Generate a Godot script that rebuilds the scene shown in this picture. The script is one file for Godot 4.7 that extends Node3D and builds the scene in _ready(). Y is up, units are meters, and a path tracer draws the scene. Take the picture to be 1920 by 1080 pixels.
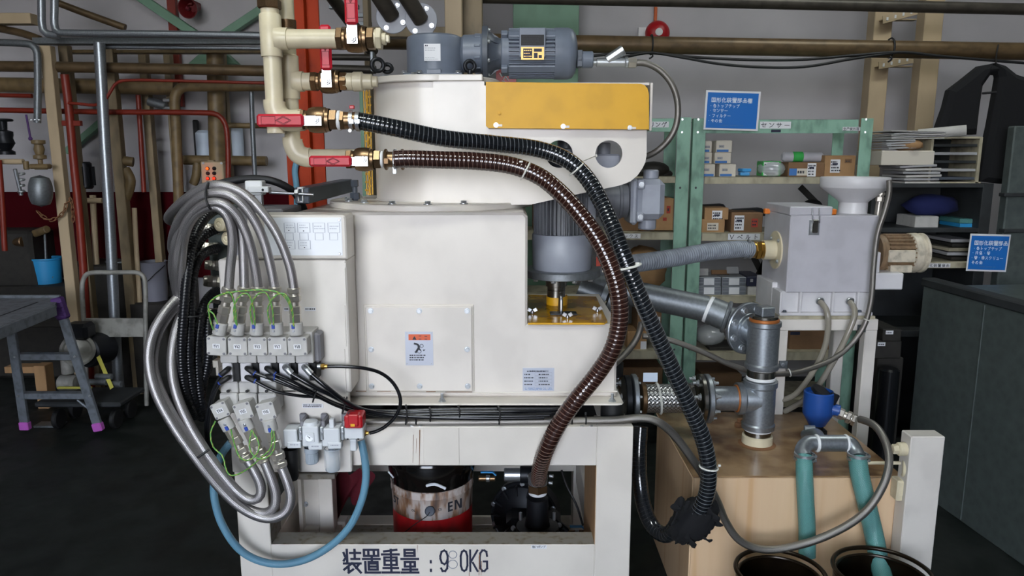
extends Node3D
# A centrifugal separator with its pipework, tank and feed hopper in a workshop, with a pipe rack and parts shelves behind.

const F := 1400.0                 # focal length in pixels of a 1920 x 1080 frame
const TILT := 0.1754              # the camera looks down by this much
const EYE := Vector3(0, 1.6, 0)
# daylight from a wide open window band behind the camera, three ceiling fittings, exposure
const SKY_POWER := 7.7
const EXPOSURE := 2.4
const OPEN_X0 := -2.7
const OPEN_X1 := 0.5
const OPEN_LOW := 0.9
const OPEN_TOP := 3.5
const LAMPS := [Vector3(-0.6, 3.9, -0.6), Vector3(2.2, 3.9, -3.2), Vector3(-2.6, 3.9, -2.6)]
const LAMP_POWER := [2.0, 1.0, 0.25]
const TXT := {
	"ト": "505F 56C9", "ッ": "2738 6678 C6BA6F", "プ": "23C3A95F D0F1E3C1D0", "チ": "C132 06F6 81885F", "セ": "06F4B9 505DDD", "ン": "1265 2E9BF3", "サ": "05F5 414A B1B85F",
	"ー": "18F8", "フ": "23D3B95F", "ィ": "C53A 888F", "ル": "525A1F 929FF8", "タ": "7018 54D43F 6799", "そ": "32C218F86BAF", "の": "835C2D194492D5E9CD9F", "他": "5017 343F 66F4F9 A1AB 737EFEFB",
	"・": "7888", "Ｖ": "117FE1", "ベ": "0B56FD C2D4 E1F3", "リ": "424A C1CA8F", "グ": "6118 53C38E5F D1E3 F0F2", "ク": "6118 53D3B95F", "ス": "23C37A1F 79EF", "ア": "13E397 777B3F", "ポ": "05F5 808F 4A2D BADD D0F1E3C1D0",
	"装": "3038 0214 0725 62F2 A0A6 76E6 09F9 790D 4B4F8D 89FF DABC", "置": "10E0E41410 5054 A0A4 06F6 8488 58D8DD5D58 59D9 5BDB 282FFF", "重": "D021 03F3 808F 25D5DA2A25 27D7 1CEC 0FFF",
	"量": "30C0C43430 32C2 06F6 38C8CB3B38 888F 1DED 0FFF", "：": "7778 7D7E", "固": "11E1EE1E11 44B4 8288 58B8BC5C58", "形": "0282 0787 22270F 626F E1A4 E6A9 FA9F", "化": "5017 343F 818EFEFB E396",
	"部": "4042 0282 2335 6355 0686 19797E1E19 A1AF A1E1C6EABC", "品": "51B1B65651 18686E1E18 98F8FE9E98", "棚": "0454 303F 350A 3659 719F 616F 6191 9191 919F 6595 6999 B1BF B1E1EF B5E5 B9E9",
	"各": "6024 42B209 44F9 4ACACF4F4A", "備": "5017 343F 63F3 9195 D1D5 67F7 686F 69E9EF 6CEC A9AF", "生": "3115 24E4 808F 39D9 0FFF", "産": "8082 22D2 4355 C3A5 16F6 161D 4B.", "技": "0454 303F 095A 63F3 A0A7 67D75F 69EF", "術": "3015 3519 282F 5484 626F C2F2 B6F6 D6DF",
	"油": "1123 0627 0F3A 53F3FEF 5E.", "排": "0454 303F 0959 808F 5484 5888 B0BF B4F4 B8F8 BCFC", "内": "23D3DF 232F 8085 859C", "径": "5016 3539 343F 72D26A 74EA 6CEC 8B8F 6FFF", "管": "3016 2262 B095 A2F2 1A16 16F6 F6F9 585F 58C8CB5B 5FCF 5DCDCF", "ュ": "46A69E 2EEE",
	"9": "D4B180412426498AB9D6D4D9CD9F5F3D", "0": "80B1D4DBBE8F5E3B345180", "K": "202F D029 69DF", "G": "D4C1906032252A3D6F9FDDD888", "8": "7095C4B6847335147 ",
}
var M := {}
var counts := {}
var org := {}
var meshes := {}
var far_rack := false        # the pipe rack's depths are measured on a shallower scale


class Shape:
	var v := PackedVector3Array()
	var n := PackedVector3Array()
	var t := PackedVector2Array()
	var ix := PackedInt32Array()

	func tri(a: Vector3, b: Vector3, c: Vector3, out: Vector3, ta := Vector2(0, 0), tb := Vector2(1, 0), tc := Vector2(1, 1)) -> void:
		var k := (c - a).cross(b - a)
		if k.length_squared() < 1e-22:
			return
		k = k.normalized()
		var s := v.size()
		if k.dot(out) < 0:
			k = -k
			ix.append_array([s, s + 2, s + 1])
		else:
			ix.append_array([s, s + 1, s + 2])
		v.append_array([a, b, c])
		n.append_array([k, k, k])
		t.append_array([ta, tb, tc])

	func quad(a: Vector3, b: Vector3, c: Vector3, d: Vector3, out: Vector3) -> void:   # corners in turn from the top left
		tri(a, b, c, out, Vector2(0, 0), Vector2(1, 0), Vector2(1, 1))
		tri(a, c, d, out, Vector2(0, 0), Vector2(1, 1), Vector2(0, 1))

	func box(c: Vector3, size: Vector3, bev := 0.0, b := Basis()) -> void:
		var h := size * 0.5
		bev = minf(bev, minf(h.x, minf(h.y, h.z)) * 0.9)
		for k in 3:
			var i := (k + 1) % 3
			var j := (k + 2) % 3
			for s in [-1.0, 1.0]:
				var q := []
				for m in [[-1, 1], [1, 1], [1, -1], [-1, -1]]:
					var p := Vector3()
					p[k] = s * h[k]
					p[i] = m[0] * (h[i] - bev)
					p[j] = m[1] * (h[j] - bev)
					q.append(c + b * p)
				var o := Vector3()
				o[k] = s
				quad(q[0], q[1], q[2], q[3], b * o)
			if bev > 0.0:
				for si in [-1.0, 1.0]:
					for sj in [-1.0, 1.0]:
						var q := []
						for m in [[0, 1], [0, -1], [1, -1], [1, 1]]:
							var p := Vector3()
							p[k] = m[1] * (h[k] - bev)
							p[i] = si * (h[i] - (bev if m[0] else 0.0))
							p[j] = sj * (h[j] - (0.0 if m[0] else bev))
							q.append(c + b * p)
						var o := Vector3()
						o[i] = si
						o[j] = sj
						quad(q[0], q[1], q[2], q[3], b * o)
		if bev > 0.0:
			for sx in [-1.0, 1.0]:
				for sy in [-1.0, 1.0]:
					for sz in [-1.0, 1.0]:
						var g := Vector3(sx, sy, sz)
						tri(c + b * (g * (h - Vector3(0, bev, bev))), c + b * (g * (h - Vector3(bev, 0, bev))), c + b * (g * (h - Vector3(bev, bev, 0))), b * g)

	func rings(rows: Array, norms: Array, uvs: Array) -> void:   # rows of points with a normal each; joins each row to the next
		var s := v.size()
		var w: int = rows[0].size()
		for r in rows.size():
			v.append_array(rows[r])
			n.append_array(norms[r])
			t.append_array(uvs[r])
		for r in rows.size() - 1:
			for c in w - 1:
				var a := s + r * w + c
				var b := a + 1
				var d := a + w
				var e := d + 1
				var k := (v[d] - v[a]).cross(v[b] - v[a]) + (v[e] - v[d]).cross(v[b] - v[d])
				if k.dot(n[a] + n[e]) > 0:
					ix.append_array([a, b, d, b, e, d])
				else:
					ix.append_array([a, d, b, b, d, e])

	func tube(p: PackedVector3Array, r: float, sides := 12, caps := true, radii := PackedFloat32Array(), roll := 0.0, across := 1.0) -> void:
		var rows := []
		var norms := []
		var uvs := []
		var side := Vector3.UP
		var along := 0.0
		for i in p.size():
			var d := (p[mini(i + 1, p.size() - 1)] - p[maxi(i - 1, 0)]).normalized()
			if i == 0:
				if absf(d.y) > 0.9:
					side = Vector3.BACK
			side = (side - d * side.dot(d)).normalized()
			var other := d.cross(side)
			if i:
				along += p[i].distance_to(p[i - 1])
			var q := r if radii.is_empty() else radii[i]
			var slope := 0.0
			if not radii.is_empty() and i > 0 and i < p.size() - 1:
				slope = (radii[i + 1] - radii[i - 1]) / maxf(1e-6, p[i + 1].distance_to(p[i - 1]))
			var a := PackedVector3Array()
			var b := PackedVector3Array()
			var c := PackedVector2Array()
			for k in sides + 1:
				var g := TAU * k / sides + roll
				var o := side * cos(g) + other * sin(g) * across
				a.append(p[i] + o * q)
				b.append((side * cos(g) * across + other * sin(g) - d * slope).normalized())
				c.append(Vector2(float(k) / sides, along / (TAU * r)))
			rows.append(a)
			norms.append(b)
			uvs.append(c)
		rings(rows, norms, uvs)
		if caps:
			for e in [0, p.size() - 1]:
				var o: Vector3 = (p[0] - p[1]) if e == 0 else (p[e] - p[e - 1])
				for k in sides:
					tri(p[e], rows[e][k], rows[e][k + 1], o)

	func pipe(a: Vector3, b: Vector3, r: float, sides := 16) -> void:
		tube(PackedVector3Array([a, b]), r, sides)

	func lathe(o: Vector3, axis: Vector3, prof: Array, sides := 24, flat := false, from := 0.0, to := TAU) -> void:   # prof: Vector2(radius, height along the axis)
		axis = axis.normalized()
		var side := axis.cross(Vector3.RIGHT if absf(axis.x) < 0.8 else Vector3.UP).normalized()
		var other := axis.cross(side)
		var nn := []
		for i in prof.size() - 1:
			var d: Vector2 = (prof[i + 1] - prof[i])
			nn.append(Vector2(d.y, -d.x).normalized())
		for i in prof.size() - 1:
			if prof[i].is_equal_approx(prof[i + 1]):
				continue
			var n0: Vector2 = nn[i]
			var n1: Vector2 = nn[i]
			if i > 0 and nn[i].dot(nn[i - 1]) > 0.8:
				n0 = (nn[i] + nn[i - 1]).normalized()
			if i < prof.size() - 2 and nn[i].dot(nn[i + 1]) > 0.8:
				n1 = (nn[i] + nn[i + 1]).normalized()
			if flat:
				for k in sides:
					var g0 := from + (to - from) * k / sides
					var g1 := from + (to - from) * (k + 1) / sides
					var e0 := side * cos(g0) + other * sin(g0)
					var e1 := side * cos(g1) + other * sin(g1)
					quad(o + e0 * prof[i].x + axis * prof[i].y, o + e1 * prof[i].x + axis * prof[i].y, o + e1 * prof[i + 1].x + axis * prof[i + 1].y, o + e0 * prof[i + 1].x + axis * prof[i + 1].y, (e0 + e1) * nn[i].x * 0.5 + axis * nn[i].y)
				continue
			var rows := []
			var norms := []
			var uvs := []
			for j in 2:
				var p: Vector2 = prof[i + j]
				var m := n1 if j else n0
				var a := PackedVector3Array()
				var b := PackedVector3Array()
				var c := PackedVector2Array()
				for k in sides + 1:
					var g := from + (to - from) * k / sides
					var e := side * cos(g) + other * sin(g)
					a.append(o + e * p.x + axis * p.y)
					b.append(e * m.x + axis * m.y)
					c.append(Vector2(float(k) / sides, p.y * 4.0 + p.x))
				rows.append(a)
				norms.append(b)
				uvs.append(c)
			rings(rows, norms, uvs)

	func rod(o: Vector3, axis: Vector3, r: float, h: float, bev := 0.0, sides := 20) -> void:   # a solid round bar with eased ends
		var e := minf(bev, minf(r, h * 0.5) * 0.9)
		if e > 0:
			lathe(o, axis, [Vector2(0, 0), Vector2(r - e, 0), Vector2(r, e), Vector2(r, h - e), Vector2(r - e, h), Vector2(0, h)], sides)
		else:
			lathe(o, axis, [Vector2(0, 0), Vector2(r, 0), Vector2(r, h), Vector2(0, h)], sides)

	func hexagon(o: Vector3, axis: Vector3, r: float, h: float) -> void:
		var e := minf(r, h) * 0.12
		lathe(o, axis, [Vector2(0, 0), Vector2(r - e, 0), Vector2(r, e), Vector2(r, h - e), Vector2(r - e, h), Vector2(0, h)], 6, true)

	func torus(o: Vector3, axis: Vector3, big: float, small: float, sides := 24, round_sides := 10) -> void:
		var prof := []
		for i in round_sides + 1:
			var g := TAU * i / round_sides
			prof.append(Vector2(big + small * cos(g), small * sin(g)))
		lathe(o, axis, prof, sides)

	func ball(o: Vector3, r: float, sides := 14, squash := 1.0) -> void:
		var prof := []
		for i in 9:
			var g := -PI / 2 + PI * i / 8
			prof.append(Vector2(maxf(0.0, r * cos(g)), r * squash * sin(g)))
		lathe(o, Vector3.UP, prof, sides)

	func prism(poly: PackedVector2Array, x: Transform3D, depth: float, bev := 0.0) -> void:   # front at z = 0 of x, going back
		var c := Vector2()
		var turn := 0.0
		for i in poly.size():
			c += poly[i] / poly.size()
			turn += poly[i].cross(poly[(i + 1) % poly.size()])
		if turn < 0:
			poly.reverse()
		var inner := PackedVector2Array()
		for i in poly.size():
			var e0 := (poly[i] - poly[i - 1]).normalized()
			var e1 := (poly[(i + 1) % poly.size()] - poly[i]).normalized()
			var m := (Vector2(e0.y, -e0.x) + Vector2(e1.y, -e1.x))
			inner.append(poly[i] - m / maxf(0.3, m.length_squared() * 0.5) * bev)
		var cut := Geometry2D.triangulate_polygon(inner)
		for i in range(0, cut.size(), 3):
			var a := inner[cut[i]]
			var b := inner[cut[i + 1]]
			var d := inner[cut[i + 2]]
			tri(x * Vector3(a.x, a.y, 0), x * Vector3(b.x, b.y, 0), x * Vector3(d.x, d.y, 0), x.basis.z)
			a = poly[cut[i]]
			b = poly[cut[i + 1]]
			d = poly[cut[i + 2]]
			tri(x * Vector3(a.x, a.y, -depth), x * Vector3(b.x, b.y, -depth), x * Vector3(d.x, d.y, -depth), -x.basis.z)
		for i in poly.size():
			var j := (i + 1) % poly.size()
			var e := (poly[j] - poly[i]).normalized()
			var o := x.basis * Vector3(e.y, -e.x, 0)
			var p0 := poly[i]
			var p1 := poly[j]
			quad(x * Vector3(p0.x, p0.y, -bev), x * Vector3(p1.x, p1.y, -bev), x * Vector3(p1.x, p1.y, -depth), x * Vector3(p0.x, p0.y, -depth), o)
			if bev > 0:
				quad(x * Vector3(inner[i].x, inner[i].y, 0), x * Vector3(inner[j].x, inner[j].y, 0), x * Vector3(p1.x, p1.y, -bev), x * Vector3(p0.x, p0.y, -bev), o + x.basis.z)

	func strokes(code: String, x: Transform3D, w: float, h: float, thick: float) -> void:   # pen strokes on a 16 x 16 grid, hexadecimal, drawn as flat print
		var lift := 0.0
		for s in code.split(" ", false):
			for i in range(0, s.length() - 3, 2):
				if not s.substr(i, 4).is_valid_hex_number():
					continue
				var k := s.substr(i, 4).hex_to_int()
				var a := Vector2((k >> 12) / 15.0 * w, -((k >> 8) & 15) / 15.0 * h)
				var b := Vector2(((k >> 4) & 15) / 15.0 * w, -(k & 15) / 15.0 * h)
				var d := (b - a).normalized() * thick * 0.5
				if a == b:
					d = Vector2(thick * 0.5, 0)
				var m := Vector2(-d.y, d.x)
				a -= d
				b += d
				lift += 0.00004
				var q := [a + m, b + m, b - m, a - m].map(func(p): return x * Vector3(p.x, p.y, lift))
				quad(q[0], q[1], q[2], q[3], x.basis.z)

	func mesh(o: Vector3) -> ArrayMesh:
		var p := v
		if o != Vector3.ZERO:
			p = PackedVector3Array()
			p.resize(v.size())
			for i in v.size():
				p[i] = v[i] - o
		var a := []
		a.resize(Mesh.ARRAY_MAX)
		a[Mesh.ARRAY_VERTEX] = p
		a[Mesh.ARRAY_NORMAL] = n
		a[Mesh.ARRAY_TEX_UV] = t
		a[Mesh.ARRAY_INDEX] = ix
		var m := ArrayMesh.new()
		m.add_surface_from_arrays(Mesh.PRIMITIVE_TRIANGLES, a)
		return m

	func base() -> Vector3:
		var lo := v[0]
		var hi := v[0]
		for p in v:
			lo = lo.min(p)
			hi = hi.max(p)
		return Vector3((lo.x + hi.x) * 0.5, lo.y, (lo.z + hi.z) * 0.5)


func depth_of(d: float) -> float:
	return 4.5 + (d - 3.3) * 0.42 if far_rack and d < 4.8 else d


func at(px: float, py: float, d: float) -> Vector3:   # the point on the vertical plane z = -d that the frame shows at this pixel
	d = depth_of(d)
	var x := (px - 960.0) / F
	var y := (540.0 - py) / F
	var r := Vector3(x, y * cos(TILT) - sin(TILT), -(cos(TILT) + y * sin(TILT)))
	return EYE + r * (d / -r.z)


func on_level(px: float, py: float, level: float) -> Vector3:   # the same on the horizontal plane y = level
	var r := at(px, py, 1.0) - EYE
	return EYE + r * ((level - EYE.y) / r.y)


func px(py: float, d: float, n := 1.0) -> float:   # how long n pixels are there
	return (at(961, py, d).x - at(960, py, d).x) * n


func path(a: Array, step := 0.01) -> PackedVector3Array:   # a smooth curve through pixel, pixel, depth triples
	var c := Curve3D.new()
	c.bake_interval = step
	var p := []
	if a[0] is Vector3:
		p = a
	else:
		for i in range(0, a.size(), 3):
			p.append(at(a[i], a[i + 1], a[i + 2]))
	for i in p.size():
		var h := Vector3()
		var k := 1.0
		if i > 0 and i < p.size() - 1:
			h = (p[i + 1] - p[i - 1]).normalized()
			c.add_point(p[i], -h * p[i].distance_to(p[i - 1]) * 0.34, h * p[i].distance_to(p[i + 1]) * 0.34)
		else:
			c.add_point(p[i])
	var out := PackedVector3Array()
	var whole := c.get_baked_length()
	var m := maxi(2, int(whole / step))
	for i in m + 1:
		out.append(c.sample_baked(whole * i / m, true))
	return out


func numbered(called: String) -> String:
	counts[called] = counts.get(called, 0) + 1
	return called if counts[called] == 1 else "%s_%03d" % [called, counts[called] - 1]


func tag(o: Node3D, label: String, category: String, group := "", kind := "") -> void:
	if label:
		o.set_meta("label", label)
	if category:
		o.set_meta("category", category)
	if group:
		o.set_meta("group", group)
	if kind:
		o.set_meta("kind", kind)


func thing(called: String, label: String, category: String, p: Vector3, group := "") -> Node3D:   # shapes given to it are in world places
	var o := Node3D.new()
	o.name = numbered(called)
	add_child(o, true)
	o.position = p
	org[o] = p
	tag(o, label, category, group)
	return o


func part(called: String, s: Shape, m: Material, parent: Node3D, label := "") -> MeshInstance3D:
	var o := MeshInstance3D.new()
	o.name = called
	o.mesh = s.mesh(org[parent])
	o.material_override = m
	parent.add_child(o, true)
	org[o] = org[parent]
	if label:
		o.set_meta("label", label)
	return o


func solo(called: String, s: Shape, m: Material, label: String, category: String, group := "", kind := "") -> MeshInstance3D:   # a thing of one mesh
	var o := MeshInstance3D.new()
	o.name = numbered(called)
	var b := s.base()
	o.mesh = s.mesh(b)
	o.material_override = m
	o.position = b
	add_child(o, true)
	org[o] = b
	tag(o, label, category, group, kind)
	return o


func struct(called: String, s: Shape, m: Material) -> MeshInstance3D:
	var o := solo(called, s, m, "", "", "", "structure")
	return o


func facing(axis: Vector3) -> Basis:   # a basis whose y runs along the axis
	var y := axis.normalized()
	var x := y.cross(Vector3.BACK if absf(y.z) < 0.9 else Vector3.UP).normalized()
	return Basis(x, y, x.cross(y))


func bolt(parent: Node3D, p: Vector3, axis: Vector3, r := 0.009, m: Material = null, called := "bolt", stud := 0.0) -> void:
	var key := "%s %.4f %.3f" % [called, r, stud]
	if not meshes.has(key):
		var s := Shape.new()
		s.rod(Vector3.ZERO, Vector3.UP, r * 1.35, r * 0.25, 0.0004, 16)
		if called == "screw":
			s = Shape.new()
			s.lathe(Vector3.ZERO, Vector3.UP, [Vector2(r, 0), Vector2(r, r * 0.35), Vector2(r * 0.8, r * 0.55), Vector2(r * 0.45, r * 0.55), Vector2(r * 0.4, r * 0.2), Vector2(0, r * 0.2)], 14)
		else:
			s.hexagon(Vector3(0, r * 0.25, 0), Vector3.UP, r, r * 0.75)
			if stud > 0.0:
				s.rod(Vector3(0, r, 0), Vector3.UP, r * 0.55, stud, 0.001, 10)
		meshes[key] = s.mesh(Vector3.ZERO)
	var o := MeshInstance3D.new()
	o.name = called
	o.mesh = meshes[key]
	o.material_override = m if m else M.zinc
	o.transform = Transform3D(facing(axis), p - org[parent])
	parent.add_child(o, true)
	org[o] = org[parent]


func pbox(s: Shape, x0: float, y0: float, x1: float, y1: float, d: float, depth: float, bev := 0.002) -> Vector3:   # a box whose front shows these pixels
	var ym := (y0 + y1) * 0.5
	var a := Vector3(at(x0, ym, d).x, at(960, y0, d).y, -depth_of(d))
	var b := Vector3(at(x1, ym, d).x, at(960, y1, d).y, -depth_of(d) - depth)
	s.box((a + b) * 0.5, (a - b).abs(), bev)
	return (a + b) * 0.5


func rect(x0: float, y0: float, x1: float, y1: float, d: float, depth := 0.001) -> Shape:   # a thin plate, its front textured over its whole size
	var s := Shape.new()
	var ym := (y0 + y1) * 0.5
	var a := Vector3(at(x0, ym, d).x, at(960, y0, d).y, -d)
	var b := Vector3(at(x1, ym, d).x, at(960, y1, d).y, -d)
	s.quad(a, Vector3(b.x, a.y, a.z), b, Vector3(a.x, b.y, a.z), Vector3.BACK)
	s.box(Vector3((a.x + b.x) / 2, (a.y + b.y) / 2, -d - depth / 2 - 0.0001), Vector3(b.x - a.x, a.y - b.y, depth))
	return s


func cylinder(a: Vector3, b: Vector3, r: float, bev := 0.001, sides := 20) -> Shape:
	var s := Shape.new()
	s.rod(a, b - a, r, a.distance_to(b), bev, sides)
	return s


func ribbed(p: PackedVector3Array, r: float, pitch: float, amp: float, sides := 14) -> Shape:
	var s := Shape.new()
	var c := Curve3D.new()
	for q in p:
		c.add_point(q)
	c.bake_interval = pitch
	var whole := c.get_baked_length()
	var m := int(whole / pitch * 4)
	var q := PackedVector3Array()
	var radii := PackedFloat32Array()
	for i in m + 1:
		q.append(c.sample_baked(whole * i / m))
		radii.append(r + amp * [0.0, 0.8, 1.0, 0.8][i % 4])
	s.tube(q, r, sides, true, radii)
	return s


func helix(p: PackedVector3Array, r: float, pitch: float, wire: float, sides := 12) -> Shape:   # a wire wound round a path
	var s := Shape.new()
	var side := Vector3.UP
	var turn := 0.0
	var q := PackedVector3Array()
	var c := Curve3D.new()
	for k in p:
		c.add_point(k)
	var whole := c.get_baked_length()
	var m := int(whole / pitch * sides)
	for i in m:
		var u := whole * i / m
		var a := c.sample_baked(u)
		var d := (c.sample_baked(minf(u + 0.004, whole)) - c.sample_baked(maxf(u - 0.004, 0))).normalized()
		if i == 0 and absf(d.y) > 0.9:
			side = Vector3.BACK
		side = (side - d * side.dot(d)).normalized()
		var g := TAU * i / sides
		q.append(a + (side * cos(g) + d.cross(side) * sin(g)) * r)
	s.tube(q, wire, 4)
	return s


func words(text: String, p: Vector3, right: Vector3, up: Vector3, h: float, pitch: float, thick: float, squeeze := 1.0) -> Shape:   # flat print from pen strokes
	var s := Shape.new()
	right = right.normalized()
	up = up.normalized()
	var x := Transform3D(Basis(right, up, right.cross(up)), p)
	for ch in text:
		if TXT.has(ch):
			s.strokes(TXT[ch], x, h * squeeze, h, thick)
		x.origin += right * pitch
	return s


func latin(text: String, c: Vector3, h: float, m: Material, parent: Node3D, basis := Basis(), bold := false, squeeze := 1.0, called := "lettering") -> void:   # c: the middle of the print
	var f := SystemFont.new()
	f.font_names = PackedStringArray(["Droid Sans"])
	f.font_weight = 700 if bold else 400
	var t := TextMesh.new()
	t.text = text
	t.font = f
	t.font_size = 32
	t.pixel_size = h / 23.0
	t.depth = 0.0004
	t.curve_step = 3.0
	var o := MeshInstance3D.new()
	o.name = called
	o.mesh = t
	o.material_override = m
	o.transform = Transform3D(basis * Basis.from_scale(Vector3(squeeze, 1, 1)), c - org[parent])
	parent.add_child(o, true)
	org[o] = org[parent]


func print_lines(x0: float, y0: float, x1: float, y1: float, d: float, rows: int, seed_no: int, thick := 0.5) -> Shape:   # print too small to read: short dashes in rows
	var s := Shape.new()
	var g := RandomNumberGenerator.new()
	g.seed = seed_no
	for r in rows:
		var y := lerpf(y0, y1, (r + 0.5) / rows)
		var x := x0
		var stop := lerpf(x1, x0, g.randf() * 0.35)
		while x < stop:
			var w := g.randf_range(1.0, 3.4)
			s.box(at(x + w / 2, y, d), Vector3(px(y, d, w), px(y, d, thick * (y1 - y0) / rows), 0.0004))
			x += w + g.randf_range(0.5, 1.4)
	return s


func noise(seed_no: int, freq: float, stops: Array, kind := FastNoiseLite.TYPE_SIMPLEX_SMOOTH, octaves := 4, size := 256) -> NoiseTexture2D:
	var f := FastNoiseLite.new()
	f.seed = seed_no
	f.noise_type = kind
	f.frequency = freq
	f.fractal_octaves = octaves
	var r := Gradient.new()
	r.offsets = PackedFloat32Array(stops.map(func(s): return s[0]))
	r.colors = PackedColorArray(stops.map(func(s): return s[1] if s[1] is Color else Color(s[1], s[1], s[1])))
	var t := NoiseTexture2D.new()
	t.width = size
	t.height = size
	t.seamless = true
	t.noise = f
	t.color_ramp = r
	return t


func mk(called: String, hex: String, rough: float, metal := 0.0, tex: Texture2D = null, scale := Vector3(1, 1, 1)) -> StandardMaterial3D:
	var m := StandardMaterial3D.new()
	m.resource_name = called
	m.albedo_color = Color(hex)
	m.roughness = rough
	m.metallic = metal
	if tex:
		m.albedo_texture = tex
		m.uv1_triplanar = true
		m.uv1_world_triplanar = true
		m.uv1_scale = scale
	M[called] = m
	return m


func braid(dark: float, light: float, tint: Color) -> Array:   # crossing strands of a woven sleeve: colour and relief
	var n := 64
	var a := Image.create(n, n, false, Image.FORMAT_RGB8)
	var b := Image.create(n, n, false, Image.FORMAT_RGB8)
	for y in n:
		for x in n:
			var u := fposmod((x + y) / 32.0, 1.0)
			var w := fposmod((x - y) / 32.0, 1.0)
			var over := (int(floor((x + y) / 32.0)) + int(floor((x - y + 64) / 32.0))) % 2 == 0
			var h := sin(PI * u) if over else sin(PI * w)
			h = pow(h, 0.6)
			var c := lerpf(dark, light, h)
			a.set_pixel(x, y, Color(c * tint.r, c * tint.g, c * tint.b))
			b.set_pixel(x, y, Color(h, h, h))
	b.bump_map_to_normal_map(6.0)
	return [ImageTexture.create_from_image(a), ImageTexture.create_from_image(b)]


func woven(called: String, pair: Array, rough: float, metal: float, around: float) -> StandardMaterial3D:
	var m := mk(called, "ffffff", rough, metal)
	m.albedo_texture = pair[0]
	m.normal_enabled = true
	m.normal_texture = pair[1]
	m.normal_scale = 0.65
	m.uv1_scale = Vector3(around, around, 1)
	return m


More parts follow.
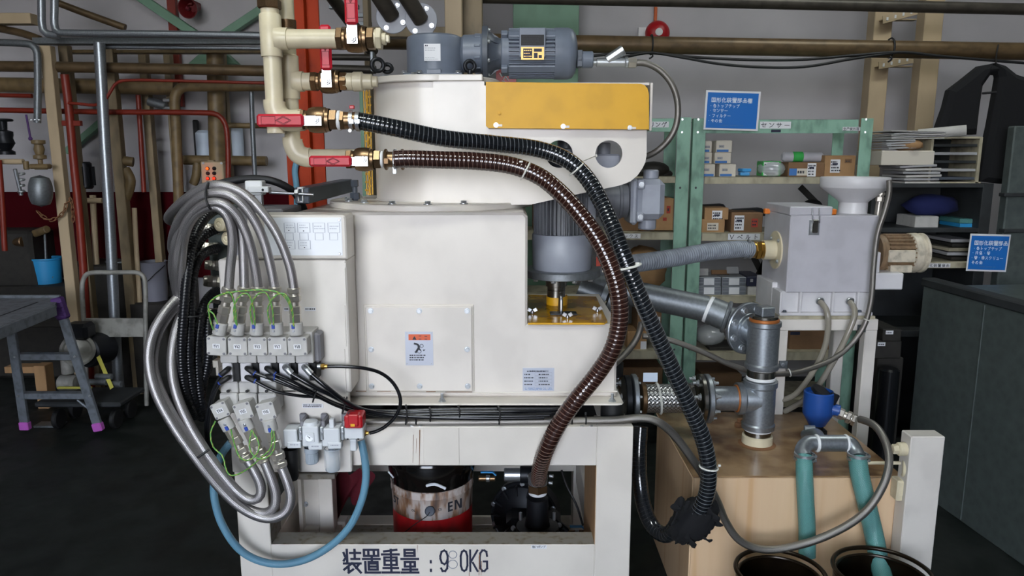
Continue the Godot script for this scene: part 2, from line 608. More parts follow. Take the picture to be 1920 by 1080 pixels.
func world_and_materials() -> void:
	var cam := Camera3D.new()
	cam.name = "camera"
	cam.position = EYE
	cam.rotation = Vector3(-TILT, 0, 0)
	cam.fov = rad_to_deg(2.0 * atan(540.0 / F))
	cam.near = 0.05
	cam.far = 60.0
	cam.current = true
	add_child(cam)
	var sky_look := ProceduralSkyMaterial.new()
	sky_look.sky_top_color = Color(0.80, 0.86, 0.95)
	sky_look.sky_horizon_color = Color(0.95, 0.95, 0.96)
	sky_look.ground_horizon_color = Color(0.62, 0.61, 0.6)
	sky_look.ground_bottom_color = Color(0.5, 0.49, 0.48)
	sky_look.sky_energy_multiplier = 1.0
	var sky := Sky.new()
	sky.sky_material = sky_look
	var e := Environment.new()
	e.background_mode = Environment.BG_SKY
	e.sky = sky
	e.background_energy_multiplier = SKY_POWER
	e.ambient_light_source = Environment.AMBIENT_SOURCE_DISABLED
	e.tonemap_mode = Environment.TONE_MAPPER_LINEAR
	e.tonemap_exposure = EXPOSURE
	e.sdfgi_enabled = true
	e.ssao_enabled = true
	e.ssil_enabled = true
	var w := WorldEnvironment.new()
	w.name = "world"
	w.environment = e
	add_child(w)

	var soft := noise(3, 0.012, [[0.25, 0.955], [0.5, 0.985], [0.75, 1.0]])
	var grimy := noise(5, 0.02, [[0.2, 0.80], [0.42, 0.92], [0.6, 0.98], [0.8, 1.0]], FastNoiseLite.TYPE_SIMPLEX_SMOOTH, 6)
	var cast_skin := noise(7, 0.11, [[0.2, 0.82], [0.8, 1.0]], FastNoiseLite.TYPE_SIMPLEX_SMOOTH, 3)
	var spangle := noise(9, 0.06, [[0.1, 0.86], [0.5, 0.94], [0.9, 1.0]], FastNoiseLite.TYPE_CELLULAR, 3)
	var dirt := noise(11, 0.03, [[0.12, Color(0.74, 0.68, 0.60)], [0.3, Color(0.93, 0.91, 0.87)], [0.5, Color(1, 1, 1)]], FastNoiseLite.TYPE_SIMPLEX_SMOOTH, 5)
	var runs := noise(13, 0.02, [[0.1, Color(0.93, 0.86, 0.78)], [0.28, Color(0.965, 0.93, 0.89)], [0.6, Color(0.985, 0.965, 0.94)], [0.85, Color(1, 0.99, 0.97)]], FastNoiseLite.TYPE_SIMPLEX_SMOOTH, 5)
	var oil := noise(15, 0.012, [[0.2, Color(0.66, 0.55, 0.45)], [0.42, Color(0.84, 0.76, 0.66)], [0.7, Color(1.0, 0.94, 0.85)]], FastNoiseLite.TYPE_SIMPLEX_SMOOTH, 6)
	var weave := noise(17, 0.2, [[0.2, 0.7], [0.8, 1.0]])
	var bricky := noise(19, 0.05, [[0.3, 0.7], [0.7, 1.0]])

	# painted metal
	mk("cream", "d9d2ca", 0.30, 0.0, soft, Vector3(1.1, 0.9, 1.1))
	mk("cream_dirty", "d8d1c7", 0.36, 0.0, soft, Vector3(0.75, 0.75, 0.75))
	mk("case_paint", "d6d0c8", 0.32, 0.0, soft, Vector3(1.6, 1.3, 1.6))
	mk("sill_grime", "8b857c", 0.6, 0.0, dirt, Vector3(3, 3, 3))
	mk("yellow", "dba414", 0.5, 0.0, soft, Vector3(2, 2, 2))
	mk("yellow_oily", "b08a1c", 0.22, 0.0, oil, Vector3(2.4, 2.4, 2.4))
	mk("motor_blue", "69717f", 0.42, 0.0, soft, Vector3(6, 6, 6))
	mk("motor_dark", "4a505a", 0.45, 0.0, soft, Vector3(6, 6, 6))
	mk("motor_grey", "9498a2", 0.42, 0.0, soft, Vector3(4, 4, 4))
	mk("motor_fins", "6b6d72", 0.5, 0.0, grimy, Vector3(4, 1, 4))
	mk("pipe_cream", "d0c5a8", 0.36, 0.0, soft, Vector3(5, 5, 5))
	mk("old_cream", "8d7c60", 0.55, 0.0, grimy, Vector3(1.2, 0.5, 1.2))
	mk("old_cream_light", "b5a183", 0.55, 0.0, soft, Vector3(1.2, 0.5, 1.2))
	mk("old_cream_pipe", "786443", 0.5, 0.0, grimy, Vector3(2, 2, 2))
	mk("brown_pipe", "66533a", 0.42, 0.3, grimy, Vector3(2, 3, 3))
	mk("dark_pipe", "4b463f", 0.45, 0.4, grimy, Vector3(2, 3, 3))
	mk("orange", "9c320e", 0.5, 0.0, grimy, Vector3(1.5, 0.8, 1.5))
	mk("orange_conduit", "c25a22", 0.5)
	mk("red_pipe", "78210f", 0.45, 0.0, soft, Vector3(3, 3, 3))
	mk("red_band", "3c080f", 0.85)
	mk("red_bell", "a8121c", 0.35)
	mk("red_grip", "b8182c", 0.42)
	mk("red_grip_print", "5c1220", 0.6)
	mk("green_steel", "6f937c", 0.55, 0.0, soft, Vector3(2, 1, 2))
	mk("shelf_green", "8bb39e", 0.5, 0.0, grimy, Vector3(2, 1, 2))
	mk("shelf_cream", "b0a890", 0.55, 0.0, grimy, Vector3(2, 1, 2))
	mk("duct_dark", "5d6664", 0.5, 0.35, spangle, Vector3(1.2, 1.2, 1.2))
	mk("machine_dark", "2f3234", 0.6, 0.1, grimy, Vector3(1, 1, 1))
	mk("hopper_grey", "bcbac0", 0.38, 0.0, soft, Vector3(2, 2, 2))
	mk("hopper_white", "d4d2d4", 0.36, 0.0, soft, Vector3(2, 2, 2))
	mk("motor_cream", "d0c6b2", 0.42, 0.0, grimy, Vector3(4, 4, 4))
	mk("motor_rusty", "8a7156", 0.55, 0.0, grimy, Vector3(8, 2, 8))
	mk("tank_front", "d8bd9d", 0.42, 0.0, runs, Vector3(2.4, 0.1, 2.4))
	mk("tank_top", "9c8871", 0.24, 0.0, oil, Vector3(1.3, 1.3, 1.3))
	mk("rust", "8a6040", 0.85, 0.0, cast_skin, Vector3(9, 9, 9))
	mk("valve_grey", "b4b2ae", 0.5, 0.0, soft, Vector3(6, 6, 6))
	mk("valve_grey_dark", "76757a", 0.5)
	mk("frl_grey", "c8cbce", 0.45)
	mk("frl_knob", "9aa3ac", 0.5)
	mk("blue_cast", "1d4a94", 0.4, 0.0, soft, Vector3(8, 8, 8))
	mk("step_alu", "7c828a", 0.45, 0.4, grimy, Vector3(3, 3, 3))
	mk("trolley_grey", "97958f", 0.5, 0.2, grimy, Vector3(2, 2, 2))
	mk("drum_black", "2a241c", 0.28, 0.6, oil, Vector3(3, 3, 3))

	# bare metal
	mk("steel", "b9bbbf", 0.30, 1.0)
	mk("zinc", "c2c6ca", 0.34, 0.9)
	mk("nickel", "c4beb4", 0.34, 0.85)
	mk("galvanised", "a9afb5", 0.38, 0.85, spangle, Vector3(7, 7, 7))
	mk("galvanised_dull", "858a8e", 0.48, 0.75, spangle, Vector3(5, 5, 5))
	mk("chrome", "bcbec2", 0.2, 1.0)
	mk("brass", "94785a", 0.34, 0.9, cast_skin, Vector3(12, 12, 12))
	mk("brass_bright", "c59a4e", 0.28, 1.0)
	mk("bronze_old", "7b6248", 0.42, 0.85, cast_skin, Vector3(12, 12, 12))
	mk("copper_ring", "b06a35", 0.45, 0.4)
	mk("shaft_steel", "8d8a84", 0.26, 1.0)
	mk("iron_black", "23252a", 0.42, 0.5, cast_skin, Vector3(10, 10, 10))
	mk("gold_plate", "c8a060", 0.4, 0.6)
	mk("plate_silver", "b8bcc8", 0.35, 0.3)

	# rubber, plastic, paper
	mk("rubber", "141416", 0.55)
	mk("rubber_soft", "1b1b1e", 0.7)
	mk("hose_black", "13161a", 0.16)
	mk("hose_brown", "2e1813", 0.16)
	mk("hose_wire", "54585c", 0.35)
	mk("hose_wire_brown", "6b564c", 0.35)
	mk("hose_grey", "9096a0", 0.45, 0.0, grimy, Vector3(4, 4, 4))
	mk("conduit_black", "0e0f13", 0.28)
	mk("tube_black", "101114", 0.22)
	mk("tube_clear", "8a8478", 0.2)
	mk("tie_white", "d9d8d0", 0.5)
	mk("tie_black", "151517", 0.5)
	mk("tape_white", "dfe0e0", 0.55)
	mk("wire_green", "5c9648", 0.45)
	mk("wire_yellow", "b9b050", 0.45)
	mk("lug_blue", "1f3f9a", 0.45)
	mk("plastic_white", "dcdcdc", 0.4)
	mk("plastic_orange", "d2701c", 0.45)
	mk("black_plate", "0d0d0f", 0.6)
	mk("print_navy", "1c2038", 0.6)
	mk("print_dark", "2a2c34", 0.6)
	mk("print_grey", "8f939c", 0.6)
	mk("print_faint", "aeb2bc", 0.6)
	mk("print_white", "c9d6e6", 0.6)
	mk("print_blue", "3c6fae", 0.6)
	mk("sticker_white", "d8d9dc", 0.5)
	mk("panel_white", "e4e7ec", 0.4)
	mk("orange_label", "cf5b34", 0.5)
	mk("sign_blue", "1668b8", 0.4)
	mk("paper", "b4b2ae", 0.8, 0.0, soft, Vector3(5, 5, 5))
	mk("paper_grey", "9a9a9c", 0.8)
	mk("card", "a37f58", 0.85, 0.0, soft, Vector3(4, 4, 4))
	mk("card_dark", "7a5c40", 0.85, 0.0, soft, Vector3(4, 4, 4))
	mk("box_white", "c9c2b4", 0.7)
	mk("box_silver", "8e9298", 0.5)
	mk("red_ink", "a03a2a", 0.7)
	mk("green_wrap", "3fae55", 0.4)
	mk("blue_wrap", "3f8fc8", 0.4)
	mk("cloth_navy", "090a10", 0.95, 0.0, weave, Vector3(9, 9, 9))
	mk("cloth_black", "0f0f14", 0.95, 0.0, weave, Vector3(9, 9, 9))
	mk("cloth_red", "6a1424", 0.95, 0.0, weave, Vector3(9, 9, 9))
	mk("cloth_blue", "141d50", 0.9)
	mk("wood", "b48d62", 0.7, 0.0, soft, Vector3(6, 1, 6))
	mk("bucket_blue", "2a8ac0", 0.45)
	mk("bin_grey", "74747f", 0.5)
	mk("purple_rubber", "4a2a66", 0.6)
	mk("pink_rubber", "b85ab8", 0.6)
	mk("strap_yellow", "b8b050", 0.6)
	mk("dark_stuff", "26231f", 0.7, 0.0, grimy, Vector3(3, 3, 3))
	mk("pail_red", "c01a20", 0.35, 0.0, grimy, Vector3(5, 1.6, 5))
	mk("pail_white", "c9c5c2", 0.4, 0.0, noise(21, 0.02, [[0.2, Color(0.22, 0.14, 0.10)], [0.42, Color(0.62, 0.44, 0.30)], [0.58, Color(0.95, 0.92, 0.90)], [0.9, Color(1, 1, 1)]], FastNoiseLite.TYPE_SIMPLEX_SMOOTH, 5), Vector3(4, 1.0, 4))
	mk("pail_black", "0f0d0c", 0.12)
	mk("wall_paint", "b3b0b3", 0.75, 0.0, soft, Vector3(0.4, 0.4, 0.4))
	mk("ceiling_paint", "8a8a88", 0.85)
	mk("floor_paint", "0f1613", 0.42, 0.0, grimy, Vector3(0.35, 0.35, 0.35))
	var f: StandardMaterial3D = M.floor_paint
	f.roughness_texture = bricky
	f.roughness = 0.75
	M.red_band.metallic_specular = 0.15
	M.orange.metallic_specular = 0.25
	mk("horn_red", "5e0d12", 0.5)
	woven("braid_steel", braid(0.26, 0.74, Color(1, 0.98, 0.98)), 0.36, 0.92, 11.0)
	woven("braid_conduit", braid(0.32, 0.62, Color(1, 0.97, 0.93)), 0.36, 0.92, 12.0)
	woven("braid_coarse", braid(0.15, 0.85, Color(1, 1, 1)), 0.3, 0.9, 11.0)
	woven("hose_teal", braid(0.62, 0.9, Color(0.41, 0.66, 0.64)), 0.22, 0.0, 18.0)
	woven("hose_sky", braid(0.7, 0.95, Color(0.42, 0.62, 0.72)), 0.2, 0.0, 10.0)
	for c in ["hose_black", "hose_brown"]:
		M[c].clearcoat_enabled = true
		M[c].clearcoat = 0.6
		M[c].clearcoat_roughness = 0.1
	var g := mk("bowl_clear", "e8eef2", 0.06)
	g.transparency = BaseMaterial3D.TRANSPARENCY_ALPHA
	g.albedo_color.a = 0.3
	g = mk("bag_clear", "c8ccd0", 0.2)
	g.transparency = BaseMaterial3D.TRANSPARENCY_ALPHA
	g.albedo_color.a = 0.4
	g = mk("lamp_red", "ff5030", 0.4)
	g.emission_enabled = true
	g.emission = Color(1.0, 0.16, 0.06)
	g.emission_energy_multiplier = 0.5
	g = mk("lamp_amber", "ff8030", 0.4)
	g.emission_enabled = true
	g.emission = Color(1.0, 0.35, 0.05)
	g.emission_energy_multiplier = 0.45
	g = mk("tube_lamp", "f2f4f4", 0.5)
	g.emission_enabled = true
	g.emission = Color(0.96, 1.0, 0.98)
	g.emission_energy_multiplier = 2.0


func room() -> void:
	# walls, floor and ceiling with thickness; daylight comes in by the open window band behind the camera
	var s := Shape.new()
	s.box(Vector3(-0.5, -0.1, -0.6), Vector3(12.4, 0.2, 10.0))
	struct("floor", s, M.floor_paint)
	s = Shape.new()
	s.box(Vector3(-0.5, 4.7, -0.6), Vector3(12.4, 0.2, 10.0))
	struct("ceiling", s, M.ceiling_paint)
	s = Shape.new()
	s.box(Vector3(-0.5, 2.3, -5.4), Vector3(12.4, 4.6, 0.2))
	struct("wall_back", s, M.wall_paint)
	s = Shape.new()
	s.box(Vector3(-6.6, 2.3, -0.6), Vector3(0.2, 4.6, 9.8))
	struct("wall_left", s, M.wall_paint)
	s = Shape.new()
	s.box(Vector3(5.6, 2.3, -0.6), Vector3(0.2, 4.6, 9.8))
	struct("wall_right", s, M.wall_paint)
	s = Shape.new()
	s.box(Vector3((-6.7 + OPEN_X0) / 2, 2.3, 4.2), Vector3(OPEN_X0 + 6.7, 4.6, 0.2))
	s.box(Vector3((5.7 + OPEN_X1) / 2, 2.3, 4.2), Vector3(5.7 - OPEN_X1, 4.6, 0.2))
	s.box(Vector3((OPEN_X0 + OPEN_X1) / 2, (4.6 + OPEN_TOP) / 2, 4.2), Vector3(OPEN_X1 - OPEN_X0, 4.6 - OPEN_TOP, 0.2))
	s.box(Vector3((OPEN_X0 + OPEN_X1) / 2, OPEN_LOW / 2, 4.2), Vector3(OPEN_X1 - OPEN_X0, OPEN_LOW, 0.2))
	struct("wall_front", s, M.wall_paint)
	# red painted dado on the back wall beyond the pipe rack
	s = Shape.new()
	pbox(s, -60, 360, 560, 520, 5.19, 0.012)
	struct("trim_1", s, M.red_band)
	# fluorescent fittings under the ceiling
	for i in LAMPS.size():
		var p: Vector3 = LAMPS[i]
		var t := thing("ceiling_lamp", "white twin tube lamp under the ceiling " + ["above the machine front", "over the parts shelves", "over the pipe rack"][i], "lamp", p)
		s = Shape.new()
		s.box(p + Vector3(0, 0.05, 0), Vector3(1.25, 0.05, 0.22), 0.01)
		s.box(p + Vector3(0, (4.6 - p.y) / 2 + 0.03, 0), Vector3(0.03, 4.6 - p.y - 0.06, 0.03))
		part("housing", s, M.plastic_white, t)
		for k in [-0.05, 0.05]:
			s = Shape.new()
			s.rod(p + Vector3(-0.6, 0.005, k), Vector3.RIGHT, 0.014, 1.2)
			part("lamp_tube", s, M.tube_lamp, t)
		var l := AreaLight3D.new()
		l.name = "lamp_light"
		l.position = p + Vector3(0, -0.02, 0)
		l.rotation = Vector3(-PI / 2, 0, 0)
		l.area_size = Vector2(1.2, 0.16)
		l.light_color = Color(0.97, 1.0, 0.98)
		l.light_energy = LAMP_POWER[i]
		l.area_range = 12.0
		l.shadow_enabled = true
		add_child(l)


const DS := 2.10      # front of the stand
const DB := 2.20      # front of the separator body
const DP := 2.345     # front of the belt case
const DC := 2.07      # front of the valve cabinet


func wbox(s: Shape, x0: float, x1: float, y0: float, y1: float, d: float, depth: float, bev := 0.002) -> void:   # metres, the front at z = -d
	d = depth_of(d)
	s.box(Vector3((x0 + x1) / 2, (y0 + y1) / 2, -d - depth / 2), Vector3(absf(x1 - x0), absf(y1 - y0), depth), bev)


func stand() -> void:
	var xl := at(440, 900, DS).x
	var xr := at(1185, 900, DS).x
	var il := at(503, 940, DS).x
	var ir := at(1117, 940, DS).x
	var top := at(960, 800, DS).y
	var beam := at(960, 873, DS).y
	var lip := at(960, 1021, DS).y
	var low := 0.28
	var t := thing("machine_stand", "cream steel stand with a wide rectangular opening, lettered with its weight", "stand", Vector3((xl + xr) / 2, 0, -DS - 0.4))
	var s := Shape.new()
	wbox(s, il, ir, beam, top, DS, 0.08)
	part("top_beam", s, M.cream_dirty, t)
	s = Shape.new()
	wbox(s, il, ir, low, lip, DS, 0.075)
	part("bottom_beam", s, M.cream_dirty, t)
	for e in [[xl, il], [ir, xr]]:
		s = Shape.new()
		wbox(s, e[0], e[1], 0.0, top, DS, 0.1)
		part("leg", s, M.cream_dirty, t)
		s = Shape.new()
		wbox(s, e[0], e[1], 0.0, top, DS + 0.78, 0.1)
		part("leg", s, M.cream_dirty, t)
		s = Shape.new()
		wbox(s, e[0] + 0.01, e[1] - 0.01, beam, top, DS + 0.1, 0.68)
		part("side_beam", s, M.cream_dirty, t)
		s = Shape.new()
		wbox(s, e[0] + 0.01, e[1] - 0.01, low, lip - 0.02, DS + 0.1, 0.68)
		part("side_beam", s, M.cream_dirty, t)
	s = Shape.new()
	wbox(s, il, ir, at(960, 884, DS + 0.78).y, top, DS + 0.78, 0.08)
	part("rear_beam", s, M.cream_dirty, t)
	s = Shape.new()
	wbox(s, il, ir, at(960, 1012, DS + 0.78).y, at(960, 983, DS + 0.78).y, DS + 0.78, 0.08)
	part("rear_beam", s, M.cream_dirty, t)
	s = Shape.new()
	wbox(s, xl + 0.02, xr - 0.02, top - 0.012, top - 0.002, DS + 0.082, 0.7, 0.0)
	part("shade_sheet", s, M.machine_dark, t)  # added dark sheet, closes the stand top so the gap above reads as shade
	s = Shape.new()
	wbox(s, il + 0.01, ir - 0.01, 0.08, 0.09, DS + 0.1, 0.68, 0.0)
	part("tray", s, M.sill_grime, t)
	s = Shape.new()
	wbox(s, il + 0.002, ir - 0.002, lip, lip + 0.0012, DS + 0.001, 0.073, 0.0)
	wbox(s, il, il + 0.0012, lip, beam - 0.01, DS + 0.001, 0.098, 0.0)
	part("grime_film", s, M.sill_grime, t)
	s = Shape.new()
	pbox(s, 794, 801, 861, 872.5, DS - 0.0025, 0.0025, 0.001)
	part("seam_plate", s, M.cream_dirty, t)
	# lettering
	s = words("装置重量", at(644, 1031, DS - 0.0006), Vector3.RIGHT, Vector3.UP, px(1050, DS, 46), px(1050, DS, 36), px(1050, DS, 4.6), 0.67)
	var c := words("：", at(797, 1033, DS - 0.0006), Vector3.RIGHT, Vector3.UP, px(1050, DS, 44), 0.02, px(1050, DS, 4.0), 0.5)
	part("lettering", s, M.print_navy, t)
	part("lettering", c, M.print_navy, t)
	for e in [["9", 823], ["0", 860], ["K", 879], ["G", 897]]:
		s = words(e[0], at(e[1], 1032, DS - 0.0006), Vector3.RIGHT, Vector3.UP, px(1050, DS, 42), 0.02, px(1050, DS, 3.9), 0.44)
		part("lettering", s, M.print_navy, t)
	s = Shape.new()
	for e in [[849, 1040, 7.5], [849, 1058, 8.5]]:
		s.torus(at(e[0], e[1], DS - 0.0002), Vector3.BACK, px(1050, DS, e[2]), 0.0013, 20, 4)
	part("lettering", s, M.print_grey, t, "worn outline of a removed figure")
	s = rect(996, 1022, 1025, 1029, DS - 0.0016, 0.001)
	var o := part("sticker", s, M.sticker_white, t)
	s = words("排油ポンプ", at(998, 1023.2, DS - 0.0022), Vector3.RIGHT, Vector3.UP, px(1025, DS, 4.6), px(1025, DS, 5.0), px(1025, DS, 0.55))
	part("lettering", s, M.print_dark, o)
	# rust runs with a shape of their own
	s = Shape.new()
	for e in [[787, 806, 872, 1.6], [775, 815, 868, 0.8], [781, 822, 850, 0.7], [899, 1040, 1079, 1.8], [903, 1052, 1079, 1.2], [880, 1073, 1090, 1.0], [783, 1022, 1036, 0.8]]:
		var a := at(e[0], e[1], DS - 0.0028)
		var b := at(e[0] - 1.0, e[2], DS - 0.0028)
		var w := px(e[1], DS, e[3] * 0.55)
		s.quad(a - Vector3(w, 0, 0), a + Vector3(w, 0, 0), b + Vector3(w * 0.4, 0, 0), b - Vector3(w * 0.4, 0, 0), Vector3.BACK)
	part("rust_stain", s, M.rust, t)
	for x in [780, 1100]:
		s = Shape.new()
		var p := [Vector3(-11, 0, 0), Vector3(-11, 11, 0), Vector3(-6, 10, 0), Vector3(0, 7, 0), Vector3(6, 10, 0), Vector3(11, 11, 0), Vector3(11, 0, 0)]
		var q := PackedVector3Array()
		for k in p:
			q.append(at(x + k.x, 809 - k.y, DS + 0.004))
		s.tube(q, 0.0018, 6)
		part("cable_clip", s, M.steel, t)
	# oily flash plate on the inner face of the right leg
	s = Shape.new()
	wbox(s, ir - 0.0015, ir, low, beam - 0.005, DS + 0.002, 0.32, 0.0)
	part("grime_film", s, M.card, t)


func separator() -> void:
	var top := at(960, 399, DB).y
	var mid := at(960, 608, DB).y
	var low := at(960, 745, DB).y
	var xl := at(560, 560, DB).x
	var xs := at(989, 500, DB).x
	var xr := at(1157, 660, DB).x
	var t := thing("centrifugal_separator", "large cream centrifugal separator with stepped body, round bowl cover and belt case", "machine", Vector3(0, low - 0.03, -2.6))
	var s := Shape.new()
	s.prism(PackedVector2Array([Vector2(xl, low), Vector2(xr, low), Vector2(xr, mid), Vector2(xs, mid), Vector2(xs, top - 0.012), Vector2(xs - 0.012, top), Vector2(xl, top)]), Transform3D(Basis(), Vector3(0, 0, -DB)), 0.5, 0.007)
	s.box(Vector3((xl + xs) / 2, (top + low) / 2, -DB - 0.71), Vector3(xs - xl, top - low, 0.42), 0.004)
	part("body", s, M.cream, t)
	# base flange with its bolts and rubber feet
	var fl := at(960, 760, 2.14).y
	var ft := low - 0.0005
	s = Shape.new()
	var x0 := xl - 0.02
	var x1 := at(1171, 750, 2.14).x
	var poly := PackedVector2Array([Vector2(x0, 2.14), Vector2(x1 - 0.02, 2.14), Vector2(x1 - 0.006, 2.146), Vector2(x1, 2.16), Vector2(x1, 2.72), Vector2(x0, 3.1)])
	s.prism(poly, Transform3D(Basis(Vector3.RIGHT, Vector3.FORWARD, Vector3.UP), Vector3(0, ft, 0)), ft - fl, 0.003)
	part("base_flange", s, M.cream_dirty, t)
	for p in [at(829, 741, 2.165), at(1148, 745, 2.165)]:
		bolt(t, Vector3(p.x, ft, p.z), Vector3.UP, 0.0085, M.zinc, "bolt", 0.016)
	var foot := at(960, 800, DS).y
	for e in [[1148, 2.19], [830, 2.19], [700, 2.19], [1148, 2.62], [830, 2.84], [640, 2.84]]:
		s = Shape.new()
		var p: Vector3 = at(e[0], 770, e[1])
		s.rod(Vector3(p.x, foot, p.z), Vector3.UP, 0.036, fl - foot, 0.002, 24)
		part("rubber_foot", s, M.rubber, t)
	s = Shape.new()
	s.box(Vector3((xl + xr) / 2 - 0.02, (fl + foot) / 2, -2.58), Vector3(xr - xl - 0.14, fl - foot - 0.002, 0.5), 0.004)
	part("shade_block", s, M.rubber, t)  # added black box standing in for the shade under the flange
	# weld bead and rust along the flange
	s = Shape.new()
	s.tube(path([at(672, 735, DB - 0.001), at(900, 737, DB - 0.001), at(1157, 734, DB - 0.001)], 0.05), 0.003, 6)
	part("weld_bead", s, M.cream_dirty, t)
	s = Shape.new()
	for e in [[677, 733.5, 20, 1.3], [720, 734, 26, 1.0], [770, 733, 40, 1.6], [808, 734, 18, 1.8], [860, 735, 50, 0.8]]:
		s.box(at(e[0], e[1], DB - 0.0035), Vector3(px(e[1], DB, e[2]), px(e[1], DB, e[3]), 0.0008))
	part("rust_stain", s, M.rust, t)
	# access cover
	s = Shape.new()
	pbox(s, 684, 570.5, 889, 735, DB - 0.005, 0.006, 0.004)
	part("cover_frame", s, M.cream_dirty, t)
	s = Shape.new()
	pbox(s, 687, 575, 885.5, 734, DB - 0.013, 0.009, 0.003)
	var cv := part("access_cover", s, M.cream, t)
	for e in [[695, 583], [786, 583], [876, 583], [696, 655], [876, 655], [697, 724], [787, 724], [877, 724]]:
		bolt(cv, at(e[0], e[1], DB - 0.013), Vector3.BACK, 0.0066)
	var d := DB - 0.0145
	var wp := part("warning_plate", rect(760, 622, 812, 685, d, 0.0012), M.plate_silver, t)
	part("orange_band", rect(766, 627, 807, 638, d - 0.0008, 0.0004), M.orange_label, wp)
	s = Shape.new()
	var q: Callable = func(x, y): return at(x, y, d - 0.0012)
	s.tri(q.call(773, 637), q.call(777, 630), q.call(781, 637), Vector3.BACK)
	for e in [[785, 790, 630], [785, 790, 636], [796, 801, 631], [796, 801, 636]]:
		s.box(q.call((e[0] + e[1]) / 2.0, e[2]), Vector3(px(630, d, e[1] - e[0]), px(630, d, 1.2), 0.0004))
	# a figure drawn into a pair of rollers
	for e in [[[776, 644], [782, 645.5], [785, 648], [785.5, 655]], [[784, 647], [785, 652], [782, 657], [779, 661]], [[784, 654], [789, 657]]]:
		for i in e.size() - 1:
			var a: Vector3 = q.call(e[i][0], e[i][1])
			var b: Vector3 = q.call(e[i + 1][0], e[i + 1][1])
			s.tube(PackedVector3Array([a, b]), 0.0028 if e.size() == 4 else 0.0016, 6)
	for e in [[790.5, 648.5, 3.2], [786, 658.5, 3.8]]:
		s.torus(q.call(e[0], e[1]), Vector3.BACK, px(650, d, e[2]), 0.0007, 18, 4)
	s.tri(q.call(793, 655.5), q.call(798, 655.5), q.call(794, 658.5), Vector3.BACK)
	part("pictogram", s, M.print_dark, wp)
	part("lettering", print_lines(768, 664, 806, 677, d - 0.0012, 3, 5), M.print_dark, wp)
	for e in [[763, 625], [809, 625], [763, 682], [809, 682]]:
		bolt(wp, at(e[0], e[1], d), Vector3.BACK, 0.0017, M.steel, "screw")
	var d2 := DB - 0.0022
	var sp := part("rating_plate", rect(980, 690, 1039, 733, d2, 0.002), M.plate_silver, t)
	s = Shape.new()
	for k in 4:
		var y: float = 698.5 + k * 6.6
		for e in [[1003, 1035, y, 0.3], [1003, 1035, y + 5.2, 0.3]]:
			s.box(at((e[0] + e[1]) / 2, e[2], d2 - 0.0006), Vector3(px(700, d2, e[1] - e[0]), px(700, d2, e[3]), 0.0003))
		for x in [1003, 1035]:
			s.box(at(x, y + 2.6, d2 - 0.0006), Vector3(px(700, d2, 0.3), px(700, d2, 5.2), 0.0003))
	part("ruled_frame", s, M.print_grey, sp)
	part("lettering", print_lines(988, 694.5, 1028, 698, d2 - 0.0008, 1, 8, 0.55), M.print_dark, sp)
	part("lettering", print_lines(983, 699, 1000, 724, d2 - 0.0008, 4, 9, 0.35), M.print_dark, sp)
	part("lettering", print_lines(1010, 699, 1034, 724, d2 - 0.0008, 4, 10, 0.35), M.print_dark, sp)
	latin("G. FORCE JAPAN CO., LTD.", at(1010, 729, d2 - 0.0008), px(729, d2, 4.0), M.print_blue, sp, Basis(), false, 0.8)
	latin("CENTRIFUGAL SEPARATOR", at(1010, 696, d2 - 0.0009), px(696, d2, 2.6), M.print_navy, sp, Basis(), true, 0.8)
	# oily hatch on the step
	var z0 := -DB - 0.012
	var lv := mid + 0.007
	var pt := PackedVector2Array()
	for e in [[990, 605], [1133, 605], [1138, 601], [1137, 597], [1118, 556], [990, 552]]:
		var g := on_level(e[0], e[1], lv)
		pt.append(Vector2(g.x, -g.z))
	s = Shape.new()
	s.prism(pt, Transform3D(Basis(Vector3.RIGHT, Vector3.FORWARD, Vector3.UP), Vector3(0, lv, 0)), 0.0065, 0.001)
	var hp := part("hatch_plate", s, M.yellow_oily, t)
	s = Shape.new()
	for i in 3:
		s.tube(PackedVector3Array([Vector3(pt[i].x, lv - 0.004, -pt[i].y), Vector3(pt[i + 1].x, lv - 0.004, -pt[i + 1].y)]), 0.002, 8)
	part("hatch_seal", s, M.yellow, hp)
	for e in [[998, 588], [1120, 585], [1064, 597]]:
		s = Shape.new()
		var g := on_level(e[0], e[1], lv)
		s.rod(g, Vector3.UP, 0.006, 0.01, 0.001, 10)
		for k in [-1, 1]:
			s.box(g + Vector3(k * 0.009, 0.012, 0), Vector3(0.013, 0.012, 0.003), 0.001, Basis(Vector3.BACK, k * 0.5))
		part("wing_bolt", s, M.steel, hp)
	s = Shape.new()
	var a0 := on_level(1056, 589, lv)
	s.box(a0 + Vector3(0, 0.003, 0), Vector3(px(589, 2.3, 50), 0.006, 0.035), 0.001)
	part("handle_base", s, M.iron_black, hp)
	s = Shape.new()
	var hx := at(1051, 580, 2.36).x
	s.tube(path([Vector3(hx, lv, -2.33), Vector3(hx, lv + 0.045, -2.335), Vector3(hx, lv + 0.058, -2.355), Vector3(hx, lv + 0.045, -2.375), Vector3(hx, lv, -2.385)], 0.006), 0.0055, 8)
	part("lift_handle", s, M.steel, hp)
	# shaft collar rising from the hatch
	var cp := on_level(1044, 570, lv)
	s = Shape.new()
	s.lathe(cp, Vector3.UP, [Vector2(0.036, 0), Vector2(0.036, 0.028), Vector2(0.034, 0.031), Vector2(0, 0.031)], 32)
	part("shaft_collar", s, M.yellow, t)
	s = Shape.new()
	s.rod(cp + Vector3(0, 0.031, 0), Vector3.UP, 0.030, 0.004, 0.001, 28)
	part("white_ring", s, M.tape_white, t)
	# round flange under the bowl cover
	var ax := at(811, 385, 2.56)
	var c := Vector3(ax.x, top, ax.z)
	s = Shape.new()
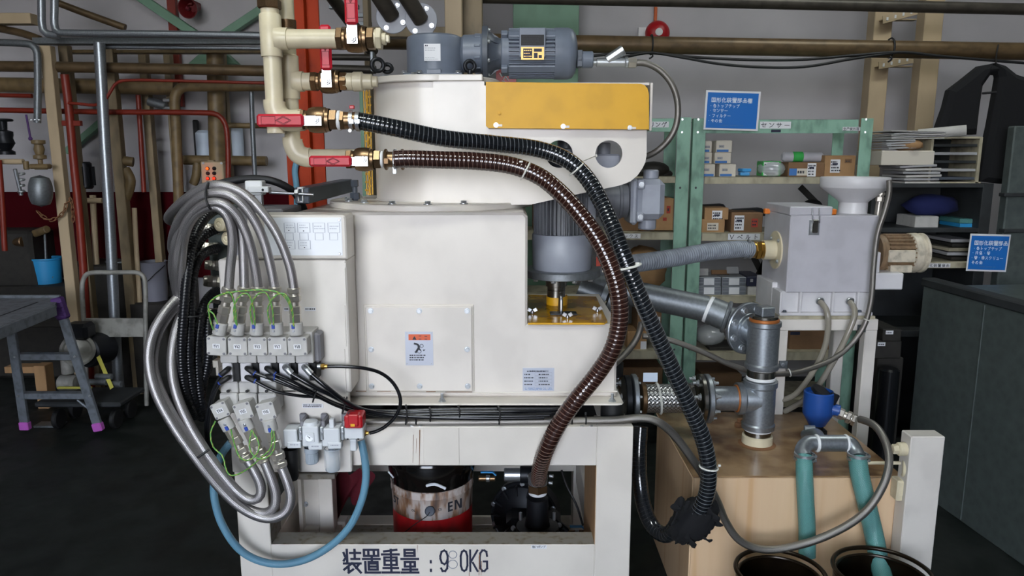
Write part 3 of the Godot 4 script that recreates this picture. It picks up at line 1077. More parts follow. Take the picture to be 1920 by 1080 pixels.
	s.lathe(c, Vector3.UP, [Vector2(0, 0.0), Vector2(0.338, 0.0), Vector2(0.341, 0.003), Vector2(0.341, 0.017), Vector2(0.338, 0.02), Vector2(0, 0.02)], 72)
	part("bowl_flange", s, M.cream_dirty, t)
	for k in 16:
		var g := TAU * (k + 0.14) / 16
		bolt(t, c + Vector3(sin(g) * 0.285, 0.02, cos(g) * 0.285), Vector3.UP, 0.0098)
	s = Shape.new()
	var p0 := on_level(666, 376, top + 0.02)
	s.rod(p0, Vector3.UP, 0.009, 0.06, 0.001, 12)
	s.hexagon(p0 + Vector3(0, 0.004, 0), Vector3.UP, 0.017, 0.022)
	s.hexagon(p0 + Vector3(0, 0.045, 0), Vector3.UP, 0.013, 0.022)
	part("jack_screw", s, M.motor_dark, t)
	# bowl cover: a drum with a lid
	var ct := at(800, 152, DP).y
	s = Shape.new()
	var r := 0.2
	c.x += 0.014
	s.lathe(c + Vector3(0, 0.02, 0), Vector3.UP, [Vector2(r, 0), Vector2(r, ct - top - 0.02)], 64)
	s.torus(c + Vector3(0, 0.022, 0), Vector3.UP, r, 0.004, 48, 6)
	part("bowl_cover", s, M.cream, t)
	s = Shape.new()
	var lt := at(800, 139, DP).y - ct
	s.lathe(Vector3(c.x, ct, c.z), Vector3.UP, [Vector2(0, 0), Vector2(r + 0.015, 0), Vector2(r + 0.018, 0.003), Vector2(r + 0.018, lt - 0.003), Vector2(r + 0.015, lt), Vector2(0, lt)], 64)
	s.box(Vector3((c.x + at(905, 146, DP).x) / 2, ct + lt / 2, -DP - 0.10), Vector3(at(905, 146, DP).x - c.x, lt, 0.2), 0.003)
	part("cover_lid", s, M.cream, t)
	for e in [[722, 2.45], [776, 2.39]]:
		var p := at(e[0], 130, e[1])
		bolt(t, Vector3(p.x, ct + lt, p.z), Vector3.UP, 0.010)
	# belt case with two inspection holes
	var g := CSGCombiner3D.new()
	g.name = "belt_case"
	t.add_child(g, true)
	org[g] = org[t]
	var f := CSGPolygon3D.new()
	f.name = "case_plate"
	var pg := PackedVector2Array()
	for e in [[812, 152], [908, 152], [908, 160], [1206, 160], [1214, 172], [1213, 292], [1210, 306], [1205, 316], [1196, 329], [1183, 340], [1171, 345], [1158, 349], [1133, 354], [1075, 366], [995, 384], [812, 386]]:
		var p := at(e[0], e[1], DP)
		pg.append(Vector2(p.x, p.y))
	f.polygon = pg
	f.depth = 0.012
	f.position = Vector3(0, 0, -DP - 0.006) - org[t]
	g.add_child(f)
	for e in [[1049, 289, 25.5], [1142, 289, 25.5]]:
		var h := CSGCylinder3D.new()
		h.name = "inspection_hole"
		h.operation = CSGShape3D.OPERATION_SUBTRACTION
		h.radius = px(289, DP, e[2])
		h.height = 0.2
		h.sides = 40
		h.rotation = Vector3(PI / 2, 0, 0)
		h.position = at(e[0], e[1], DP) - org[t]
		g.add_child(h)
	g.material_override = M.cream
	s = Shape.new()
	s.box(at(1060, 162, DP + 0.16) + Vector3(0, -0.006, 0), Vector3(px(160, DP, 304), 0.008, 0.3), 0.001)
	for x in [930, 1205]:
		s.box(at(x, 206, DP + 0.16), Vector3(0.008, px(200, DP, 88), 0.3), 0.001)
	part("case_top", s, M.cream, t)
	s = Shape.new()
	var pc := at(1062, 292, DP + 0.16)
	s.lathe(pc + Vector3(0, -0.05, 0), Vector3.UP, [Vector2(0, 0), Vector2(0.09, 0), Vector2(0.09, 0.012), Vector2(0.078, 0.022), Vector2(0.09, 0.032), Vector2(0.078, 0.045), Vector2(0.09, 0.058), Vector2(0.09, 0.07), Vector2(0.03, 0.075), Vector2(0.03, 0.1), Vector2(0, 0.1)], 32)
	part("belt_pulley", s, M.motor_dark, t)
	s = Shape.new()
	s.box(at(1128, 306, DP + 0.2), Vector3(0.11, 0.06, 0.12), 0.006)
	s.rod(at(1132, 293, DP + 0.2), Vector3.UP, 0.022, 0.045, 0.003)
	part("motor_adjuster", s, M.motor_grey, t)
	# yellow belt guard
	s = Shape.new()
	var yg := PackedVector2Array()
	for e in [[911, 153.5], [1200, 157], [1208, 159], [1214, 165], [1217, 175], [1217, 243], [916, 240.5], [911, 236]]:
		var p := at(e[0], e[1], DP - 0.014)
		yg.append(Vector2(p.x, p.y))
	s.prism(yg, Transform3D(Basis(), Vector3(0, 0, -DP + 0.014)), 0.004, 0.0008)
	var gd := part("belt_guard", s, M.yellow, t, "yellow painted guard plate over the belt case")
	for e in [[930, 234.5], [1056, 237], [1181, 239.5]]:
		s = Shape.new()
		s.box(at(e[0] + 5, e[1] + 0.6, DP - 0.0145), Vector3(px(235, DP, 13), px(235, DP, 4), 0.001))
		part("slot_washer", s, M.cream, gd)
		bolt(gd, at(e[0], e[1], DP - 0.0148), Vector3.BACK, 0.0058)
	bolt(gd, at(936.5, 212.5, DP - 0.0142), Vector3.BACK, 0.0042, M.yellow)
	# perforated yellow guard behind the bowl cover
	s = Shape.new()
	var gx := 690.5
	for k in 3:
		s.box(at(gx - 5.5 + k * 5.5, 268, 2.53), Vector3(px(268, 2.53, 1.8), px(268, 2.53, 192), 0.003))
	for k in 26:
		var y := 174.0 + k * 7.6
		s.box(at(gx + (2.7 if k % 2 else -2.7), y, 2.53), Vector3(px(y, 2.53, 6), px(y, 2.53, 3.4), 0.003))
	s.box(at(gx, 268, 2.56), Vector3(px(268, 2.53, 5), px(268, 2.53, 190), 0.004))
	part("perforated_guard", s, M.yellow, t)
	s = Shape.new()
	s.box(at(680, 262, 2.58), Vector3(px(262, 2.58, 6), px(262, 2.58, 210), 0.006))
	part("guard_bar", s, M.green_steel, t)
	# pump end behind the motor: flange bolts seen under the motor
	s = Shape.new()
	s.rod(at(1126, 556, 2.75), Vector3(0.9, -0.35, 0.15), 0.062, 0.02)
	s.rod(at(1140, 562, 2.75), Vector3(0.9, -0.35, 0.15), 0.062, 0.02)
	s.rod(at(1085, 540, 2.78), Vector3(0.9, -0.35, 0.15), 0.040, 0.09)
	part("outlet_flange", s, M.galvanised_dull, t)


func gear_motor() -> void:
	var d := 2.53
	var deck := at(816, 139, DP).y
	var c := at(816, 100, d)
	var t := thing("gear_motor", "blue grey gear motor lying on the bowl cover lid", "motor", Vector3(c.x, deck, c.z))
	var s := Shape.new()
	var u := px(100, d)
	var top := at(816, 68, d).y
	s.lathe(Vector3(c.x, deck + 0.012, c.z), Vector3.UP, [Vector2(0, 0), Vector2(53 * u, 0), Vector2(53 * u, top - deck - 0.026), Vector2(51 * u, top - deck - 0.018), Vector2(44 * u, top - deck - 0.012), Vector2(0, top - deck - 0.010)], 48)
	part("gear_housing", s, M.motor_blue, t)
	s = Shape.new()
	s.box(Vector3(c.x, deck + 0.007, c.z), Vector3(108 * u, 0.013, 112 * u), 0.003)
	s.box(Vector3(c.x + 2 * u, deck + 0.016, c.z + 50 * u), Vector3(28 * u, 0.02, 10 * u), 0.003)
	part("foot_plate", s, M.motor_blue, t)
	for x in [-52, -24, 46]:
		bolt(t, Vector3(c.x + x * u, deck + 0.013, c.z + (54 if x == -24 else 50) * u), Vector3.UP, 0.0085)
	var lab := Shape.new()
	var lz := -d + 53.6 * u
	lab.box(Vector3(at(810.5, 98, -lz).x, at(810, 98, -lz).y, lz), Vector3(px(98, -lz, 31), px(98, -lz, 31), 0.001))
	var lb := part("label_sticker", lab, M.sticker_white, t)
	part("lettering", print_lines(797, 84, 804, 87, -lz - 0.0008, 1, 3, 0.8), M.print_navy, lb)
	part("lettering", print_lines(797, 88, 824, 96, -lz - 0.0008, 2, 4, 0.3), M.print_grey, lb)
	part("lettering", print_lines(797, 107, 824, 112, -lz - 0.0008, 2, 6, 0.3), M.print_grey, lb)
	# horizontal axis
	var y := at(960, 101, d).y
	var o := Vector3(at(866, 100, d).x, y, -d)
	s = Shape.new()
	s.lathe(o, Vector3.RIGHT, [Vector2(0, -6 * u), Vector2(30 * u, 0), Vector2(34 * u, 4 * u), Vector2(35 * u, 36 * u), Vector2(39 * u, 40 * u)], 40)
	for k in 10:
		var g := TAU * k / 10
		s.box(o + Vector3(30 * u, cos(g) * 34 * u, sin(g) * 34 * u), Vector3(12 * u, 5 * u, 5 * u), 0.002, Basis(Vector3.RIGHT, g))
	part("bearing_housing", s, M.motor_blue, t)
	s = Shape.new()
	s.rod(o + Vector3(39 * u, 0, 0), Vector3.RIGHT, 50 * u, 11 * u, 0.002, 48)
	part("coupling_flange", s, M.motor_dark, t)
	for k in 8:
		var g := TAU * (k + 0.5) / 8
		bolt(t, o + Vector3(50 * u, cos(g) * 43 * u, sin(g) * 43 * u), Vector3.RIGHT, 0.006)
	s = Shape.new()
	s.lathe(o + Vector3(50 * u, 0, 0), Vector3.RIGHT, [Vector2(42 * u, 0), Vector2(40 * u, 3 * u), Vector2(30 * u, 12 * u), Vector2(28 * u, 22 * u), Vector2(30 * u, 30 * u)], 40)
	for k in 6:
		var g := TAU * k / 6
		s.prism(PackedVector2Array([Vector2(0, 26 * u), Vector2(24 * u, 26 * u), Vector2(0, 42 * u)]), Transform3D(Basis(Vector3.RIGHT, g), o + Vector3(50 * u, 0, 0)), 3 * u)
	part("bell_adapter", s, M.motor_dark, t)
	# motor barrel with cooling ribs
	var m := Vector3(at(940, 100, d).x, y, -d)
	s = Shape.new()
	s.lathe(m, Vector3.RIGHT, [Vector2(0, 0), Vector2(38 * u, 0), Vector2(40 * u, 2 * u), Vector2(40 * u, 104 * u)], 48)
	part("motor_barrel", s, M.motor_blue, t)
	for k in 36:
		var g := TAU * k / 36
		s = Shape.new()
		s.box(m + Vector3(58 * u, cos(g) * 42 * u, sin(g) * 42 * u), Vector3(88 * u, 7 * u, 2.2 * u), 0.0008, Basis(Vector3.RIGHT, g))
		part("cooling_rib", s, M.motor_blue, t)
	s = Shape.new()
	for k in 4:
		var g := TAU * (k + 0.5) / 4
		s.box(m + Vector3(6 * u, cos(g) * 42 * u, sin(g) * 42 * u), Vector3(12 * u, 12 * u, 12 * u), 0.002, Basis(Vector3.RIGHT, g))
		s.box(m + Vector3(60 * u, cos(g) * 40 * u, sin(g) * 40 * u), Vector3(94 * u, 11 * u, 16 * u), 0.003, Basis(Vector3.RIGHT, g))
	s.box(m + Vector3(57 * u, 14 * u, 41 * u), Vector3(48 * u, 52 * u, 8 * u), 0.002)
	part("end_bracket", s, M.motor_blue, t)
	s = Shape.new()
	s.lathe(m + Vector3(98 * u, 0, 0), Vector3.RIGHT, [Vector2(42 * u, 0), Vector2(46.5 * u, 1 * u), Vector2(46.5 * u, 26 * u), Vector2(44 * u, 34 * u), Vector2(36 * u, 40 * u), Vector2(24 * u, 43 * u), Vector2(0, 44 * u)], 48)
	part("fan_cowl", s, M.motor_blue, t)
	var nz := d - 45.5 * u
	var bp := part("black_nameplate", rect(977, 65, 1020, 85, nz - 0.0005), M.black_plate, t)
	part("lettering", print_lines(980, 67, 1017, 83, nz - 0.001, 4, 31, 0.2), M.print_dark, bp)
	var gp := part("gold_nameplate", rect(977, 88, 1020, 112, nz - 0.0005), M.gold_plate, t)
	s = Shape.new()
	for e in [[981, 998, 91, 109], [1001, 1016, 91, 97], [1001, 1008, 99, 109], [1010, 1016, 103, 109]]:
		pbox(s, e[0], e[2], e[1], e[3], nz - 0.0009, 0.0004, 0.0)
	part("lettering", s, M.print_navy, gp)
	for r in 3:
		s = print_lines(982, 93 + r * 5.5, 997, 96 + r * 5.5, nz - 0.0016, 1, 40 + r, 0.5)
		part("lettering", s, M.gold_plate, gp)
	# terminal stub on the fan end
	var b := Vector3(at(1080, 112, d).x, at(1080, 113, d).y, -d + 0.03)
	s = Shape.new()
	s.rod(b, Vector3.RIGHT, 14 * u, 9 * u, 0.002, 8)
	s.box(b + Vector3(5 * u, 0, 0), Vector3(10 * u, 30 * u, 24 * u), 0.002)
	part("terminal_neck", s, M.motor_dark, t)
	s = Shape.new()
	s.rod(b + Vector3(9 * u, -1 * u, 0), Vector3.RIGHT, 15 * u, 21 * u, 0.003, 28)
	part("terminal_cap", s, M.motor_blue, t)
	# eye bolt in front of the gear housing
	var eb := thing("eye_bolt", "black lifting eye bolt in the lid in front of the gear motor", "bolt", Vector3(at(881, 138, 2.41).x, deck, -2.41))
	s = Shape.new()
	var ec := at(881, 124, 2.41)
	s.torus(ec, Vector3(0.25, 0, 1), 0.0155, 0.0062, 28, 12)
	part("ring", s, M.iron_black, eb)
	s = Shape.new()
	s.lathe(Vector3(ec.x, deck, ec.z), Vector3.UP, [Vector2(0, 0), Vector2(0.014, 0), Vector2(0.014, 0.004), Vector2(0.008, 0.008), Vector2(0.008, ec.y - deck - 0.012), Vector2(0, ec.y - deck - 0.012)], 20)
	part("collar", s, M.iron_black, eb)


func drive_motor() -> void:
	var d := 2.46
	var u := px(470, d)
	var c := at(1054, 470, d)
	var lo := at(1054, 517, d).y
	var t := thing("drive_motor", "grey vertical motor hanging under the belt case above the hatch", "motor", Vector3(c.x, lo - 0.06, c.z))
	var s := Shape.new()
	var b := Vector3(c.x, lo, c.z)
	var y1 := at(1054, 503, d).y - lo
	var y2 := at(1054, 437, d).y - lo
	var y3 := at(1054, 352, d).y - lo
	s.lathe(b, Vector3.UP, [Vector2(0, 0), Vector2(70 * u, 0), Vector2(72 * u, 0.002), Vector2(72 * u, y1 - 0.003), Vector2(70 * u, y1), Vector2(0, y1)], 48)
	part("mounting_flange", s, M.galvanised_dull, t)
	for k in 10:
		var g := TAU * (k + 0.5) / 10
		bolt(t, b + Vector3(sin(g) * 62 * u, 0, cos(g) * 62 * u), Vector3.DOWN, 0.0085)
	s = Shape.new()
	s.lathe(b, Vector3.UP, [Vector2(54 * u, y1), Vector2(55 * u, y1 + 0.003), Vector2(56.5 * u, y2 - 0.004), Vector2(55 * u, y2), Vector2(0, y2)], 48)
	part("lower_bell", s, M.motor_grey, t)
	s = Shape.new()
	s.rod(b + Vector3(0, y2, 0), Vector3.UP, 44 * u, y3 - y2, 0.0, 40)
	part("stator", s, M.motor_fins, t)
	for k in 40:
		var g := TAU * k / 40
		s = Shape.new()
		s.box(b + Vector3(sin(g) * 48 * u, (y2 + y3) / 2, cos(g) * 48 * u), Vector3(2.6 * u, y3 - y2, 12 * u), 0.0008, Basis(Vector3.UP, g))
		part("cooling_fin", s, M.motor_fins, t)
	s = Shape.new()
	s.box(b + Vector3(47 * u, (y2 + y3) / 2 + 0.01, 0.02), Vector3(24 * u, 44 * u, 40 * u), 0.004)
	part("terminal_pad", s, M.motor_grey, t)
	# shaft below the flange
	var sh := at(1043, 530, d)
	s = Shape.new()
	var e0 := at(1043, 550, d).y
	s.lathe(Vector3(sh.x, e0 - 0.01, sh.z), Vector3.UP, [Vector2(0, 0), Vector2(17 * u, 0), Vector2(17 * u, 0.022), Vector2(16 * u, 0.023), Vector2(17 * u, 0.024), Vector2(17 * u, 0.034), Vector2(20 * u, 0.036), Vector2(20 * u, lo - e0 + 0.01), Vector2(0, lo - e0 + 0.01)], 32)
	part("shaft", s, M.shaft_steel, t)
	s = rect(1118, 480, 1135, 499, d - 0.09, 0.002)
	part("warning_sticker", s, M.red_ink, t)
	# terminal box on its side arm
	s = Shape.new()
	var a := at(1110, 376, d + 0.02)
	s.lathe(a, Vector3.RIGHT, [Vector2(0.055, 0), Vector2(0.055, 0.085), Vector2(0.06, 0.087), Vector2(0.06, 0.095), Vector2(0.056, 0.097), Vector2(0.056, 0.115)], 28)
	part("side_arm", s, M.motor_fins, t)
	s = Shape.new()
	pbox(s, 1183, 335, 1197, 422, d - 0.05, 0.14, 0.008)
	part("box_flange", s, M.motor_grey, t)
	s = Shape.new()
	var tb := pbox(s, 1194, 336, 1248, 412, d - 0.055, 0.13, 0.018)
	var bx := part("terminal_box", s, M.motor_grey, t)
	for e in [[1204, 346], [1202, 407]]:
		s = Shape.new()
		pbox(s, e[0] - 8, e[1] - 9, e[0] + 6, e[1] + 9, d - 0.062, 0.03, 0.004)
		part("corner_lug", s, M.motor_grey, bx)
		bolt(bx, at(e[0] - 1, e[1], d - 0.062), Vector3.BACK, 0.0065)
	for e in [[1206, 1235, 318, 336], [1196, 1230, 410, 430]]:
		s = Shape.new()
		var m := at((e[0] + e[1]) / 2.0, e[3], d + 0.01)
		s.rod(Vector3(m.x, m.y, m.z), Vector3.UP, px(400, d, (e[1] - e[0]) / 2.0), at(1200, e[2], d).y - at(1200, e[3], d).y, 0.004, 8)
		part("conduit_boss", s, M.motor_grey, bx)


func cabinet() -> void:
	var x0 := at(408, 487, DC).x
	var x1 := at(650, 520, DC).x
	var y0 := at(960, 487, DC).y
	var y1 := at(960, 757, DC).y
	var y2 := at(960, 886, DC).y
	var t := thing("valve_cabinet", "cream control cabinet on the machine's left front with a sloping lettered console on top", "cabinet", Vector3((x0 + x1) / 2, y2, -DC - 0.06))
	var s := Shape.new()
	wbox(s, x0, x1, at(960, 737, DC).y, y0, DC, 0.12, 0.004)
	part("body", s, M.case_paint, t)
	s = Shape.new()
	wbox(s, x0, at(530, 850, DC).x, y2, y1 + 0.04, DC, 0.022, 0.003)
	wbox(s, at(558, 850, DC).x, at(658, 850, DC).x, y2, y1 + 0.04, DC, 0.022, 0.003)
	wbox(s, at(528, 850, DC).x, at(560, 850, DC).x, at(960, 840, DC).y, y1 + 0.04, DC, 0.022, 0.0)
	part("mounting_plate", s, M.case_paint, t)
	s = Shape.new()
	for e in [[494, 502], [505, 570], [573, 650], [655, 752]]:
		pbox(s, 646.2, e[0], 648.6, e[1], DC - 0.002, 0.003, 0.0008)
	part("hinge_strip", s, M.case_paint, t)
	# console
	var pg := PackedVector2Array()
	for e in [[462, 403], [641, 403], [646, 405], [648, 411], [648, 486], [462, 486]]:
		var p := at(e[0], e[1], DC - 0.004)
		pg.append(Vector2(p.x, p.y))
	pg[4].x = pg[3].x
	pg[5].x = pg[0].x
	s = Shape.new()
	s.prism(pg, Transform3D(Basis(), Vector3(0, 0, -DC + 0.004)), 0.10, 0.004)
	var c := part("console", s, M.case_paint, t)
	var d := DC - 0.0055
	part("label_panel", rect(497, 408, 641, 479, d, 0.0015), M.panel_white, c)
	s = Shape.new()
	for e in [[533, 418, 553, 436], [558, 418, 581, 436], [587, 418, 609, 436], [615, 418, 637, 436], [535, 437, 550, 450], [562, 437, 578, 450], [591, 437, 606, 450], [618, 437, 633, 450], [535, 451, 553, 467], [560, 451, 582, 467]]:
		for k in [[e[0], e[1], e[2], e[1]], [e[0], e[3], e[2], e[3]], [e[0], e[1], e[0], e[3]], [e[2], e[1], e[2], e[3]]]:
			var a := at(k[0], k[1], d - 0.0007)
			var b := at(k[2], k[3], d - 0.0007)
			s.box((a + b) / 2, (a - b).abs() + Vector3(0.0007, 0.0007, 0.0002))
	part("ruled_frame", s, M.print_faint, c)
	for e in [[536, 420, 551, 429], [561, 420, 579, 429], [589, 422, 607, 431], [618, 422, 635, 431], [538, 453, 551, 462], [563, 453, 580, 462]]:
		part("lettering", print_lines(e[0], e[1], e[2], e[3], d - 0.0008, 2, e[0] + e[1], 0.3), M.print_faint, c)
	for e in [[541.5, 432], [569, 433], [543, 464], [571, 464]]:
		part("lettering", cylinder(at(e[0], e[1], d - 0.0002), at(e[0], e[1], d - 0.001), 0.0016), M.print_dark, c)
	for e in [[636, 412.5], [637, 475.5]]:
		bolt(c, at(e[0], e[1], d), Vector3.BACK, 0.0036, M.steel, "screw")
	for e in [[532, 576, 546, 583, 1], [571, 576, 592, 583, 1], [567, 757, 606, 765, 2]]:
		var o := part("sticker", rect(e[0], e[1], e[2], e[3], DC - 0.0012, 0.001), M.sticker_white, t)
		part("lettering", print_lines(e[0] + 1.5, e[1] + 0.8, e[2] - 1.5, e[3] - 0.8, DC - 0.0018, e[4], e[0], 0.5), M.print_dark, o)
	# junction box with glands on its left side
	s = Shape.new()
	wbox(s, at(436, 500, 2.17).x, at(535, 500, 2.17).x, at(960, 640, 2.17).y, at(960, 392, 2.17).y, 2.17, 0.2, 0.004)
	part("junction_box", s, M.valve_grey_dark, t)
	s = Shape.new()
	wbox(s, at(392, 480, 2.26).x, at(470, 480, 2.26).x, at(960, 600, 2.26).y, at(960, 384, 2.26).y, 2.26, 0.03, 0.003)
	part("gland_plate", s, M.duct_dark, t)
	for e in [[428, 392, 2.20, 15], [412, 430, 2.22, 12], [409, 466, 2.22, 13], [412, 498, 2.22, 11], [415, 528, 2.22, 13], [412, 560, 2.22, 11], [412, 588, 2.22, 12]]:
		var p := at(e[0], e[1], e[2])
		var ax := Vector3(-1, 0.12, 0.42).normalized()
		var u: float = px(e[1], e[2], e[3])
		s = Shape.new()
		s.hexagon(p, ax, u * 0.95, u * 0.7)
		s.rod(p + ax * u * 0.7, ax, u * 0.8, u * 0.5, 0.001)
		s.hexagon(p + ax * u * 1.2, ax, u * 0.9, u * 0.7)
		s.lathe(p + ax * u * 1.9, ax, [Vector2(u * 0.8, 0), Vector2(u * 0.75, u * 0.4), Vector2(u * 0.62, u * 0.5)], 20)
		part("cable_gland", s, M.nickel, t)
	for e in [[410, 421, 2.12], [424, 447, 2.13]]:
		s = Shape.new()
		var p := at(e[0], e[1], e[2])
		var u := px(421, 2.1)
		s.lathe(p, Vector3(-0.35, 0.1, 1), [Vector2(13 * u, -16 * u), Vector2(13 * u, -2 * u), Vector2(11 * u, 0), Vector2(6 * u, 1 * u), Vector2(5 * u, 0), Vector2(3 * u, 1.5 * u), Vector2(0, 1.5 * u)], 26)
		part("blanking_plug", s, M.pipe_cream, t)


func gland(t: Node3D, a: Vector3, b: Vector3, u: float) -> void:   # hose fitting of nickelled nuts from a (hose end) to b (valve neck)
	var ax := (b - a).normalized()
	var n := a.distance_to(b)
	var rows := [["hose_nut", 0.0, 0.14, 12.5, true], ["ferrule", 0.14, 0.2, 10.0, false], ["hose_nut", 0.2, 0.38, 12.5, true], ["sleeve", 0.38, 0.5, 8.5, false], ["knurled_nut", 0.5, 0.72, 11.5, true], ["gland_body", 0.72, 1.0, 11.0, true]]
	for r in rows:
		var s := Shape.new()
		var w: float = (r[2] - r[1]) * n
		if r[4]:
			s.hexagon(a + ax * r[1] * n, ax, r[3] * u, w)
			if r[0] == "hose_nut":
				s.torus(a + ax * (r[1] * n + w * 0.1), ax, r[3] * u * 0.8, r[3] * u * 0.16, 18, 6)
		else:
			s.rod(a + ax * r[1] * n, ax, r[3] * u, w, 0.001, 18)
		part(r[0], s, M.nickel, t)


func solenoid(called: String, cx: float, cy: float, w: float, turn: float, d: float, deep: float, g0: Vector2, g1: Vector2, row: String) -> void:
	# pixel centre of the cap, its turn, and the ends of its hose fitting
	var p := at(cx, cy, d)
	var u := px(cy, d)
	var b := Basis(Vector3.BACK, deg_to_rad(turn))
	var t := thing("solenoid_valve", "grey square solenoid valve cap marked %s in the %s row on the cabinet" % [called, row], "valve", Vector3(p.x, p.y - w * u / 2, p.z), "solenoid valves on the cabinet")
	var s := Shape.new()
	var h := w * u * 0.5
	var c := h * 0.16
	s.prism(PackedVector2Array([Vector2(-h, -h + c), Vector2(-h + c, -h), Vector2(h - c, -h), Vector2(h, -h + c), Vector2(h, h - c), Vector2(h - c, h), Vector2(-h + c, h), Vector2(-h, h - c)]), Transform3D(b, p), 0.012, 0.0015)
	part("cap", s, M.valve_grey, t)
	s = Shape.new()
	s.box(p + b * Vector3(0, 0, -0.013 - deep / 2), Vector3(h * 1.86, h * 1.86, deep), 0.003, b)
	part("coil_housing", s, M.valve_grey, t)
	for e in [[-1, 1], [1, 1], [-1, -1], [1, -1]]:
		bolt(t, p + b * Vector3(e[0] * h * 0.76, e[1] * h * 0.76, 0), Vector3.BACK, 0.0034, M.valve_grey_dark, "screw")
	s = Shape.new()
	var lc := p + b * Vector3(0, 0, 0.0004)
	s.box(lc, Vector3(13.5 * u, 8.5 * u, 0.0008), 0.0, b)
	var lab := part("sticker", s, M.sticker_white, t)
	latin(called, lc + Vector3(0, 0, 0.0007), 6.0 * u, M.print_dark, lab, b, true, 0.72)
	# neck, earth lug and hose fitting
	var zg := d + 0.008
	var a := at(g0.x, g0.y, zg)
	var e1 := at(g1.x, g1.y, zg)
	var out := (a - e1).normalized()
	s = Shape.new()
	s.rod(e1 - out * 22 * u, out, 12.5 * u, 24 * u, 0.002, 24)
	part("neck", s, M.valve_grey, t)
	s = Shape.new()
	var side := out.cross(Vector3.BACK).normalized()
	s.box(e1 - out * 4 * u + Vector3(0, 0, 13 * u) - side * 2 * u, Vector3(6 * u, 8 * u, 3 * u), 0.001, Basis(side, out, Vector3.BACK))
	part("earth_lug", s, M.lug_blue, t)
	bolt(t, e1 - out * 12 * u + Vector3(0, 0, 12.3 * u) - side * 2 * u, Vector3.BACK, 0.0032, M.steel)
	gland(t, a, e1, u)


func earth_wire(a: Array, label: String) -> void:
	var s := Shape.new()
	var p := path(a, 0.006)
	s.tube(p, 0.0021, 6)
	var o := solo("earth_wire", s, M.wire_green, label, "wire", "green and yellow earth wires")
	part("stripe", helix(p, 0.0017, 0.02, 0.0009, 8), M.wire_yellow, o)


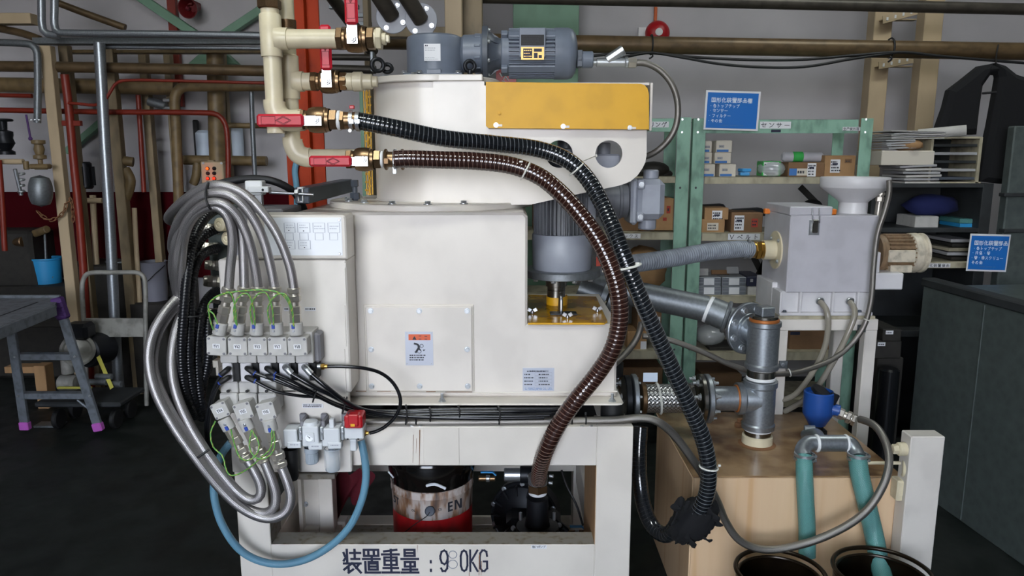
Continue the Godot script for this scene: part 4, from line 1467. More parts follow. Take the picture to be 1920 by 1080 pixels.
func valves() -> void:
	var tops := [["YV1", 405.5, 649, 37, -3, 429, 540, 415, 606], ["YV2", 445, 650, 36, -1, 458, 538, 448, 606], ["YV3", 482.5, 650, 36, -0.5, 484, 538, 482, 606], ["YV7", 520, 650, 36, 0, 515, 538, 518, 606], ["YV8", 557.5, 650, 36.5, 1, 551, 540, 555, 606]]
	for e in tops:
		solenoid(e[0], e[1], e[2], e[3], e[4], 1.955, 0.035, Vector2(e[5], e[6]), Vector2(e[7], e[8]), "upper")
	for e in [["YV4", 412, 770, 30.5, 22, 463, 862, 430, 803], ["YV5", 455.5, 771.5, 33, 16.5, 495, 865, 466, 804], ["YV6", 498.5, 772, 34, 13.5, 527, 875, 509, 806]]:
		solenoid(e[0], e[1], e[2], e[3], e[4], 1.955, 0.045, Vector2(e[5], e[6]), Vector2(e[7], e[8]), "lower")
	# manifold behind the caps
	var d := 2.0
	var t := thing("valve_manifold", "grey and white valve manifold block between the two rows of solenoid valves", "manifold", at(500, 760, 2.035))
	var xs := [411, 444.5, 480.5, 517.5, 553, 588]
	for i in 5:
		var s := Shape.new()
		pbox(s, xs[i], 622, xs[i + 1] - 1.5, 681, d - 0.0, 0.068, 0.002)
		part("valve_block", s, M.valve_grey, t)
		s = Shape.new()
		pbox(s, xs[i] + 6, 681, xs[i + 1] - 9, 716, d + 0.004, 0.06, 0.002)
		part("port_block", s, M.hopper_white, t)
		s = Shape.new()
		pbox(s, xs[i + 1] - 9.5, 680, xs[i + 1] + 5, 714, d + 0.014, 0.05, 0.002)
		part("spacer", s, M.black_plate, t)
	for i in 3:
		var x: float = [412.0, 447.5, 484.0][i]
		var s := Shape.new()
		pbox(s, x, 716.5, x + 34, 737, d + 0.006, 0.06, 0.003)
		pbox(s, x, 738, x + 34, 775, d + 0.0, 0.066, 0.003)
		part("pilot_block", s, M.valve_grey, t)
		s = Shape.new()
		s.rod(at(x + 16, 733, d - 0.004), Vector3.BACK, 0.0042, 0.004, 0.0005)
		part("override_button", s, M.black_plate, t)
	for e in [[398, 676, 410, 690], [404, 689, 411, 705]]:
		var s := Shape.new()
		pbox(s, e[0], e[1], e[2], e[3], d + 0.02, 0.03, 0.002)
		part("end_fitting", s, M.nickel, t)
	var s := Shape.new()
	pbox(s, 588, 664, 595, 706, d + 0.03, 0.015, 0.002)
	s.rod(at(594, 687, d + 0.03), Vector3.RIGHT, 0.008, 0.012, 0.001)
	part("end_plate", s, M.zinc, t)
	s = Shape.new()
	pbox(s, 575, 625, 600, 680, d + 0.02, 0.05, 0.006)
	part("end_cover", s, M.valve_grey_dark, t)
	# push-in elbows
	var elbows := [[427, 692, 415, 702, 0], [428, 708, 413, 717, 0], [464, 691, 476, 699, 0], [464, 708, 477, 714, 0], [501, 691, 514, 700, 0], [501, 706, 514, 708, 0], [536, 689, 546, 700, 1], [572, 689, 583, 701, 1]]
	for e in elbows:
		s = Shape.new()
		var p := path([e[0], e[1], d + 0.01, e[0], e[1], d - 0.012, (e[0] + e[2]) / 2.0, (e[1] + e[3]) / 2.0, d - 0.018, e[2], e[3], d - 0.018], 0.004)
		s.tube(p, 0.0095 if e[4] else 0.0075, 12)
		part("push_in_elbow", s, M.zinc if e[4] else M.rubber, t)
		if not e[4]:
			s = Shape.new()
			var a := at(e[2], e[3], d - 0.018)
			s.rod(a, p[p.size() - 1] - p[p.size() - 4], 0.0072, 0.004, 0.0005)
			part("release_collar", s, M.lug_blue, t)
	# black air tubes
	var tubes := [
		[[415, 702, 1.982, 404, 722, 1.98, 392, 760, 1.985, 386, 800, 2.0, 391, 838, 2.03, 404, 856, 2.05], 0.0046, "black air tube from the manifold's left end, upper of the pair curving down"],
		[[413, 717, 1.982, 402, 738, 1.98, 393, 780, 1.99, 391, 810, 2.0, 396, 836, 2.03, 408, 850, 2.05], 0.0046, "black air tube from the manifold's left end, lower of the pair curving down"],
		[[476, 699, 1.982, 520, 715, 1.985, 570, 735, 2.0, 610, 748, 2.03, 650, 764, 2.06, 700, 774, 2.10, 800, 772, 2.11, 960, 771, 2.11, 1075, 769, 2.13], 0.0046, "black air tube from the second port's upper elbow, running right under the machine flange"],
		[[477, 714, 1.982, 515, 733, 1.985, 560, 742, 2.0, 600, 746, 2.02, 650, 768, 2.05, 700, 779, 2.09, 850, 778, 2.10, 1060, 774, 2.12], 0.0046, "black air tube sagging lowest from the second port's lower elbow"],
		[[514, 700, 1.982, 550, 716, 1.99, 590, 737, 2.01, 640, 760, 2.05, 700, 770, 2.10, 850, 767, 2.12, 1050, 766, 2.13], 0.0046, "black air tube from the third port's upper elbow"],
		[[514, 708, 1.982, 550, 724, 1.985, 590, 741, 2.0, 640, 764, 2.04, 700, 777, 2.085, 900, 775, 2.10, 1040, 778, 2.12], 0.0046, "black air tube from the third port's lower elbow"],
		[[546, 700, 1.982, 580, 720, 1.98, 620, 740, 2.0, 660, 760, 2.04, 700, 776, 2.08, 780, 781, 2.095, 900, 781, 2.10, 1030, 779, 2.11], 0.0068, "thick black cable from the left silver elbow of the manifold"],
		[[583, 701, 1.982, 615, 728, 1.98, 650, 754, 2.02, 690, 771, 2.07, 760, 780, 2.09, 900, 784, 2.10, 1020, 783, 2.11], 0.0068, "thick black cable from the right silver elbow of the manifold"],
		[[612, 687, 2.03, 640, 687, 2.03, 680, 690, 2.04, 715, 700, 2.06, 740, 722, 2.07, 751, 752, 2.07, 742, 780, 2.07, 722, 800, 2.07, 705, 809, 2.07, 693, 812, 2.07], 0.0052, "black air tube looping from the brass fitting over to the red lockout valve"],
	]
	for e in tubes:
		s = Shape.new()
		s.tube(path(e[0], 0.01), e[1], 10)
		solo("air_tube", s, M.tube_black, e[2], "tube", "black air tubes of the valve manifold")
	s = Shape.new()
	s.hexagon(at(602, 687, 2.03), Vector3.RIGHT, 0.009, 0.010)
	s.rod(at(608, 687, 2.03), Vector3.RIGHT, 0.006, 0.010, 0.001)
	part("brass_fitting", s, M.brass_bright, t)
	for e in [[590, 742, 2.0, 0.018], [646, 760, 2.045, 0.024], [762, 776, 2.10, 0.026], [806, 777, 2.10, 0.02], [860, 773, 2.11, 0.02], [935, 776, 2.10, 0.022]]:
		s = Shape.new()
		s.torus(at(e[0], e[1], e[2]), Vector3(1, -0.35 if e[0] < 700 else 0.0, -0.2), e[3], 0.0022, 20, 6)
		s.box(at(e[0], e[1], e[2]) + Vector3(0, e[3], 0.006), Vector3(0.006, 0.006, 0.006), 0.001)
		solo("cable_tie", s, M.tie_black, "black cable tie round the air tube bundle, " + {590: "first below the manifold", 646: "on the cabinet's right edge", 762: "left end under the flange", 806: "left of the flange's front bolt", 860: "right of the flange's front bolt", 935: "nearest the brown hose"}[e[0]], "cable tie", "black ties on the air tubes")
	# earth wires
	earth_wire([418, 551, 1.915, 400, 560, 1.92, 390, 577, 1.93, 401, 590, 1.925, 408, 608, 1.925], "earth wire from the first upper valve round its left side")
	earth_wire([418, 551, 1.915, 450, 546, 1.91, 500, 544, 1.91, 530, 553, 1.915, 546, 580, 1.92, 551, 612, 1.925], "longest earth wire, spanning the tops of all five upper valves")
	var who := ["first and second", "second and third", "third and fourth", "fourth and fifth"]
	for i in 4:
		var a: float = [418.0, 443.0, 474.0, 507.0][i]
		var b: float = [443.0, 477.0, 512.0, 549.0][i]
		earth_wire([a, 608 if i else 552, 1.925, a - 4 if i else a + 3, 575 if i else 551, 1.915, (a + b) / 2, 548 + 2 * (i % 2), 1.91, b - 3, 572, 1.915, b + 1, 610, 1.925], "earth wire arched between the %s upper valves" % who[i])
	earth_wire([404, 790, 1.95, 395, 812, 1.95, 400, 838, 1.95, 417, 855, 1.95, 424, 880, 1.94, 432, 891, 1.94, 455, 885, 1.93, 490, 858, 1.92, 508, 838, 1.92, 509, 806, 1.92], "long earth wire hanging in a loop below the lower valves")
	earth_wire([433, 805, 1.92, 448, 855, 1.92, 465, 863, 1.91, 482, 850, 1.91, 485, 830, 1.915, 471, 806, 1.92], "earth wire looped between the first and second lower valves")
	earth_wire([472, 806, 1.92, 468, 838, 1.915, 480, 858, 1.91, 500, 858, 1.91, 514, 840, 1.915, 513, 808, 1.92], "earth wire looped between the second and third lower valves")
	earth_wire([391, 580, 1.93, 394, 600, 1.935, 400, 618, 1.94], "short earth wire hanging behind the first upper valve")


func braided(called: String, a: Array, r: float, m: Material, label: String, group: String) -> void:
	var s := Shape.new()
	s.tube(path(a, 0.012), r, 14)
	solo(called, s, m, label, "hose", group)


func hoses() -> void:
	var g := "braided steel hoses of the solenoid valves"
	var r := 0.0125
	braided("braided_hose", [551, 541, 1.963, 543, 498, 1.96, 520, 440, 1.955, 490, 396, 1.95, 455, 362, 1.945, 415, 347, 1.94, 380, 353, 1.95, 345, 376, 1.97, 321, 399, 2.0, 316, 411, 2.04, 326, 418, 2.09, 345, 440, 2.13, 362, 520, 2.15, 366, 600, 2.16], r, M.braid_steel, "outermost braided steel hose of the arch, from the valve marked YV8", g)
	braided("braided_hose", [515, 539, 1.963, 507, 498, 1.96, 493, 447, 1.955, 470, 402, 1.945, 440, 371, 1.935, 408, 361, 1.935, 375, 370, 1.945, 345, 398, 1.965, 328, 432, 1.99, 323, 466, 2.03, 332, 480, 2.08, 350, 530, 2.12, 356, 610, 2.13], r, M.braid_steel, "second braided steel hose of the arch, from the valve marked YV7", g)
	braided("braided_hose", [484, 539, 1.963, 478, 500, 1.955, 466, 450, 1.945, 447, 408, 1.935, 425, 386, 1.925, 402, 379, 1.925, 376, 388, 1.935, 352, 414, 1.95, 338, 455, 1.97, 331, 505, 1.99, 334, 545, 2.02, 348, 590, 2.06, 356, 640, 2.08], r, M.braid_steel, "middle braided steel hose of the arch, from the valve marked YV3", g)
	braided("braided_hose", [458, 539, 1.963, 457, 500, 1.965, 455, 455, 1.965, 448, 415, 1.96, 430, 390, 1.955, 405, 372, 1.955, 372, 378, 1.965, 345, 410, 1.98, 330, 455, 2.0, 324, 500, 2.03, 330, 540, 2.06, 344, 600, 2.09], r, M.braid_steel, "braided steel hose of the arch, from the valve marked YV2", g)
	braided("braided_hose", [429, 541, 1.963, 432, 500, 1.955, 436, 455, 1.945, 430, 415, 1.935, 412, 391, 1.93, 390, 389, 1.935, 365, 404, 1.945, 349, 432, 1.96, 342, 470, 1.98, 340, 520, 2.0, 345, 570, 2.03, 352, 630, 2.06], r, M.braid_steel, "innermost braided steel hose of the arch, from the valve marked YV1", g)
	r = 0.0135
	braided("braided_hose", [463, 861, 1.963, 478, 885, 1.955, 489, 912, 1.95, 486, 932, 1.945, 470, 937, 1.945, 445, 921, 1.945, 415, 886, 1.945, 385, 845, 1.945, 355, 795, 1.95, 330, 735, 1.96, 322, 680, 1.98, 330, 620, 2.01, 348, 575, 2.05], r, M.braid_steel, "braided steel hose in the smallest lower loop, from the valve marked YV4", g)
	braided("braided_hose", [495, 864, 1.963, 508, 895, 1.955, 517, 928, 1.95, 512, 953, 1.945, 490, 962, 1.945, 455, 948, 1.945, 415, 908, 1.94, 378, 862, 1.935, 340, 806, 1.935, 305, 742, 1.945, 288, 690, 1.96, 292, 640, 1.98, 315, 592, 2.01, 345, 560, 2.05], r, M.braid_steel, "braided steel hose in the middle lower loop, from the valve marked YV5", g)
	braided("braided_hose", [527, 874, 1.963, 538, 902, 1.955, 545, 930, 1.95, 539, 955, 1.945, 518, 970, 1.94, 490, 970, 1.94, 450, 950, 1.935, 410, 912, 1.93, 370, 862, 1.92, 325, 798, 1.92, 292, 735, 1.925, 279, 675, 1.94, 287, 625, 1.96, 310, 585, 1.99, 340, 552, 2.04], r, M.braid_steel, "braided steel hose in the largest lower loop, from the valve marked YV6", g)
	var s := Shape.new()
	s.tube(path([391, 342, 1.93, 386, 356, 1.922, 386, 372, 1.915, 392, 389, 1.915, 398, 393, 1.93], 0.004), 0.0028, 6)
	solo("cable_tie", s, M.tie_black, "black tie round the top of the braided hose arch", "cable tie")
	s = Shape.new()
	s.tube(path([392, 843, 1.925, 382, 850, 1.92, 372, 857, 1.912, 364, 862, 1.92], 0.004), 0.0032, 6)
	solo("cable_tie", s, M.tie_black, "black tie round the lower braided hoses left of the lower valves", "cable tie")
	# corrugated black conduits
	g = "black corrugated conduits left of the cabinet"
	var cs := [
		[[414, 390, 2.17, 392, 402, 2.12, 372, 428, 2.07, 358, 470, 2.03, 350, 520, 2.0, 344, 590, 1.98, 340, 660, 1.98, 344, 715, 1.99, 354, 755, 2.01, 366, 782, 2.05], "frontmost long black corrugated conduit, from the topmost gland"],
		[[410, 465, 2.17, 388, 472, 2.12, 370, 490, 2.07, 360, 530, 2.03, 357, 590, 2.01, 354, 660, 2.0, 358, 715, 2.01, 366, 755, 2.03, 376, 782, 2.06], "black corrugated conduit from the second gland down"],
		[[408, 545, 2.17, 396, 552, 2.13, 382, 572, 2.09, 374, 610, 2.05, 370, 660, 2.03, 372, 715, 2.03, 378, 755, 2.04, 384, 780, 2.07], "black corrugated conduit from the lowest gland down"],
		[[404, 588, 2.17, 392, 596, 2.10, 390, 625, 2.06, 392, 652, 2.05, 388, 690, 2.05, 380, 720, 2.05, 376, 760, 2.06, 380, 786, 2.08], "short black corrugated conduit behind the first upper valve"],
		[[420, 425, 2.2, 380, 445, 2.14, 356, 500, 2.09, 342, 570, 2.05, 332, 640, 2.03, 332, 700, 2.03, 342, 750, 2.04, 356, 780, 2.07], "leftmost black corrugated conduit of the bundle"],
	]
	for e in cs:
		solo("corrugated_conduit", ribbed(path(e[0], 0.01), 0.0115, 0.0085, 0.002, 12), M.conduit_black, e[1], "conduit", g)
	s = Shape.new()
	s.torus(at(358, 590, 2.01), Vector3(0.05, 1, 0.0), 0.03, 0.0026, 24, 6)
	solo("cable_tie", s, M.tie_black, "black tie round the corrugated conduits beside the upper valves", "cable tie")
	# light blue air hose
	braided("air_hose", [677, 826, 2.06, 684, 860, 2.05, 686, 900, 2.045, 676, 945, 2.04, 652, 992, 2.04, 610, 1030, 2.04, 560, 1053, 2.04, 505, 1056, 2.04, 455, 1035, 2.035, 420, 990, 2.03, 403, 940, 2.03, 402, 895, 2.035, 414, 855, 2.045, 432, 830, 2.055], 0.0112, M.hose_sky, "light blue braided air hose hanging in a big loop across the stand's front", "")
	# oil hoses with a wound wire
	var bp := path([664, 226, 2.10, 684, 229, 2.10, 740, 240, 2.11, 830, 259, 2.14, 930, 270, 2.18, 1010, 280, 2.20, 1065, 301, 2.19, 1102, 336, 2.17, 1130, 385, 2.14, 1152, 435, 2.10, 1172, 488, 2.07, 1197, 550, 2.06, 1230, 625, 2.06, 1262, 695, 2.06, 1294, 765, 2.06, 1317, 820, 2.06, 1328, 870, 2.06, 1327, 915, 2.07, 1318, 945, 2.08, 1306, 965, 2.09])
	var o := ribbed(bp, 0.0233, 0.0125, 0.0008, 20)
	var h := solo("oil_hose", o, M.hose_black, "long black wire-wound hose crossing from the upper horizontal valve to the cloth knot", "hose", "wire-wound oil hoses")
	part("wire_winding", helix(bp, 0.0236, 0.0125, 0.0011, 16), M.hose_wire, h)
	bp = path([740, 299, 2.10, 766, 298, 2.10, 830, 300, 2.11, 900, 303, 2.12, 960, 311, 2.12, 1010, 330, 2.11, 1050, 361, 2.09, 1088, 403, 2.07, 1120, 448, 2.05, 1145, 500, 2.03, 1160, 555, 2.02, 1161, 605, 2.02, 1148, 655, 2.02, 1118, 703, 2.03, 1080, 750, 2.03, 1048, 795, 2.04, 1026, 838, 2.05, 1014, 872, 2.10, 1010, 900, 2.18], 0.01)
	o = ribbed(bp, 0.0239, 0.0125, 0.0008, 20)
	h = solo("oil_hose", o, M.hose_brown, "brown wire-wound hose curving from the lowest valve down to the pump", "hose", "wire-wound oil hoses")
	part("wire_winding", helix(bp, 0.0242, 0.0125, 0.0011, 16), M.hose_wire_brown, h)
	bp = path([1268, 985, 2.13, 1250, 1003, 2.16, 1226, 990, 2.2, 1209, 955, 2.24, 1200, 905, 2.28, 1198, 850, 2.3, 1201, 800, 2.32])
	o = Shape.new()
	o.tube(bp, 0.0245, 18)
	h = solo("oil_hose", o, M.hose_black, "black wire-wound hose rising behind the stand from the cloth knot", "hose", "wire-wound oil hoses")
	part("wire_winding", helix(bp, 0.0243, 0.0125, 0.001, 14), M.rubber, h)
	# ties on the hoses
	for e in [[985, 321, 2.115, Vector3(0.85, -0.45, 0), 0.0265, "white tie on the brown hose under the belt case"], [1081, 317, 2.182, Vector3(0.68, -0.75, 0), 0.0262, "white tie on the black hose under the inspection holes"], [1329, 876, 2.06, Vector3(0.1, 1, 0), 0.0265, "white tie on the black hose above the cloth knot"]]:
		s = Shape.new()
		s.torus(at(e[0], e[1], e[2]), e[3], e[4], 0.0026, 26, 6)
		if e[0] == 1081:
			s.tube(path([1090, 303, 2.19, 1105, 297, 2.26, 1117, 292, 2.33], 0.01), 0.0018, 6)
			s.box(at(1118, 292, 2.335), Vector3(0.006, 0.008, 0.006), 0.001)
		elif e[0] == 985:
			s.box(at(977, 303, 2.10), Vector3(0.01, 0.005, 0.006), 0.001)
		else:
			s.box(at(1349, 873, 2.06), Vector3(0.008, 0.006, 0.006), 0.001)
		solo("cable_tie", s, M.tie_white, e[5], "cable tie")
	s = Shape.new()
	var ring := []
	for i in 27:
		var a := TAU * i / 26
		var c := at(1166, 502, 2.05)
		ring.append(c + Vector3(cos(a) * 0.052, cos(a) * 0.0105, sin(a) * 0.030))
	s.tube(path(ring, 0.008), 0.0036, 6)
	s.box(at(1195, 496, 2.04), Vector3(0.011, 0.012, 0.01), 0.002)
	solo("cable_tie", s, M.tie_white, "long white tie holding the brown and black hoses together", "cable tie")
	# navy cloth knotted round the hose joint
	var rag := thing("cloth_knot", "dark navy rag wrapped and knotted round the hose joint in front of the tank", "cloth", at(1305, 1020, 2.10))
	s = Shape.new()
	var rng := FastNoiseLite.new()
	rng.seed = 4
	rng.frequency = 11.0
	var rows := []
	var norms := []
	var uvs := []
	var c0 := at(1300, 975, 2.11)
	for i in 29:
		var f := -PI / 2 + PI * i / 28
		var a := PackedVector3Array()
		var b := PackedVector3Array()
		var q := PackedVector2Array()
		for k in 49:
			var e := TAU * k / 48
			var n := Vector3(cos(f) * cos(e), sin(f), cos(f) * sin(e))
			var folds := 1.0 + 0.26 * rng.get_noise_3dv(n * 0.28) + 0.12 * absf(sin(n.x * 7 + n.y * 9 + rng.get_noise_3dv(n * 0.2) * 5))
			a.append(c0 + Basis(Vector3.BACK, 0.75) * (n * Vector3(0.078, 0.05, 0.052) * folds))
			b.append(Basis(Vector3.BACK, 0.75) * n)
			q.append(Vector2(k / 48.0, i / 28.0))
		rows.append(a)
		norms.append(b)
		uvs.append(q)
	s.rings(rows, norms, uvs)
	part("wrap", s, M.cloth_navy, rag)
	for e in [[1325, 955, 1340, 968, 1348, 985, 0.012], [1290, 950, 1272, 942, 1268, 958, 0.016], [1318, 1005, 1325, 1012, 1334, 1014, 0.006], [1285, 1000, 1296, 1016, 1300, 1026, 0.013], [1270, 965, 1266, 972, 1263, 985, 0.012]]:
		s = Shape.new()
		var p := path([e[0], e[1], 2.07, e[2], e[3], 2.05, e[4], e[5], 2.06], 0.006)
		var rr := PackedFloat32Array()
		for i in p.size():
			rr.append(e[6] * (0.8 + 0.35 * sin(i * 1.3)))
		s.tube(p, e[6], 8, true, rr, 0.4, 0.4)
		part("loose_end", s, M.cloth_navy, rag)
	# steel conduit along the stand and round the tank
	braided("steel_conduit", [620, 789, 2.13, 700, 791, 2.13, 800, 792, 2.13, 1000, 790, 2.13, 1150, 788, 2.13, 1205, 784, 2.13, 1232, 790, 2.13, 1262, 814, 2.14, 1296, 858, 2.15, 1325, 902, 2.17, 1345, 940, 2.18, 1362, 980, 2.19, 1388, 1014, 2.19, 1430, 1030, 2.19, 1490, 1024, 2.19, 1560, 1000, 2.19, 1620, 962, 2.2, 1655, 912, 2.22, 1667, 868, 2.25, 1660, 828, 2.3, 1640, 798, 2.36, 1612, 786, 2.42], 0.0125, M.braid_conduit, "long braided steel conduit running along the stand's top and looping before the tank", "")
	for e in [[762, 791], [781, 788], [936, 789], [1072, 787], [1098, 787]]:
		s = Shape.new()
		s.torus(at(e[0], e[1], 2.13), Vector3.RIGHT, 0.0145, 0.0024, 20, 6)
		s.box(at(e[0], e[1] - 12, 2.12), Vector3(0.006, 0.008, 0.006), 0.001)
		solo("cable_tie", s, M.tie_black, "black tie on the steel conduit along the stand, " + {762: "first from the red valve", 781: "second from the red valve", 936: "midway along", 1072: "just right of the brown hose", 1098: "nearest the stand's right end"}[e[0]], "cable tie", "black ties on the steel conduit")


func service_unit() -> void:
	var d := 2.0
	var t := thing("air_service_unit", "grey air filter, regulator and lubricator set with a red lockout on the cabinet's foot", "regulator", at(605, 890, 2.03))
	var s := Shape.new()
	pbox(s, 531, 806, 557, 838, d, 0.05, 0.003)
	part("filter_head", s, M.frl_grey, t)
	s = Shape.new()
	var u := px(850, d)
	s.lathe(at(548, 899, d + 0.025), Vector3.UP, [Vector2(0, 0), Vector2(10 * u, 0), Vector2(12.5 * u, 6 * u), Vector2(13 * u, 45 * u), Vector2(13 * u, 62 * u)], 28)
	part("filter_bowl", s, M.black_plate, t)
	s = Shape.new()
	pbox(s, 566, 800, 597, 838, d, 0.05, 0.003)
	part("regulator_body", s, M.frl_grey, t)
	s = Shape.new()
	s.lathe(at(583, 802, d + 0.025), Vector3.UP, [Vector2(15 * u, 0), Vector2(15 * u, 11 * u), Vector2(13 * u, 14 * u), Vector2(0, 14 * u)], 28)
	part("regulator_dome", s, M.frl_grey, t)
	s = Shape.new()
	s.lathe(at(585, 868, d + 0.022), Vector3.UP, [Vector2(0, 0), Vector2(10 * u, 0), Vector2(11.5 * u, 1.5 * u), Vector2(11.5 * u, 22 * u), Vector2(13 * u, 23 * u), Vector2(13 * u, 32 * u)], 28)
	for k in 24:
		var g := TAU * k / 24
		s.box(at(585, 857, d + 0.022) + Vector3(sin(g) * 11.6 * u, 0, cos(g) * 11.6 * u), Vector3(1.2 * u, 18 * u, 1.2 * u), 0, Basis(Vector3.UP, g))
	part("regulator_knob", s, M.frl_knob, t)
	s = Shape.new()
	pbox(s, 571, 812, 589, 829, d - 0.003, 0.004, 0.001)
	var gg := part("gauge", s, M.frl_grey, t)
	part("gauge_face", cylinder(at(580, 820.5, d - 0.003), at(580, 820.5, d - 0.0045), 7.2 * u, 0.0003, 28), M.panel_white, gg)
	s = Shape.new()
	s.tube(PackedVector3Array([at(581, 822, d - 0.005), at(576, 817, d - 0.005)]), 0.0007, 5)
	s.rod(at(580.5, 821, d - 0.0045), Vector3.BACK, 0.0018, 0.0008)
	part("gauge_needle", s, M.print_dark, gg)
	s = Shape.new()
	pbox(s, 603, 804, 637, 838, d, 0.05, 0.003)
	pbox(s, 617, 787, 626, 804, d + 0.01, 0.02, 0.002)
	part("lubricator_head", s, M.frl_grey, t)
	s = Shape.new()
	s.lathe(at(624, 883, d + 0.025), Vector3.UP, [Vector2(0, 0), Vector2(10 * u, 0.5 * u), Vector2(14 * u, 4 * u), Vector2(15 * u, 12 * u), Vector2(15.5 * u, 45 * u)], 30)
	part("lubricator_bowl", s, M.bowl_clear, t)
	s = Shape.new()
	s.torus(at(624, 880, d + 0.025), Vector3.UP, 12.5 * u, 1.1 * u, 28, 6)
	s.torus(at(624, 840, d + 0.025), Vector3.UP, 15.5 * u, 1.0 * u, 28, 6)
	part("bowl_rim", s, M.frl_knob, t)
	s = Shape.new()
	s.rod(at(621, 856, d + 0.025), Vector3.UP, 4.5 * u, 18 * u, 0.001)
	s.rod(at(624, 881, d + 0.025), Vector3.UP, 9 * u, 4 * u, 0.001)
	s.rod(at(628, 874, d + 0.025), Vector3.UP, 1.4 * u, 34 * u)
	part("drip_tube", s, M.frl_knob, t)
	s = Shape.new()
	pbox(s, 645, 803, 681, 824, d, 0.05, 0.003)
	pbox(s, 656, 824, 668, 846, d + 0.01, 0.02, 0.002)
	part("lockout_body", s, M.frl_grey, t)
	for e in [[652, 825], [672, 825]]:
		part("mounting_hole", cylinder(at(e[0], e[1] - 2, d + 0.002), at(e[0], e[1] - 2, d - 0.0005), 2.0 * u), M.black_plate, t)
	s = Shape.new()
	pbox(s, 645, 780, 679, 804, d - 0.004, 0.055, 0.004)
	pbox(s, 652, 778, 672, 800, d - 0.008, 0.03, 0.003)
	var rl := part("lockout_slide", s, M.red_bell, t, "red slide of the lockout valve")
	part("sticker", rect(657, 795, 665, 800, d - 0.009, 0.0008), M.yellow, rl)
	part("lockout_cap", cylinder(at(661, 781, d + 0.02), at(661, 774, d + 0.02), 9 * u, 0.001), M.motor_dark, t)
	for x in [567, 607, 646]:
		s = Shape.new()
		pbox(s, x - 6, 776, x + 6, 792, d + 0.055, 0.012, 0.003)
		pbox(s, x - 4, 790, x + 2, 806, d + 0.01, 0.05, 0.001)
		part("bracket", s, M.valve_grey_dark, t)
		s = Shape.new()
		pbox(s, x - 7, 801, x - 1, 826, d - 0.004, 0.056, 0.002)
		part("joint_clamp", s, M.zinc, t)
		bolt(t, at(x - 4, 812, d - 0.004), Vector3.BACK, 0.0035, M.steel)
	for e in [[552, 833], [592, 836], [628, 834]]:
		s = Shape.new()
		pbox(s, e[0] - 14, e[1] - 4, e[0] + 12, e[1] + 8, d - 0.002, 0.02, 0.002)
		var lb := part("lock_ring", s, M.frl_grey, t)
		part("lettering", print_lines(e[0] - 8, e[1] - 1, e[0] + 8, e[1] + 3, d - 0.0026, 1, e[0], 0.5), M.print_grey, lb)
	s = Shape.new()
	s.hexagon(at(681, 812, 2.03), Vector3.RIGHT, 0.0085, 0.009)
	s.rod(at(686, 812, 2.03), Vector3.RIGHT, 0.0055, 0.008, 0.0005)
	part("brass_fitting", s, M.brass_bright, t)


func grip(t: Node3D, c: Vector3, size: Vector3, along: Vector3) -> void:   # red plastic lever sleeve with a stamped print
	var s := Shape.new()
	s.box(c, size, minf(size.x, size.y) * 0.28)
	var o := part("lever_grip", s, M.red_grip, t)
	s = Shape.new()
	var z := Vector3(0, 0, size.z / 2 + 0.0004)
	var w := minf(size.x, size.y)
	var side := Vector3(along.y, along.x, 0)
	var k := c + z + along * w * 0.3
	for e in [[0.62, 0.34], [0.5, 0.24]]:
		var a := [k + along * w * e[0], k + side * w * e[1], k - along * w * e[0], k - side * w * e[1]]
		for i in 4:
			s.tube(PackedVector3Array([a[i], a[(i + 1) % 4]]), 0.0006, 4)
	k = c + z - along * w * 0.9
	var b := [k + along * w * 0.55 + side * w * 0.3, k + along * w * 0.55 - side * w * 0.3, k - along * w * 0.55 - side * w * 0.3, k - along * w * 0.55 + side * w * 0.3]
	for i in 4:
		s.tube(PackedVector3Array([b[i], b[(i + 1) % 4]]), 0.0005, 4)
	part("stamped_print", s, M.red_grip_print, o)


